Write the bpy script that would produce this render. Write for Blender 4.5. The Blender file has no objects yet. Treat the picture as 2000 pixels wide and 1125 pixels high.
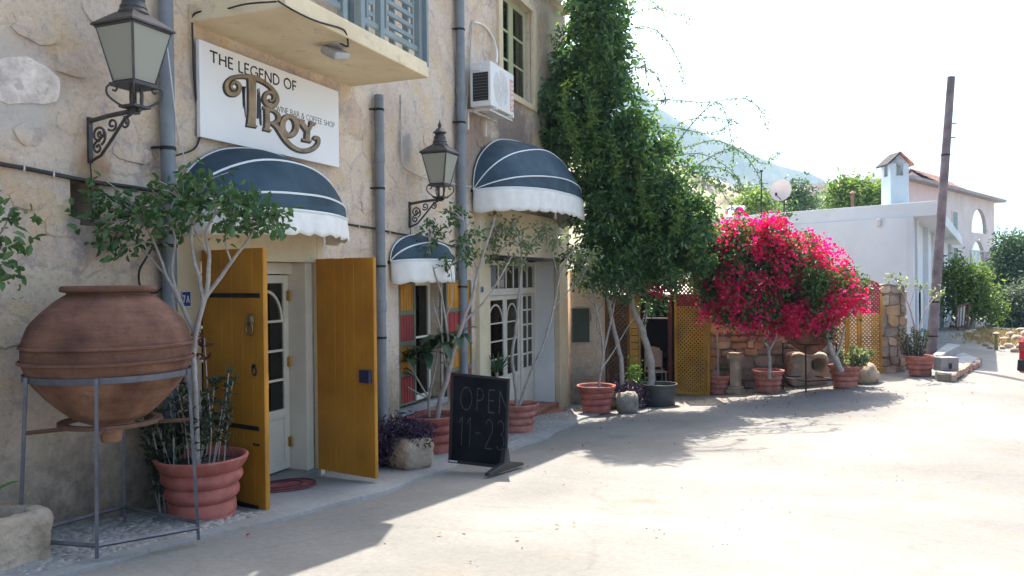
import bpy, bmesh, math, random
import numpy as np
from mathutils import Vector, Matrix, noise as mnoise
R = math.radians
rng = np.random.default_rng(7)
random.seed(7)
S = bpy.context.scene
COL = S.collection

# ------------------------------------------------------------------ camera
FPX, WPX, HPX = 1550.0, 2000.0, 1125.0
YAW, PITCH, ROLL = R(21.8), R(0.61), R(0.55)
CAMP = Vector((5.107, 0.0, 1.5))
_f0 = Vector((-math.sin(YAW), math.cos(YAW), 0)); _r0 = Vector((math.cos(YAW), math.sin(YAW), 0)); _u0 = Vector((0, 0, 1))
FWD = (_f0 * math.cos(PITCH) - _u0 * math.sin(PITCH)).normalized()
_u1 = (_u0 * math.cos(PITCH) + _f0 * math.sin(PITCH)).normalized()
RGT = (_r0 * math.cos(ROLL) - _u1 * math.sin(ROLL)).normalized()
UPV = (_u1 * math.cos(ROLL) + _r0 * math.sin(ROLL)).normalized()
cd = bpy.data.cameras.new('camera'); cam = bpy.data.objects.new('camera', cd); COL.objects.link(cam)
cd.sensor_width = 36; cd.lens = 36 * FPX / WPX; cd.clip_start = 0.05; cd.clip_end = 6000
mw = Matrix((RGT, UPV, -FWD)).transposed().to_4x4(); mw.translation = CAMP
cam.matrix_world = mw
S.camera = cam

# ------------------------------------------------------------------ world, sun, exposure
SUN_EL = R(57.5)
SUN_DIR = Vector((-math.sin(R(21.0)) * math.cos(SUN_EL), math.cos(R(21.0)) * math.cos(SUN_EL), math.sin(SUN_EL)))
world = bpy.data.worlds.new('World'); S.world = world; world.use_nodes = True
nt = world.node_tree; nt.nodes.clear()
wo = nt.nodes.new('ShaderNodeOutputWorld'); bg = nt.nodes.new('ShaderNodeBackground'); sky = nt.nodes.new('ShaderNodeTexSky')
sky.sky_type = 'NISHITA'; sky.sun_disc = False; sky.sun_elevation = SUN_EL
sky.sun_rotation = math.atan2(SUN_DIR.x, SUN_DIR.y)
sky.altitude = 0; sky.air_density = 1.0; sky.dust_density = 4.2; sky.ozone_density = 1.0
bg.inputs['Strength'].default_value = 0.105
nt.links.new(sky.outputs[0], bg.inputs[0]); nt.links.new(bg.outputs[0], wo.inputs[0])
sl = bpy.data.lights.new('sun', 'SUN'); sl.energy = 3.3; sl.angle = R(0.5); sl.color = (1.0, 0.94, 0.84)
so = bpy.data.objects.new('sun', sl); COL.objects.link(so)
so.rotation_euler = SUN_DIR.to_track_quat('Z', 'Y').to_euler(); so.location = (0, 0, 60)
S.view_settings.view_transform = 'Standard'; S.view_settings.look = 'None'; S.view_settings.gamma = 1
S.view_settings.use_curve_mapping = False
S.view_settings.exposure = 2.2
S.cycles.use_denoising = True
S.cycles.max_bounces = 6; S.cycles.diffuse_bounces = 4; S.cycles.transparent_max_bounces = 24; S.cycles.volume_bounces = 0
S.cycles.caustics_reflective = False; S.cycles.caustics_refractive = False

# ------------------------------------------------------------------ picture -> place helpers
def ray(px, py):
    return FWD + RGT * ((px - WPX / 2) / FPX) + UPV * ((HPX / 2 - py) / FPX)
def P(px, py, Z): return CAMP + ray(px, py) * Z
def W(px, py, x=0.0):
    d = ray(px, py); return CAMP + d * ((x - CAMP.x) / d.x)
def VP_(px, py, p0, dirv):
    n = Vector((-dirv[1], dirv[0], 0)); d = ray(px, py)
    return CAMP + d * ((Vector(p0) - CAMP).dot(n) / d.dot(n))
def G(x, y):
    w = np.interp(y, [-30, 0, 3.3, 4.2, 7, 11, 15.6, 20, 400], [1.6, 0.0, -.18, -.29, -.6, -.92, -1.17, -1.22, -1.22])
    c = np.interp(y, [0, 4, 8, 13, 16, 19, 30], [0, .01, .02, .05, .075, .09, .09])
    return w + c * np.clip(x, 0, 7)
def g(x, y): return float(G(x, y))
def GP(px, py):
    d = ray(px, py); t = 3.0
    for i in range(4000):
        p = CAMP + d * t
        if p.z <= g(p.x, p.y): break
        t += 0.01 + t * .0005
    return Vector((p.x, p.y, g(p.x, p.y)))
def depth(p): return (p - CAMP).dot(FWD)

# ------------------------------------------------------------------ materials
def nd(t, typ, **kw):
    n = t.nodes.new(typ)
    for k, v in kw.items():
        if k in n.inputs: n.inputs[k].default_value = v
        else: setattr(n, k, v)
    return n
def newmat(name):
    m = bpy.data.materials.new(name); m.use_nodes = True; t = m.node_tree
    return m, t, t.nodes['Principled BSDF'], t.nodes['Material Output']
def rgba(c): return (c[0], c[1], c[2], 1)
def M(name, c, rough=.75, var=.22, scale=5, bump=.25, bscale=40, metal=0, c2=None, wear=0, spec=.35, bdist=.01, wcol=None):
    m, t, b, o = newmat(name)
    b.inputs['Roughness'].default_value = rough; b.inputs['Metallic'].default_value = metal
    b.inputs['Specular IOR Level'].default_value = spec
    tc = nd(t, 'ShaderNodeTexCoord')
    n1 = nd(t, 'ShaderNodeTexNoise', Scale=scale, Detail=6.0, Roughness=.6); t.links.new(tc.outputs['Object'], n1.inputs['Vector'])
    cr = nd(t, 'ShaderNodeValToRGB'); e = cr.color_ramp
    lo = [x * (1 - var) for x in c]; hi = [min(1, x * (1 + var)) for x in (c2 or c)]
    e.elements[0].position = .3; e.elements[0].color = rgba(lo); e.elements[1].position = .7; e.elements[1].color = rgba(hi)
    t.links.new(n1.outputs[0], cr.inputs[0]); col = cr.outputs[0]
    if wear:
        n3 = nd(t, 'ShaderNodeTexNoise', Scale=scale * 3.7, Detail=8.0, Roughness=.7); t.links.new(tc.outputs['Object'], n3.inputs['Vector'])
        r3 = nd(t, 'ShaderNodeValToRGB'); r3.color_ramp.elements[0].position = .56; r3.color_ramp.elements[1].position = .66
        t.links.new(n3.outputs[0], r3.inputs[0])
        mx = nd(t, 'ShaderNodeMix', data_type='RGBA'); mx.inputs[7].default_value = rgba(wcol or [x * .45 + .04 for x in c])
        ml = nd(t, 'ShaderNodeMath', operation='MULTIPLY'); ml.inputs[1].default_value = wear
        t.links.new(r3.outputs[0], ml.inputs[0]); t.links.new(ml.outputs[0], mx.inputs[0]); t.links.new(col, mx.inputs[6]); col = mx.outputs[2]
    t.links.new(col, b.inputs['Base Color'])
    if bump:
        n2 = nd(t, 'ShaderNodeTexNoise', Scale=bscale, Detail=5.0); t.links.new(tc.outputs['Object'], n2.inputs['Vector'])
        bp = nd(t, 'ShaderNodeBump', Strength=bump, Distance=bdist); t.links.new(n2.outputs[0], bp.inputs['Height']); t.links.new(bp.outputs[0], b.inputs['Normal'])
    return m
def leafmat(name, cols, trans=.35, rough=.45):
    m, t, b, o = newmat(name)
    ge = nd(t, 'ShaderNodeNewGeometry'); cr = nd(t, 'ShaderNodeValToRGB'); e = cr.color_ramp
    while len(e.elements) < len(cols): e.elements.new(.5)
    for i, c in enumerate(cols): e.elements[i].position = i / max(1, len(cols) - 1); e.elements[i].color = rgba(c)
    t.links.new(ge.outputs['Random Per Island'], cr.inputs[0]); t.links.new(cr.outputs[0], b.inputs['Base Color'])
    b.inputs['Roughness'].default_value = rough; b.inputs['Specular IOR Level'].default_value = .4
    tr = nd(t, 'ShaderNodeBsdfTranslucent'); hs = nd(t, 'ShaderNodeHueSaturation', Saturation=1.15, Value=1.5)
    t.links.new(cr.outputs[0], hs.inputs['Color']); t.links.new(hs.outputs[0], tr.inputs[0])
    mx = nd(t, 'ShaderNodeMixShader'); mx.inputs[0].default_value = trans
    t.links.new(b.outputs[0], mx.inputs[1]); t.links.new(tr.outputs[0], mx.inputs[2]); t.links.new(mx.outputs[0], o.inputs[0])
    return m
def glassmat(name, tint=(.6, .63, .62), refl=.22):
    m, t, b, o = newmat(name)
    tr = nd(t, 'ShaderNodeBsdfTransparent'); tr.inputs[0].default_value = rgba(tint)
    gl = nd(t, 'ShaderNodeBsdfGlossy'); gl.inputs['Roughness'].default_value = .03
    lw = nd(t, 'ShaderNodeLayerWeight', Blend=.35); ad = nd(t, 'ShaderNodeMath', operation='ADD', use_clamp=True); ad.inputs[1].default_value = refl * .4
    t.links.new(lw.outputs['Fresnel'], ad.inputs[0])
    mx = nd(t, 'ShaderNodeMixShader'); t.links.new(ad.outputs[0], mx.inputs[0]); t.links.new(tr.outputs[0], mx.inputs[1]); t.links.new(gl.outputs[0], mx.inputs[2]); t.links.new(mx.outputs[0], o.inputs[0])
    return m

# ------------------------------------------------------------------ mesh helpers
class MB:
    def __init__(s): s.v = []; s.f = []
    def add(s, v, f):
        o = len(s.v); s.v += [tuple(p) for p in v]; s.f += [tuple(i + o for i in q) for q in f]; return s
    def box(s, c, sz, rot=None):
        h = [x / 2 for x in sz]; vs = []
        for a in (-1, 1):
            for b in (-1, 1):
                for d in (-1, 1):
                    p = Vector((a * h[0], b * h[1], d * h[2]))
                    if rot is not None: p = rot @ p
                    vs.append(p + Vector(c))
        return s.add(vs, [(0, 1, 3, 2), (4, 6, 7, 5), (0, 4, 5, 1), (2, 3, 7, 6), (0, 2, 6, 4), (1, 5, 7, 3)])
    def lohi(s, lo, hi): return s.box([(a + b) / 2 for a, b in zip(lo, hi)], [abs(b - a) for a, b in zip(lo, hi)])
    def tube(s, pts, r, n=8, caps=True):
        pts = [Vector(p) for p in pts]; k = len(pts)
        if k < 2: return s
        rs = r if isinstance(r, (list, tuple)) else [r] * k
        vs = []; prev = None
        for i, p in enumerate(pts):
            t = (pts[min(i + 1, k - 1)] - pts[max(i - 1, 0)])
            t = t.normalized() if t.length > 1e-9 else Vector((0, 0, 1))
            a = prev if prev is not None else (Vector((0, 0, 1)) if abs(t.z) < .9 else Vector((1, 0, 0)))
            u = (a - t * a.dot(t)); u = u.normalized() if u.length > 1e-6 else t.orthogonal().normalized()
            prev = u; w = t.cross(u)
            for j in range(n):
                an = 2 * math.pi * j / n; vs.append(p + (u * math.cos(an) + w * math.sin(an)) * rs[i])
        fs = []
        for i in range(k - 1):
            for j in range(n): fs.append((i * n + j, i * n + (j + 1) % n, (i + 1) * n + (j + 1) % n, (i + 1) * n + j))
        if caps: fs.append(tuple(range(n - 1, -1, -1))); fs.append(tuple((k - 1) * n + j for j in range(n)))
        return s.add(vs, fs)
    def lathe(s, prof, c=(0, 0, 0), n=32, wob=0, cap=True):
        vs = []; fs = []; k = len(prof); c = Vector(c)
        for i, (r, z) in enumerate(prof):
            for j in range(n):
                a = 2 * math.pi * j / n
                q = r * (1 + (wob * mnoise.noise(Vector((math.cos(a) * 1.3, math.sin(a) * 1.3, z * 2.5))) if wob else 0))
                vs.append(c + Vector((q * math.cos(a), q * math.sin(a), z)))
        for i in range(k - 1):
            for j in range(n): fs.append((i * n + j, i * n + (j + 1) % n, (i + 1) * n + (j + 1) % n, (i + 1) * n + j))
        if cap:
            fs.append(tuple(range(n - 1, -1, -1))); fs.append(tuple((k - 1) * n + j for j in range(n)))
        return s.add(vs, fs)
    def prism(s, poly, vec):
        n = len(poly); a = [Vector(p) for p in poly]; v = Vector(vec)
        return s.add(a + [p + v for p in a], [tuple(range(n - 1, -1, -1)), tuple(range(n, 2 * n))] + [(i, (i + 1) % n, n + (i + 1) % n, n + i) for i in range(n)])
    def ribbon(s, pts, ws, mp, h0, h1):
        pts = [Vector((p[0], p[1])) for p in pts]; k = len(pts); top = []; bot = []
        for i, p in enumerate(pts):
            t = pts[min(i + 1, k - 1)] - pts[max(i - 1, 0)]; t = t.normalized() if t.length > 0 else Vector((1, 0)); nn = Vector((-t.y, t.x)) * ws[i] / 2
            for q in (p + nn, p - nn): top.append(mp(q.x, q.y, h1)); bot.append(mp(q.x, q.y, h0))
        o = len(top); fs = []
        for i in range(k - 1):
            a, b, c, d = 2 * i, 2 * i + 1, 2 * i + 3, 2 * i + 2
            fs += [(a, b, c, d), (a + o, a, d, d + o), (b, b + o, c + o, c)]
        fs += [(0, o, o + 1, 1), (2 * k - 2, 2 * k - 1, o + 2 * k - 1, o + 2 * k - 2)]
        return s.add(top + bot, fs)
    def build(s, name, mat, parent=None, smooth=0, local=False, bevel=0, bseg=2):
        me = bpy.data.meshes.new(name); me.from_pydata(s.v, [], s.f)
        bm = bmesh.new(); bm.from_mesh(me); bmesh.ops.recalc_face_normals(bm, faces=bm.faces[:]); bm.to_mesh(me); bm.free()
        return link(name, me, mat, parent, smooth, local, bevel, bseg)
def link(name, me, mat, parent=None, smooth=0, local=False, bevel=0, bseg=2):
    if mat is not None and len(me.materials) == 0: me.materials.append(mat)
    if smooth:
        me.shade_smooth(); me.set_sharp_from_angle(angle=R(smooth))
    o = bpy.data.objects.new(name, me); COL.objects.link(o)
    if parent is not None:
        o.parent = parent
        if not local and parent.type == 'EMPTY': o.matrix_parent_inverse = Matrix.Translation(-parent.location)
    if bevel:
        m = o.modifiers.new('edge', 'BEVEL'); m.width = bevel; m.segments = bseg; m.limit_method = 'ANGLE'; m.angle_limit = R(40)
    return o
def tag(o, label=None, cat=None, group=None, kind=None):
    for k, v in (('label', label), ('category', cat), ('group', group), ('kind', kind)):
        if v: o[k] = v
    return o
def thing(name, label, cat, loc=(0, 0, 0), rotz=0, group=None):
    o = bpy.data.objects.new(name, None); COL.objects.link(o); o.location = loc; o.rotation_euler = (0, 0, rotz); o.empty_display_size = .1
    return tag(o, label, cat, group)
def copy_tree(root, loc, rotz=0, label=None, scale=None):
    def rec(o, par):
        c = o.copy(); COL.objects.link(c)
        if par is not None: c.parent = par
        for ch in list(o.children): rec(ch, c)
        return c
    r = rec(root, None); r.location = loc; r.rotation_euler = (0, 0, rotz)
    if scale: r.scale = (scale,) * 3 if not isinstance(scale, tuple) else scale
    if label: r['label'] = label
    return r
def spline(pts, n=6):
    pts = [Vector(p) for p in pts]
    if len(pts) < 3: return pts
    out = []
    for i in range(len(pts) - 1):
        p0 = pts[max(i - 1, 0)]; p1 = pts[i]; p2 = pts[i + 1]; p3 = pts[min(i + 2, len(pts) - 1)]
        for k in range(n):
            t = k / n; out.append(.5 * ((2 * p1) + (p2 - p0) * t + (2 * p0 - 5 * p1 + 4 * p2 - p3) * t * t + (3 * p1 - p0 - 3 * p2 + p3) * t ** 3))
    out.append(pts[-1]); return out
def grid_mesh(name, X, Y, Z):
    ny, nx = X.shape; me = bpy.data.meshes.new(name)
    co = np.stack([X, Y, Z], -1).reshape(-1, 3)
    i = np.arange(ny - 1)[:, None] * nx + np.arange(nx - 1)[None]; q = np.stack([i, i + 1, i + nx + 1, i + nx], -1).reshape(-1, 4)
    return np_mesh(name, co, q)
def np_mesh(name, co, q, keep=None):
    me = bpy.data.meshes.new(name); n = len(q); k = q.shape[1]
    me.vertices.add(len(co)); me.vertices.foreach_set('co', np.ascontiguousarray(co, dtype=np.float32).ravel())
    me.loops.add(n * k); me.loops.foreach_set('vertex_index', np.ascontiguousarray(q, dtype=np.int32).ravel())
    me.polygons.add(n); me.polygons.foreach_set('loop_start', np.arange(n, dtype=np.int32) * k)
    me.update(calc_edges=True); me.validate(); return me
def leaves_mesh(name, pts, L, asp=.45, up=.3, out=None, droop=.15, fold=.18, aim=None):
    """one oval leaf, folded on its midrib, at every point"""
    n = len(pts); L = np.broadcast_to(np.asarray(L, float), (n,)) * rng.uniform(.7, 1.25, n)
    d = rng.normal(size=(n, 3)); d /= np.linalg.norm(d, axis=1)[:, None]
    if out is not None: d = d + out
    if aim is not None: d = d * .5 + np.asarray(aim)
    d[:, 2] -= droop; d /= np.linalg.norm(d, axis=1)[:, None]
    nn = rng.normal(size=(n, 3)); nn[:, 2] = np.abs(nn[:, 2]) + up; nn -= d * (nn * d).sum(1)[:, None]; nn /= np.linalg.norm(nn, axis=1)[:, None] + 1e-9
    s = np.cross(d, nn); w = L * asp * .5
    a1 = pts + d * (L * .28)[:, None]; a2 = pts + d * (L * .68)[:, None]; up_ = nn * (L * fold)[:, None]; w1 = s * (w * .92)[:, None]; w2 = s * (w * .86)[:, None]
    co = np.stack([pts, a1 + w1 + up_ * .9, a2 + w2 + up_ * .8, pts + d * L[:, None] - nn * (L * .06)[:, None], a2 - w2 + up_ * .8, a1 - w1 + up_ * .9], 1).reshape(-1, 3)
    b = np.arange(n)[:, None] * 6
    q = np.concatenate([b + np.array([[0, 1, 2, 3]]), b + np.array([[0, 3, 4, 5]])], 0)
    return np_mesh(name, co, q)
def blob_pts(blobs, dens, clump=.12, per=14, shell=.5, seed=1):
    """points in clumps through ellipsoids; blobs = [(centre, (right, depth, up) radii)]"""
    rg = np.random.default_rng(seed); out = []; nr = []
    A = np.array([RGT, FWD, (0, 0, 1)])
    for c, r in blobs:
        r = np.array(r); k = max(6, int(4.5 * dens * (r[0] * r[1] * r[2]) ** (2 / 3)))
        d = rg.normal(size=(k, 3)); d /= np.linalg.norm(d, axis=1)[:, None]
        rad = 1 - shell * rg.random(k) ** 1.6
        cc = (d * rad[:, None] * r) @ A + np.array(c)
        dd = d @ A
        pp = np.repeat(cc, per, 0) + rg.normal(size=(k * per, 3)) * clump
        out.append(pp); nr.append(np.repeat(dd, per, 0))
    return np.concatenate(out), np.concatenate(nr)
def speckle(p, nr, scale, thr, seed=0):
    k = np.array([mnoise.noise(Vector(q) * scale + Vector((seed, 0, 0))) > thr for q in p]); return p[k], nr[k]
def PB(px, py, Z, rx, ry, rz=None):
    s = Z / FPX; return (P(px, py, Z), (rx * s, rz if rz else (rx + ry) * .5 * s, ry * s))
# single-stroke capitals, height 1
def arc(cx, cy, rx, ry, a0, a1, n=14): return [(cx + rx * math.cos(R(a0 + (a1 - a0) * i / n)), cy + ry * math.sin(R(a0 + (a1 - a0) * i / n))) for i in range(n + 1)]
GL = {
 'T': (.72, [[(0, 1), (.72, 1)], [(.36, 1), (.36, 0)]]), 'H': (.74, [[(.06, 1), (.06, 0)], [(.68, 1), (.68, 0)], [(.06, .52), (.68, .52)]]),
 'E': (.5, [[(.06, 1), (.06, 0)], [(.06, 1), (.5, 1)], [(.06, .52), (.44, .52)], [(.06, 0), (.5, 0)]]), 'L': (.48, [[(.06, 1), (.06, 0), ], [(.06, 0), (.48, 0)]]),
 'G': (.8, [arc(.46, .5, .42, .5, 50, 320), [(.8, .45), (.8, .08)], [(.55, .45), (.8, .45)]]), 'N': (.8, [[(.06, 0), (.06, 1)], [(.06, 1), (.74, 0)], [(.74, 0), (.74, 1)]]),
 'D': (.76, [[(.06, 0), (.06, 1)], [(.06, 1), (.25, 1)] + arc(.25, .5, .48, .5, 90, -90) + [(.06, 0)]]), 'O': (.9, [arc(.45, .5, .42, .5, 90, 450, 24)]),
 'F': (.5, [[(.06, 1), (.06, 0)], [(.06, 1), (.5, 1)], [(.06, .52), (.44, .52)]]), 'W': (1.05, [[(0, 1), (.27, 0)], [(.27, 0), (.52, .9)], [(.52, .9), (.78, 0)], [(.78, 0), (1.05, 1)]]),
 'I': (.14, [[(.07, 1), (.07, 0)]]), 'B': (.58, [[(.06, 0), (.06, 1)], [(.06, 1), (.25, 1)] + arc(.25, .77, .24, .23, 90, -90) + [(.06, .54)], [(.06, .54), (.28, .54)] + arc(.28, .27, .27, .27, 90, -90) + [(.06, 0)]]),
 'A': (.8, [[(0, 0), (.4, 1)], [(.4, 1), (.8, 0)], [(.16, .36), (.64, .36)]]), 'R': (.64, [[(.06, 0), (.06, 1)], [(.06, 1), (.27, 1)] + arc(.27, .75, .26, .25, 90, -90) + [(.06, .5)], [(.25, .5), (.64, 0)]]),
 '&': (.75, [[(.75, .45), (.55, .1)] + arc(.3, .25, .26, .25, -40, -240, 10) + [(.5, .7)] + arc(.35, .82, .17, .18, -10, 230, 10) + [(.7, 0)]]), 'C': (.74, [arc(.46, .5, .42, .5, 50, 310)]),
 'S': (.52, [arc(.27, .75, .21, .24, 40, 270, 10) + arc(.27, .26, .22, .25, 90, -140, 10)]), 'P': (.56, [[(.06, 0), (.06, 1)], [(.06, 1), (.25, 1)] + arc(.25, .74, .27, .26, 90, -90) + [(.06, .48)]]),
 'V': (.78, [[(0, 1), (.39, 0)], [(.39, 0), (.78, 1)]]), '7': (.6, [[(0, 1), (.6, 1)], [(.6, 1), (.2, 0)]]), '1': (.34, [[(.0, .78), (.26, 1)], [(.26, 1), (.26, 0)]]), '-': (.5, [[(.05, .5), (.45, .5)]]),
 '2': (.62, [arc(.3, .72, .28, .28, 160, -30, 10) + [(.02, 0)], [(.02, 0), (.62, 0)]]), '3': (.58, [arc(.27, .76, .25, .24, 150, -80, 10), arc(.27, .27, .29, .27, 90, -150, 12)]),
}
def text_width(t, gap=.16, space=.42): return sum((GL[c][0] + gap) if c != ' ' else space for c in t) - gap
def write(mb, t, mp, u0, v0, h, wscale, lw, h0, h1, gap=.16, space=.42, flare=.35):
    u = u0
    for c in t:
        if c == ' ': u += space * h * wscale; continue
        w, st = GL[c]
        for s in st:
            n = len(s); ws = [lw * (1 + flare * abs(2 * i / (n - 1) - 1) ** 2) for i in range(n)]
            if n == 2: s = [s[0], ((s[0][0] + s[1][0]) / 2, (s[0][1] + s[1][1]) / 2), s[1]]; ws = [ws[0], lw, ws[1]]
            mb.ribbon([(u + a * h * wscale, v0 + b * h) for a, b in s], ws, mp, h0, h1)
        u += (w + gap) * h * wscale
    return mb

def write_parts(t, mp, u0, v0, h, wscale, lw, h0, h1, mat, parent, name='letter', gap=.16, space=.42, flare=.35):
    """every character an object of its own"""
    u = u0
    for c in t:
        if c == ' ': u += space * h * wscale; continue
        m = MB(); write(m, c, mp, u, v0, h, wscale, lw, h0, h1, gap, space, flare); m.build(name, mat, parent); u += (GL[c][0] + gap) * h * wscale
# ------------------------------------------------------------------ the setting
def mat_ground(name, base, dark, scale=.35, dirt=(.33, .27, .2)):
    m, t, b, o = newmat(name); tc = nd(t, 'ShaderNodeTexCoord'); L = t.links.new
    n1 = nd(t, 'ShaderNodeTexNoise', Scale=scale, Detail=9.0, Roughness=.62); L(tc.outputs['Object'], n1.inputs['Vector'])
    r1 = nd(t, 'ShaderNodeValToRGB'); r1.color_ramp.elements[0].position = .36; r1.color_ramp.elements[0].color = rgba(dark); r1.color_ramp.elements[1].position = .62; r1.color_ramp.elements[1].color = rgba(base); L(n1.outputs[0], r1.inputs[0])
    n2 = nd(t, 'ShaderNodeTexNoise', Scale=1.1, Detail=10.0, Roughness=.7); L(tc.outputs['Object'], n2.inputs['Vector'])
    r2 = nd(t, 'ShaderNodeValToRGB'); r2.color_ramp.elements[0].position = .57; r2.color_ramp.elements[1].position = .7; L(n2.outputs[0], r2.inputs[0])
    x1 = nd(t, 'ShaderNodeMix', data_type='RGBA'); L(r2.outputs[0], x1.inputs[0]); L(r1.outputs[0], x1.inputs[6]); x1.inputs[7].default_value = rgba(dirt)
    # cracks and patches
    vo = nd(t, 'ShaderNodeTexVoronoi', feature='DISTANCE_TO_EDGE', Scale=.42); n4 = nd(t, 'ShaderNodeTexNoise', Scale=2.2, Detail=6.0)
    ad = nd(t, 'ShaderNodeVectorMath', operation='ADD'); sc = nd(t, 'ShaderNodeVectorMath', operation='SCALE'); sc.inputs['Scale'].default_value = .6
    L(tc.outputs['Object'], n4.inputs['Vector']); L(n4.outputs['Color'], sc.inputs[0]); L(tc.outputs['Object'], ad.inputs[0]); L(sc.outputs[0], ad.inputs[1]); L(ad.outputs[0], vo.inputs['Vector'])
    r5 = nd(t, 'ShaderNodeValToRGB'); r5.color_ramp.elements[0].position = .0; r5.color_ramp.elements[0].color = (.72, .72, .72, 1); r5.color_ramp.elements[1].position = .012; L(vo.outputs['Distance'], r5.inputs[0])
    x2 = nd(t, 'ShaderNodeMix', data_type='RGBA', blend_type='MULTIPLY'); x2.inputs[0].default_value = .45; L(x1.outputs[2], x2.inputs[6]); L(r5.outputs[0], x2.inputs[7])
    n6 = nd(t, 'ShaderNodeTexNoise', Scale=22, Detail=8.0, Roughness=.75); L(tc.outputs['Object'], n6.inputs['Vector'])
    r6 = nd(t, 'ShaderNodeValToRGB'); r6.color_ramp.elements[0].position = .3; r6.color_ramp.elements[0].color = (.78, .77, .75, 1); r6.color_ramp.elements[1].position = .6; L(n6.outputs[0], r6.inputs[0])
    x3 = nd(t, 'ShaderNodeMix', data_type='RGBA', blend_type='MULTIPLY'); x3.inputs[0].default_value = 1; L(x2.outputs[2], x3.inputs[6]); L(r6.outputs[0], x3.inputs[7])
    L(x3.outputs[2], b.inputs['Base Color']); b.inputs['Roughness'].default_value = .88; b.inputs['Specular IOR Level'].default_value = .25
    n3 = nd(t, 'ShaderNodeTexNoise', Scale=90, Detail=6.0); L(tc.outputs['Object'], n3.inputs['Vector'])
    bp = nd(t, 'ShaderNodeBump', Strength=.35, Distance=.01); L(n3.outputs[0], bp.inputs['Height']); L(bp.outputs[0], b.inputs['Normal'])
    return m
m_road = mat_ground('road_concrete', (.25, .238, .217), (.17, .163, .15), dirt=(.20, .17, .135))
m_pave = mat_ground('pavement_concrete', (.30, .30, .29), (.22, .22, .215), .8, (.24, .215, .18))
m_earth = M('dry_earth', (.30, .235, .16), .95, .35, .4, .5, 8, c2=(.36, .3, .2))

xs = np.unique(np.concatenate([np.linspace(-40, -2, 12), np.linspace(-2, 14, 65), np.linspace(14, 60, 30)]))
ys = np.unique(np.concatenate([np.linspace(-25, 0, 26), np.linspace(0, 40, 121), np.linspace(40, 90, 20)]))
X, Y = np.meshgrid(xs, ys); Zr = G(X, Y) + .012 * np.sin(X * 1.7 + Y * .6) * np.sin(Y * 1.1)
Zr = np.where(X < 0, Zr - .25, Zr)
ro = link('road', grid_mesh('road', X, Y, Zr), m_road, smooth=60); tag(ro, kind='structure')
xs = np.concatenate([-np.geomspace(2500, 45, 16), np.linspace(-40, 60, 12), np.geomspace(65, 2500, 16)])
ys = np.concatenate([-np.geomspace(2500, 30, 14), np.linspace(-25, 90, 12), np.geomspace(95, 3000, 18)])
X, Y = np.meshgrid(xs, ys); tag(link('ground', grid_mesh('ground', X, Y, np.minimum(G(X, Y), .3) - .6), m_earth, smooth=60), kind='structure')

def pave_edge(y): return 1.1 + .05 * np.sin(y * 1.3) + .03 * np.sin(y * 4.1)
yy = np.linspace(-3, 15.85, 160); f = np.linspace(0, 1, 12)
X = np.concatenate([pave_edge(yy)[:, None] * f[None], pave_edge(yy)[:, None] + .02], 1); Y = np.repeat(yy[:, None], 13, 1)
Z = G(X, Y) + .035 + .006 * np.sin(X * 5 + Y * 2.3) * np.sin(Y * 3.1 + X); Z[:, -1] -= .09; Z[:, -2] -= .008
tag(link('pavement', grid_mesh('pavement', X, Y, Z), m_pave, smooth=50), kind='structure')
# pebbles set in the pavement
def pebbles(name, region, n, rr, mat, lift=.0, parent=None):
    mb = MB(); hx = [(math.cos(a * math.pi / 3), math.sin(a * math.pi / 3)) for a in range(6)]
    for i in range(n):
        x, y = region(); r = random.uniform(*rr); a = random.random() * 6; z = g(x, y) + .035 + lift; e = random.uniform(.6, 1)
        ca, sa = math.cos(a), math.sin(a)
        vs = [(x + (u * ca - v * e * sa) * r, y + (u * sa + v * e * ca) * r, z - .004) for u, v in hx] + [(x + (u * ca - v * e * sa) * r * .6, y + (u * sa + v * e * ca) * r * .6, z + r * .22) for u, v in hx]
        mb.add(vs, [(j, (j + 1) % 6, 6 + (j + 1) % 6, 6 + j) for j in range(6)] + [tuple(range(6, 12))])
    o = mb.build(name, mat, parent, smooth=80); tag(o, kind='stuff'); return o
m_pebble = leafmat('pebble', [(.16, .15, .14), (.3, .29, .27), (.24, .22, .2), (.38, .36, .33)], 0, .8)
pebbles('pebbles', lambda: (random.uniform(.06, .95), random.choice([random.uniform(2.2, 5.1), random.uniform(9.7, 15.3)])), 3600, (.018, .042), m_pebble)
m_grit = leafmat('grit', [(.2, .17, .13), (.34, .31, .27), (.27, .22, .17), (.2, .18, .15)], 0, .9)
def grit_spot():
    while True:
        x, y = random.uniform(1.2, 9), random.uniform(2.5, 22)
        if abs(mnoise.noise(Vector((x * .7, y * .5, 3)))) < .12: return x, y
pebbles('grit', grit_spot, 420, (.004, .012), m_grit, -.03)

# far land: a rocky slope behind the house and the big mountain
def slope(name, ridge, back, mat, n=60, rough=.1, foot=80):
    """ridge = picture points with their distance; the land falls from the ridge towards the street and away behind it"""
    pts = spline([P(a, b, d) for a, b, d in ridge], 14); k = len(pts); rows = []
    for j in range(n):
        t = j / (n - 1) * 2 - 1
        row = []
        for i, p in enumerate(pts):
            h = p.z + 3; d = Vector((p.x - CAMP.x, p.y - CAMP.y, 0)).normalized()
            q = p + d * (t * back if t > 0 else t * foot); z = -3 + h * (1 - abs(t)) ** .9
            z += h * rough * (1 - abs(t) * .6) * (mnoise.fractal(Vector((q.x, q.y, z)) * (6 / (h + 20)), 1, 2, 6)) * (min(1, abs(t) * 8))
            row.append((q.x, q.y, z))
        rows.append(row)
    A = np.array(rows); return tag(link(name, grid_mesh(name, A[..., 0], A[..., 1], A[..., 2]), mat, smooth=80), kind='structure')
m_mount = M('mountain_rock', (.045, .06, .055), .95, .3, .01, 0, c2=(.07, .075, .065))
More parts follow.
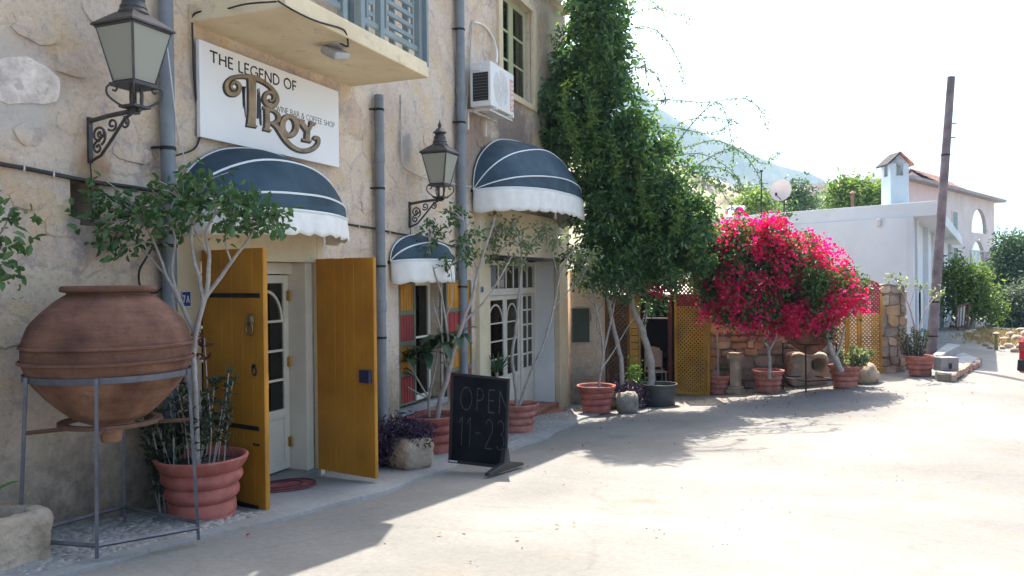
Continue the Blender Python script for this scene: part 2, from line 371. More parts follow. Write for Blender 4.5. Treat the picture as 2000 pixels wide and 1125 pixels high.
slope('mountain', [(300, -250, 1100), (800, -60, 1050), (1180, 120, 1000), (1290, 207, 1000), (1360, 250, 1000), (1430, 280, 1000), (1500, 312, 1000), (1560, 331, 1000), (1602, 345, 1000), (1622, 368, 1000), (1640, 410, 1000), (1700, 470, 1000), (1900, 500, 1000)], 500, m_mount, 40, .06, 420)
m_hill = M('hill_scrub', (.23, .19, .13), .95, .5, .25, .6, 1.5, c2=(.3, .26, .17), bdist=.3)
slope('hill', [(1000, 250, 110), (1200, 280, 110), (1320, 318, 110), (1400, 345, 110), (1440, 360, 110), (1500, 384, 110), (1545, 402, 110), (1620, 440, 110), (1750, 500, 110)], 90, m_hill, 50, .1, 50)

# ------------------------------------------------------------------ the restaurant building
BY0, BY1, ROOF = -3.0, 15.9, 7.0
def mat_wall():
    m, t, b, o = newmat('old_plaster'); L = t.links.new
    tc = nd(t, 'ShaderNodeTexCoord'); ge = nd(t, 'ShaderNodeNewGeometry')
    def noise_(scale, det=8, rgh=.6): n = nd(t, 'ShaderNodeTexNoise', Scale=scale, Detail=float(det), Roughness=rgh); L(tc.outputs['Object'], n.inputs['Vector']); return n.outputs[0]
    def ramp(v, stops):
        r = nd(t, 'ShaderNodeValToRGB'); e = r.color_ramp
        while len(e.elements) < len(stops): e.elements.new(.5)
        for i, (p, c) in enumerate(stops): e.elements[i].position = p; e.elements[i].color = rgba(c if not isinstance(c, (int, float)) else (c,) * 3)
        L(v, r.inputs[0]); return r.outputs[0]
    def mix(f, a, c, blend='MIX'):
        x = nd(t, 'ShaderNodeMix', data_type='RGBA', blend_type=blend)
        if isinstance(f, float): x.inputs[0].default_value = f
        else: L(f, x.inputs[0])
        for s, q in ((6, a), (7, c)):
            if isinstance(q, tuple): x.inputs[s].default_value = rgba(q)
            else: L(q, x.inputs[s])
        return x.outputs[2]
    base = ramp(noise_(1.3, 9, .62), [(.3, (.52, .43, .36)), (.5, (.67, .57, .485)), (.7, (.77, .67, .575))])
    c = mix(ramp(noise_(2.1, 6, .55), [(.52, 0), (.62, .75)]), base, (.68, .53, .35))            # ochre render showing
    c = mix(ramp(noise_(3.4, 9, .68), [(.55, 0), (.62, .8)]), c, (.43, .39, .395))            # grey patches
    c = mix(ramp(noise_(5.1, 8, .7), [(.6, 0), (.66, .85)]), c, (.68, .62, .57))             # pale limewash
    c = mix(ramp(noise_(9, 10, .8), [(.64, 0), (.72, .7)]), c, (.2, .15, .12))                # dark scars
    wn = nd(t, 'ShaderNodeTexNoise', Scale=3.0, Detail=6.0, Roughness=.65); L(tc.outputs['Object'], wn.inputs['Vector'])
    ws = nd(t, 'ShaderNodeVectorMath', operation='SCALE'); ws.inputs['Scale'].default_value = .28; L(wn.outputs['Color'], ws.inputs[0]); wa = nd(t, 'ShaderNodeVectorMath', operation='ADD'); L(tc.outputs['Object'], wa.inputs[0]); L(ws.outputs[0], wa.inputs[1])
    vo = nd(t, 'ShaderNodeTexVoronoi', Scale=2.3); L(wa.outputs[0], vo.inputs['Vector'])
    shown = ramp(noise_(.9, 7, .6), [(.44, 0), (.56, .8)])
    tint = mix(shown, (.5, .5, .5), ramp(vo.outputs['Color'], [(.15, (.36, .33, .33)), (.4, (.55, .46, .36)), (.6, (.47, .42, .42)), (.85, (.66, .6, .52))]))
    c = mix(.55, c, tint, 'OVERLAY')
    ve = nd(t, 'ShaderNodeTexVoronoi', feature='DISTANCE_TO_EDGE', Scale=2.3); L(wa.outputs[0], ve.inputs['Vector'])
    jn = nd(t, 'ShaderNodeMath', operation='MULTIPLY'); L(ramp(ve.outputs['Distance'], [(.0, .55), (.05, 0)]), jn.inputs[0]); L(shown, jn.inputs[1]); c = mix(jn.outputs[0], c, (.40, .35, .335))
    c = mix(ramp(noise_(28, 10, .82), [(.5, 0), (.68, .7)]), c, (.30, .24, .20)); c = mix(ramp(noise_(16, 10, .8), [(.56, 0), (.66, .75)]), c, (.76, .71, .66))
    # dampness and dirt above the pavement and the stain below the air conditioner
    sp = nd(t, 'ShaderNodeSeparateXYZ'); L(tc.outputs['Object'], sp.inputs[0])
    slope_ = nd(t, 'ShaderNodeMath', operation='MULTIPLY_ADD'); L(sp.outputs['Y'], slope_.inputs[0]); slope_.inputs[1].default_value = .078; L(sp.outputs['Z'], slope_.inputs[2])
    ad = nd(t, 'ShaderNodeMath', operation='ADD'); L(slope_.outputs[0], ad.inputs[0]); nz = nd(t, 'ShaderNodeMath', operation='MULTIPLY'); L(noise_(1.7, 8, .65), nz.inputs[0]); nz.inputs[1].default_value = 1.5; L(nz.outputs[0], ad.inputs[1])
    dv_ = nd(t, 'ShaderNodeMath', operation='MULTIPLY'); L(ad.outputs[0], dv_.inputs[0]); dv_.inputs[1].default_value = .4
    c = mix(ramp(dv_.outputs[0], [(.26, .93), (.46, .75), (.62, .4), (.84, 0)]), c, mix(ramp(noise_(6, 9, .75), [(.42, 0), (.6, 1)]), (.15, .115, .09), (.36, .285, .22)))
    def spot(cx, cy, cz, r, col, k):
        vm = nd(t, 'ShaderNodeVectorMath', operation='DISTANCE'); L(tc.outputs['Object'], vm.inputs[0]); vm.inputs[1].default_value = (cx, cy, cz)
        dv = nd(t, 'ShaderNodeMath', operation='DIVIDE'); L(vm.outputs['Value'], dv.inputs[0]); dv.inputs[1].default_value = r
        ad2 = nd(t, 'ShaderNodeMath', operation='ADD'); L(dv.outputs[0], ad2.inputs[0]); n_ = nd(t, 'ShaderNodeMath', operation='MULTIPLY_ADD'); L(noise_(3.5, 9, .75), n_.inputs[0]); n_.inputs[1].default_value = 1.6; n_.inputs[2].default_value = -.8; L(n_.outputs[0], ad2.inputs[1])
        return mix(ramp(ad2.outputs[0], [(.55, k), (1.0, 0)]), c, col)
    p = W(1000, 262); c = spot(0, p.y, p.z, 1.05, (.17, .13, .12), .8)
    p = W(925, 300); c = spot(0, p.y, p.z, .9, (.22, .17, .15), .7)
    p = W(180, 330); c = spot(0, p.y, p.z, .2, (.33, .2, .1), .7)
    p = W(30, 170); c = spot(0, p.y, p.z, .42, (.56, .53, .5), .9)
    p = W(790, 290); c = spot(0, p.y, p.z, .25, (.3, .28, .28), .7)
    c = mix(1.0, c, (1.0, .965, .915), 'MULTIPLY')
    L(c, b.inputs['Base Color']); b.inputs['Roughness'].default_value = .92; b.inputs['Specular IOR Level'].default_value = .15
    mpp = nd(t, 'ShaderNodeMapping'); mpp.inputs['Scale'].default_value = (5, 5, .35); L(tc.outputs['Object'], mpp.inputs[0]); sn = nd(t, 'ShaderNodeTexNoise', Scale=1.0, Detail=7.0, Roughness=.65); L(mpp.outputs[0], sn.inputs['Vector'])
    c = mix(ramp(sn.outputs[0], [(.54, 0), (.68, .45)]), c, (.33, .28, .25))                  # run-off streaks
    cv = nd(t, 'ShaderNodeTexVoronoi', feature='DISTANCE_TO_EDGE', Scale=.75); L(wa.outputs[0], cv.inputs['Vector']); ck = nd(t, 'ShaderNodeMath', operation='MULTIPLY'); L(ramp(cv.outputs['Distance'], [(.0, .8), (.006, 0)]), ck.inputs[0]); L(ramp(noise_(1.1, 5, .5), [(.5, 0), (.56, 1)]), ck.inputs[1]); c = mix(ck.outputs[0], c, (.2, .16, .14))
    jh = nd(t, 'ShaderNodeMath', operation='MULTIPLY'); L(ramp(ve.outputs['Distance'], [(.0, 0), (.07, 1)]), jh.inputs[0]); L(shown, jh.inputs[1])
    h = nd(t, 'ShaderNodeMath', operation='MULTIPLY_ADD'); L(noise_(7, 9, .72), h.inputs[0]); h.inputs[1].default_value = 2.2; L(noise_(26, 10, .8), h.inputs[2]); h2 = nd(t, 'ShaderNodeMath', operation='MULTIPLY_ADD'); L(jh.outputs[0], h2.inputs[0]); h2.inputs[1].default_value = .8; L(h.outputs[0], h2.inputs[2]); h = h2
    bp = nd(t, 'ShaderNodeBump', Strength=.75, Distance=.022); L(h.outputs[0], bp.inputs['Height']); L(bp.outputs[0], b.inputs['Normal'])
    return m
m_wall = mat_wall()
m_cream = M('cream_paint', (.62, .51, .33), .7, .12, 2.5, .12, 30, c2=(.6, .5, .34), wear=.25)
m_creamw = M('cream_white_paint', (.62, .575, .48), .6, .08, 3, .08, 30, wear=.15)
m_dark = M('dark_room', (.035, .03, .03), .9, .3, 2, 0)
m_floor = M('interior_floor', (.16, .13, .11), .5, .2, 3, 0)
m_yellow = M('ochre_yellow_paint', (.41, .168, .012), .5, .18, 1.9, .14, 60, c2=(.45, .20, .018), wear=.4, wcol=(.30, .15, .03))
m_iron = M('black_iron', (.03, .028, .03), .5, .3, 12, .2, 60, metal=.6)
m_brass = M('brass', (.55, .38, .12), .35, .2, 10, .1, metal=.9)
m_glass = glassmat('window_glass', (.42, .43, .43), .06)
m_red = M('red_paint', (.27, .035, .032), .55, .15, 3, .1)
m_olive = M('olive_green_paint', (.13, .135, .085), .6, .2, 4, .12)
m_greyblue = M('grey_blue_paint', (.19, .235, .25), .5, .12, 4, .1, wear=.2)
m_white = M('white_paint', (.7, .69, .67), .45, .05, 3, .04)
m_step = M('brick_step', (.3, .13, .09), .8, .25, 5, .3)

b = thing('restaurant_building', 'old two storey plastered stone building with yellow doors and a cream balcony', 'building', (0, 7, -.6))
openings = {'door': (5.40, 7.09, -.9, 1.70), 'window': (8.86, 10.05, -.15, 1.5), 'shop': (11.66, 15.1, -1.6, 1.9), 'upper': (12.36, 13.86, 4.72, 6.45), 'niche': (4.16, 4.40, 1.93, 2.26)}
def lines(lo, hi, cuts, step):
    cuts = sorted({lo, hi, *cuts}); out = []
    for a, c in zip(cuts[:-1], cuts[1:]): out += list(np.linspace(a, c, max(1, round((c - a) / step)) + 1)[:-1])
    return np.array(out + [hi])
ys = lines(BY0, BY1, [v for o_ in openings.values() for v in o_[:2]], .075); zs = lines(-2.2, ROOF, [v for o_ in openings.values() for v in o_[2:]], .075)
Y, Z = np.meshgrid(ys, zs); X = np.zeros_like(Y)
for i in range(Y.shape[0]):
    for j in range(Y.shape[1]):
        q = Vector((0, Y[i, j], Z[i, j])); X[i, j] = .022 * mnoise.noise(q * 1.5) + .012 * mnoise.noise(q * 4.2) + .006 * mnoise.noise(q * 9)
for (a, c, d, e) in openings.values(): X[(Y > a - .12) & (Y < c + .12) & (Z > d - .12) & (Z < e + .12)] *= .25
X[:, -1] = 0
ny, nx = Y.shape; ii = np.arange(ny - 1)[:, None] * nx + np.arange(nx - 1)[None]; q = np.stack([ii, ii + 1, ii + nx + 1, ii + nx], -1)
yc = (Y[:-1, :-1] + Y[1:, 1:]) / 2; zc = (Z[:-1, :-1] + Z[1:, 1:]) / 2; keep = np.ones(yc.shape, bool)
for (a, c, d, e) in openings.values(): keep &= ~((yc > a) & (yc < c) & (zc > d) & (zc < e))
wall = link('wall', np_mesh('wall', np.stack([X, Y, Z], -1).reshape(-1, 3), q[keep]), m_wall, b, smooth=70)
# reveals, the other walls, roof
T = .45
for nme, (a, c, d, e) in openings.items():
    mb = MB(); dp = .55 if nme == 'niche' else T
    mb.lohi((-dp, a - .06, d), (-.03, a - .001, e)); mb.lohi((-dp, c + .001, d), (-.03, c + .06, e)); mb.lohi((-dp, a - .06, e + .001), (-.03, c + .06, e + .06))
    if nme in ('window', 'upper', 'niche'): mb.lohi((-dp, a - .06, d - .06), (-.03, c + .06, d - .001))
    if nme == 'niche': mb.lohi((-dp - .04, a, d), (-dp, c, e))
    mb.build('reveal', m_wall, b)
mb = MB(); mb.lohi((-8, BY1 - .3, -2.2), (-.02, BY1, ROOF)); mb.lohi((-8, BY0, -2.2), (-.02, BY0 + .3, ROOF)); mb.lohi((-8.3, BY0, -2.2), (-8, BY1, ROOF)); mb.build('rear_wall', m_wall, b)
mb = MB(); mb.lohi((-8.3, BY0, ROOF + .002), (.12, BY1, ROOF + .16))
for yb, w_, h_ in ((1.4, .5, .1), (3.1, .35, .2), (4.0, .25, .12), (6.0, .3, .16), (9.2, .6, .1)): mb.lohi((-.2, yb, ROOF + .16), (.1, yb + w_, ROOF + .16 + h_))  # unseen parapet blocks, added to make the roof's shadow edge uneven
mb.build('roof', m_wall, b)
mb = MB(); mb.lohi((-8, BY0 + .3, -1.6), (-.46, BY1 - .3, -1.3)); mb.lohi((-8, BY0 + .3, -.9), (-.02, 8.7, -.56)); mb.lohi((-7.9, BY0 + .3, 3.0), (-.46, BY1 - .3, 3.2)); mb.build('interior_floor', m_floor, b)
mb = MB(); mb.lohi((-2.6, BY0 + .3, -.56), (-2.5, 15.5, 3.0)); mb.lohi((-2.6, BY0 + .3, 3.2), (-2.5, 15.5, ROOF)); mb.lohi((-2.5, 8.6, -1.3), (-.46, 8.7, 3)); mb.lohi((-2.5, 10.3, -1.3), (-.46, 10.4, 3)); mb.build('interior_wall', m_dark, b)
m_stones = [M('face_stone', (.55, .47, .42), .92, .3, 5, .8, 26, c2=(.68, .60, .54), wear=.5, bdist=.02), M('face_stone_ochre', (.60, .49, .36), .92, .25, 5, .7, 26, wear=.5, bdist=.02), M('face_stone_grey', (.50, .445, .42), .92, .25, 5, .7, 26, wear=.5, bdist=.02)]
# stones that stand proud of the worn plaster
def stone_patch(y, z, ry, rz, h):
    n = 13; ang = [2 * math.pi * k / n for k in range(n)]; rr = [(abs(math.cos(a)) ** 3.2 + abs(math.sin(a)) ** 3.2) ** (-1 / 3.2) * (1 + .4 * mnoise.noise(Vector((math.cos(a) * 1.6 + y * 3, math.sin(a) * 1.6, z * 3)))) for a in ang]
    rings = []
    for s, hh in ((1.0, -.03), (.93, h * .6), (.6, h)): rings.append([(hh + .012 * mnoise.noise(Vector((0, y + ry * math.cos(a) * s, z)) * 5), y + ry * s * r_ * math.cos(a), z + rz * s * r_ * math.sin(a)) for a, r_ in zip(ang, rr)])
    mb = MB(); mb.add(sum(rings, []), [(k * n + j, k * n + (j + 1) % n, (k + 1) * n + (j + 1) % n, (k + 1) * n + j) for k in range(2) for j in range(n)] + [tuple(2 * n + j for j in range(n))])
    return mb.build('stone', random.choice(m_stones) if z > 2.2 and ry > .24 else m_wall, b, smooth=50)
def blocked(y, z, r):
    for (a, c, d, e) in openings.values():
        if a - .2 - r < y < c + .2 + r and d - .1 - r < z < e + .15 + r: return True
    return (5.2 < y < 7.9 and 2.3 - r < z < 3.95 + r) or (10.9 < y and -1 < z < 3)
for (px, py, rx, ry) in ((45, 160, 60, 46), (60, 265, 26, 24), (135, 245, 24, 20), (70, 60, 40, 26), (260, 300, 34, 20), (140, 130, 26, 20), (20, 480, 50, 34), (110, 510, 40, 22), (30, 640, 40, 32), (120, 440, 30, 22), (60, 390, 30, 18), (250, 380, 30, 20)):
    p = W(px, py); s = depth(p) / FPX; stone_patch(p.y, p.z, rx * s * 1.3, ry * s, .011)
k = 0
while k < 48:
    y, z = random.uniform(3.2, 15.4), random.uniform(-.9, 6.3); r = random.uniform(.08, .2)
    if blocked(y, z, r) or z < g(0, y) + .2: continue
    stone_patch(y, z, r * random.uniform(1, 1.6), r * .75, random.uniform(.006, .013)); k += 1

# --- door: cream surround, white frame, glazed leaf, two yellow leaves
mb = MB(); y0, y1, z0, z1 = openings['door']
mb.lohi((-.02, y0 - .3, -.62), (.035, y0, z1 + .32)); mb.lohi((-.02, y1, -.62), (.035, y1 + .1, z1 + .32)); mb.lohi((-.02, y0, z1), (.033, y1, z1 + .32))
mb.build('door_surround', m_cream, b, bevel=.006)
fz = -.5
fr = MB(); fx0, fx1 = -.34, -.2
fr.lohi((fx0, y0, fz), (fx1, y0 + .11, z1 - .002)); fr.lohi((fx0, y1 - .12, fz), (fx1 + .17, y1 - .002, z1 - .002)); fr.lohi((fx0, y0 + .11, z1 - .12), (fx1, y1 - .12, z1 - .003))
fro = fr.build('door_frame', m_creamw, b, bevel=.005)
mb = MB(); mb.lohi((-.5, y0, -.72), (.06, y1, fz)); mb.build('doorstep', m_pave, b, bevel=.01)
def glazed_leaf(ya, yb, za, zb, x, parent, panes=4, arched=True, name='glazed_door', kick=.55, th=.045, st=.085):
    m = MB(); m.lohi((x, ya, za), (x + th, ya + st, zb)); m.lohi((x, yb - st, za), (x + th, yb, zb)); m.lohi((x, ya + st, zb - st), (x + th, yb - st, zb)); m.lohi((x, ya + st, za), (x + th, yb - st, za + .12))
    zk = za + kick; m.lohi((x, ya + st, zk), (x + th, yb - st, zk + .09)); m.lohi((x + .012, ya + st + .001, za + .12), (x + th - .014, yb - st - .001, zk)); m.lohi((x + .008, ya + st + .05, za + .17), (x + th - .006, yb - st - .05, zk - .05))
    zlo, zhi = zk + .09, zb - st; H = zhi - zlo
    for i in range(1, panes): zz = zlo + H * .70 * i / (panes - 1) if panes > 1 else zlo; m.lohi((x + .008, ya + st + .001, zz - .013), (x + th - .006, yb - st - .001, zz + .013))
    o = m.build(name, m_creamw, parent, bevel=.004)
    if arched:
        yc, zc0 = (ya + yb) / 2, zlo + H * .70; ra, rb = (yb - ya) / 2 - st - .001, H * .24
        a_ = MB(); a_.ribbon([(yc + (ra - .013) * math.cos(R(v)), zc0 + rb * math.sin(R(v))) for v in range(0, 181, 12)], [.026] * 16, lambda u, v, h: (x + h, u, v), .009, th - .007); a_.build('muntin', m_creamw, o)
    gl_ = MB(); gl_.lohi((x + th / 2 - .003, ya + st, zlo), (x + th / 2 + .003, yb - st, zhi)); gl_.build('pane', m_glass, o)
    return o
mid = (y0 + y1) / 2
lf = glazed_leaf(mid + .005, y1 - .125, fz + .02, z1 - .13, -.29, b)
for zz in (-.2, .65, 1.35):
    hg = MB(); hg.tube([(-.225, y1 - .13, zz - .055), (-.225, y1 - .13, zz + .055)], .014, 8); hg.lohi((-.243, y1 - .165, zz - .05), (-.236, y1 - .1, zz + .05)); hg.build('hinge', m_brass, lf, smooth=40)
glazed_leaf(y0 + .115, mid - .005, fz + .02, z1 - .13, -.29, b)
def yellow_leaf(hinge, ang, width, za, zb, sign):
    """planked leaf; d runs from the hinge to the free edge, n is the face seen from the street side of the camera"""
    d = Vector((math.sin(ang), math.cos(ang), 0)); n = Vector((d.y, -d.x, 0)) * sign; rot = Matrix((d, n, Vector((0, 0, 1)))).transposed(); h = Vector(hinge)
    def B(m, a, bb, n0, n1, z0_, z1_): m.box(h + d * (a + bb) / 2 + n * (n0 + n1) / 2 + Vector((0, 0, (z0_ + z1_) / 2)), (bb - a, n1 - n0, z1_ - z0_), rot)
    m = MB(); B(m, .002, width - .002, -.018, .012, za + .005, zb - .005); lf = m.build('door_leaf', m_yellow, b)
    k = 6
    for i in range(k):
        a = width * i / k; m = MB(); B(m, a + .0012, width * (i + 1) / k - .0012, .0125, .024 + random.uniform(-.001, .001), za + random.uniform(0, .006), zb - random.uniform(0, .004)); m.build('plank', m_yellow, lf, bevel=.003, bseg=1)
    for i in range(3):
        zz = za + (zb - za) * (.12 + .38 * i); m = MB(); B(m, .03, width - .03, -.045, -.0185, zz - .06, zz + .06); m.build('ledge', m_yellow, lf, bevel=.004)
    return lf, B, d, n
lf, B, d, n = yellow_leaf((.045, 5.43, 0), R(103), .83, -.42, 1.78, 1)
for zz, a0, a1 in ((1.39, -.12, .79), (.30, 0, .76), (-.35, .4, .74)):
    m = MB(); B(m, a0, a1, .0245, .033, zz - .019, zz + .019)
    for q in range(6): B(m, a0 + .06 + (a1 - a0 - .1) * q / 5, a0 + .075 + (a1 - a0 - .1) * q / 5, .033, .039, zz - .008, zz + .008)
    m.build('strap', m_iron, lf, bevel=.003, bseg=1)
hpt = Vector((.045, 5.43, 0))
def on(a, nn, z): return hpt + d * a + n * nn + Vector((0, 0, z))
kn = MB(); kn.lathe([(0, 0), (.05, .004), (.048, .018), (.03, .03), (.012, .036), (0, .036)], n=14, cap=False)
kn.v = [tuple(on(.68 + v[0] * .8, .0245 + v[2], 1.19 + v[1])) for v in kn.v]
kn.tube([on(.68 + .042 * math.sin(t), .05, 1.12 + .052 * math.cos(t)) for t in np.linspace(.5, 5.8, 16)], .010, 6); kn.tube([on(.68, .0245, 1.2), on(.68, .055, 1.17)], .012, 6)
kn.build('lion_knocker', M('worn_brass', (.2, .15, .09), .45, .3, 30, .4, metal=.8), lf, smooth=50)
kn = MB(); kn.tube([on(.71 + .026 * math.sin(t), .03, .77 + .035 * math.cos(t)) for t in np.linspace(0, 6.28, 16)], .006, 6); kn.box(on(.71, .029, .81), (.03, .03, .03)); kn.build('ring_pull', m_iron, lf, smooth=50)
kn = MB(); kn.box(on(.70, .028, .17), (.018, .018, .018)); kn.box(on(.745, .028, .17), (.03, .03, .014)); kn.build('keyhole', m_iron, lf)
lf2, B, d, n = yellow_leaf((.045, 7.085, 0), R(102), .83, -.5, 1.74, 1)
m = MB(); B(m, .66, .80, .0245, .075, .47, .60); m.build('lock_box', M('navy_lock', (.018, .022, .06), .4, .2, 8), lf2, bevel=.006)
for zz in (1.35, .45):
    m = MB(); m.tube([(.04, 7.1, zz - .05), (.04, 7.1, zz + .05)], .018, 8); m.build('hinge', m_iron, lf2, smooth=40)

# --- small shuttered window
y0, y1, z0, z1 = openings['window']
def shutter(ya, yb, za, zb, x, name='shutter'):
    m = MB(); s_ = .05; m.lohi((x, ya, za), (x + .035, ya + s_, zb)); m.lohi((x, yb - s_, za), (x + .035, yb, zb)); zz = np.linspace(za, zb, 5)
    for q in zz: m.lohi((x, ya + s_, max(za, q - .03)), (x + .035, yb - s_, min(zb, q + .03)))
    o = m.build(name, m_olive, b, bevel=.004)
    for i in range(4):
        p = MB(); p.lohi((x + .008, ya + s_, zz[i] + .03), (x + .022, yb - s_, zz[i + 1] - .03))
        for k in range(5): yy_ = ya + s_ + (yb - ya - 2 * s_) * (k + .5) / 5; p.lohi((x + .022, yy_ - .006, zz[i] + .035), (x + .028, yy_ + .006, zz[i + 1] - .035))
        p.build('panel', m_red if i % 2 == 0 else m_yellow, o)
    return o
shutter(8.92, 9.38, z0 + .02, z1 - .02, -.07); shutter(10.1, 10.95, z0 - .08, z1 + .0, .03)
mb = MB(); x = -.22
for (a, c) in ((8.9, 8.97), (9.45, 9.5), (9.98, 10.04)): mb.lohi((x, a, z0 + .002), (x + .06, c, z1 - .002))
mb.lohi((x, 8.97, z1 - .07), (x + .06, 9.98, z1 - .003)); mb.lohi((x, 8.97, z0 + .003), (x + .06, 9.98, z0 + .07)); mb.lohi((x + .01, 8.97, .7), (x + .05, 9.98, .73))
wf = mb.build('window_frame', m_creamw, b, bevel=.004); mb = MB(); mb.lohi((x + .025, 8.97, z0 + .07), (x + .031, 9.98, z1 - .07)); mb.build('pane', m_glass, wf)
mb = MB(); mb.lohi((-.3, 8.8, z0 - .08), (.08, 10.1, z0 - .001)); mb.build('window_sill', m_pave, b, bevel=.01)

# --- wide doorway with pilasters, lintel panel, glazed doors and transom
y0, y1, z0, z1 = openings['shop']
mb = MB(); mb.lohi((-.02, y0 - .42, -1.4), (.07, y0 - .0, z1)); mb.build('pilaster', m_cream, b, bevel=.008)
mb = MB(); mb.lohi((-.02, y1 + .0, -1.5), (.09, y1 + .55, z1)); mb.build('pilaster', m_cream, b, bevel=.008)
mb = MB(); mb.lohi((-.02, y0 - .46, z1), (.11, y1 + .6, z1 + .78)); mb.build('lintel_panel', m_cream, b, bevel=.01)
mb = MB(); mb.lohi((-.04, y0, z1 - .05), (.06, y1, z1 - .002)); mb.build('lintel_beam', m_iron, b)
mb = MB(); mb.lohi((-.55, y0 + .01, -1.4), (-.05, y0 + .05, z1 - .05)); mb.build('reveal_panel', m_white, b); mb = MB(); mb.lohi((-.6, y1 - .05, -1.4), (-.02, y1 - .01, z1 - .05)); mb.build('reveal_panel', m_white, b)
bz = g(.1, 13) + .06; tz = 1.22; xf = -.5
fr = MB()
Ys = [y0 + .06, y0 + .95, y0 + 1.85, y0 + 2.62, y1 - .06]   # mullions: sidelight, door, door, sidelight
for yy_ in (Ys[0], Ys[1], Ys[3], Ys[4]): fr.lohi((xf, yy_ - .05, bz), (xf + .1, yy_ + .05, z1 - .06))
fr.lohi((xf + .002, Ys[0] + .05, tz), (xf + .11, Ys[4] - .05, tz + .12)); fr.lohi((xf + .002, Ys[0] + .05, z1 - .14), (xf + .11, Ys[4] - .05, z1 - .06))
for i in range(1, 9):
    yy_ = Ys[0] + (Ys[4] - Ys[0]) * i / 9
    fr.lohi((xf + .03, yy_ - .02, tz + .12), (xf + .07, yy_ + .02, z1 - .14))
so_ = fr.build('shop_frame', m_creamw, b, bevel=.005)
mb = MB(); mb.lohi((xf + .045, Ys[0], tz + .12), (xf + .05, Ys[4], z1 - .14)); mb.build('transom_pane', m_glass, so_)
for (a, c) in ((Ys[0], Ys[1]), (Ys[1], Ys[2]), (Ys[2], Ys[3])): glazed_leaf(a + .055 if a != Ys[2] else a + .004, c - .004 if c == Ys[2] else c - .055, bz, tz - .005, xf + .02, b, kick=.62)
# side light with small panes
sl_ = MB(); a, c = Ys[3] + .055, Ys[4] - .055; sl_.lohi((xf + .02, a, bz), (xf + .065, c, bz + .7))
for q in (a, (a + c) / 2 - .02, c - .05): sl_.lohi((xf + .02, q, bz + .7), (xf + .065, q + .05, tz - .005))
for q in np.linspace(bz + .7, tz - .05, 6): sl_.lohi((xf + .025, a + .05, q), (xf + .06, c - .05, q + .035))
o = sl_.build('side_light', m_creamw, b, bevel=.004); mb = MB(); mb.lohi((xf + .04, a + .05, bz + .7), (xf + .045, c - .05, tz - .03)); mb.build('pane', m_glass, o)
mb = MB(); mb.lohi((-.5, y0, bz - .3), (.05, y1, bz)); mb.lohi((.051, y0 + .6, bz - .4), (.32, y1 - .3, bz - .08)); mb.build('threshold_step', m_step, b, bevel=.012)

# --- upper window
y0, y1, z0, z1 = openings['upper']
m_lime = M('pale_green_paint', (.40, .40, .24), .6, .12, 3, .1); m_sash = m_lime
mb = MB(); mb.lohi((-.02, y0 - .16, z0 - .1), (.05, y0, z1 + .1)); mb.lohi((-.02, y1, z0 - .1), (.05, y1 + .16, z1 + .1)); mb.lohi((-.021, y0, z1), (.048, y1, z1 + .1)); mb.lohi((-.3, y0 + .002, z0 - .1), (.06, y1 - .002, z0 - .002)); mb.build('window_surround', m_cream, b, bevel=.006)
for (a, c) in ((y0 + .02, (y0 + y1) / 2 - .004), ((y0 + y1) / 2 + .004, y1 - .02)):
    m = MB(); x = -.16; m.lohi((x, a, z0), (x + .05, a + .1, z1)); m.lohi((x, c - .1, z0), (x + .05, c, z1)); m.lohi((x, a + .1, z0), (x + .05, c - .1, z0 + .12)); m.lohi((x, a + .1, z1 - .1), (x + .05, c - .1, z1))
    for q in (1, 2): zz = z0 + .12 + (z1 - z0 - .22) * q / 3; m.lohi((x + .01, a + .1, zz - .02), (x + .04, c - .1, zz + .02))
    o = m.build('window_sash', m_lime, b, bevel=.004); m = MB(); m.lohi((x + .02, a + .1, z0 + .12), (x + .026, c - .1, z1 - .1)); m.build('pane', m_glass, o)

# --- balcony
slab_z, by0, by1, bx = 3.735, 5.34, 7.83, 1.01
mb = MB(); mb.lohi((-.02, by0, slab_z), (bx, by1, slab_z + .165))
m_balc = M('balcony_cream', (.68, .555, .36), .8, .1, 1.5, .25, 18, c2=(.72, .60, .41), wear=.35)
bal = mb.build('balcony', m_balc, b, bevel=.012)
rz0, rz1 = slab_z + .165, slab_z + 1.2
def bars(name, lst, mat=m_greyblue):
    for lo, hi in lst:
        m = MB(); m.lohi(lo, hi); m.build(name, mat, bal, bevel=.004, bseg=1)
xf0, xf1 = bx - .115, bx - .055
posts = [by0 + .03, by0 + .9, by0 + 1.2, by1 - .93, by1 - .12]
bars('post', [((xf0, q, rz0), (xf1 + .01, q + .075, rz1)) for q in posts])
bars('rail', [((xf0 - .02, by0, rz1), (xf1 + .03, by1, rz1 + .06)), ((-.0, by1 - .125, rz1), (xf0 - .021, by1 - .03, rz1 + .06)), ((xf0 + .012, posts[0] + .075, rz0 + .1), (xf1 - .012, posts[1], rz0 + .16)), ((xf0 + .012, posts[3] + .075, rz0 + .1), (xf1 - .012, posts[4], rz0 + .16)), ((xf0 + .012, posts[2] + .075, rz0 + .1), (xf1 - .012, posts[3], rz0 + .16))])
for a, c in ((posts[0] + .075, posts[1]), (posts[2] + .075, posts[3]), (posts[3] + .075, posts[4])):
    bars('baluster', [((xf0 + .015, q, rz0 + .16), (xf1 - .015, q + .035, rz1)) for q in (a + .07, c - .105)])
    bars('slat', [((xf0 + .016, a + .106, rz0 + .16 + .042 + .115 * k), (xf1 - .016, c - .106, rz0 + .16 + .042 + .115 * k + .05)) for k in range(7)])
bars('baluster', [((.06 + .17 * k, by1 - .11, rz0), (.13 + .17 * k, by1 - .075, rz1)) for k in range(5)])
bars('post', [((xf0 - .005, by1 - .045, rz0 - .05), (xf1 + .06, by1 + .0, rz1)), ((.0, by1 - .115, rz0), (.055, by1 - .05, rz1))])
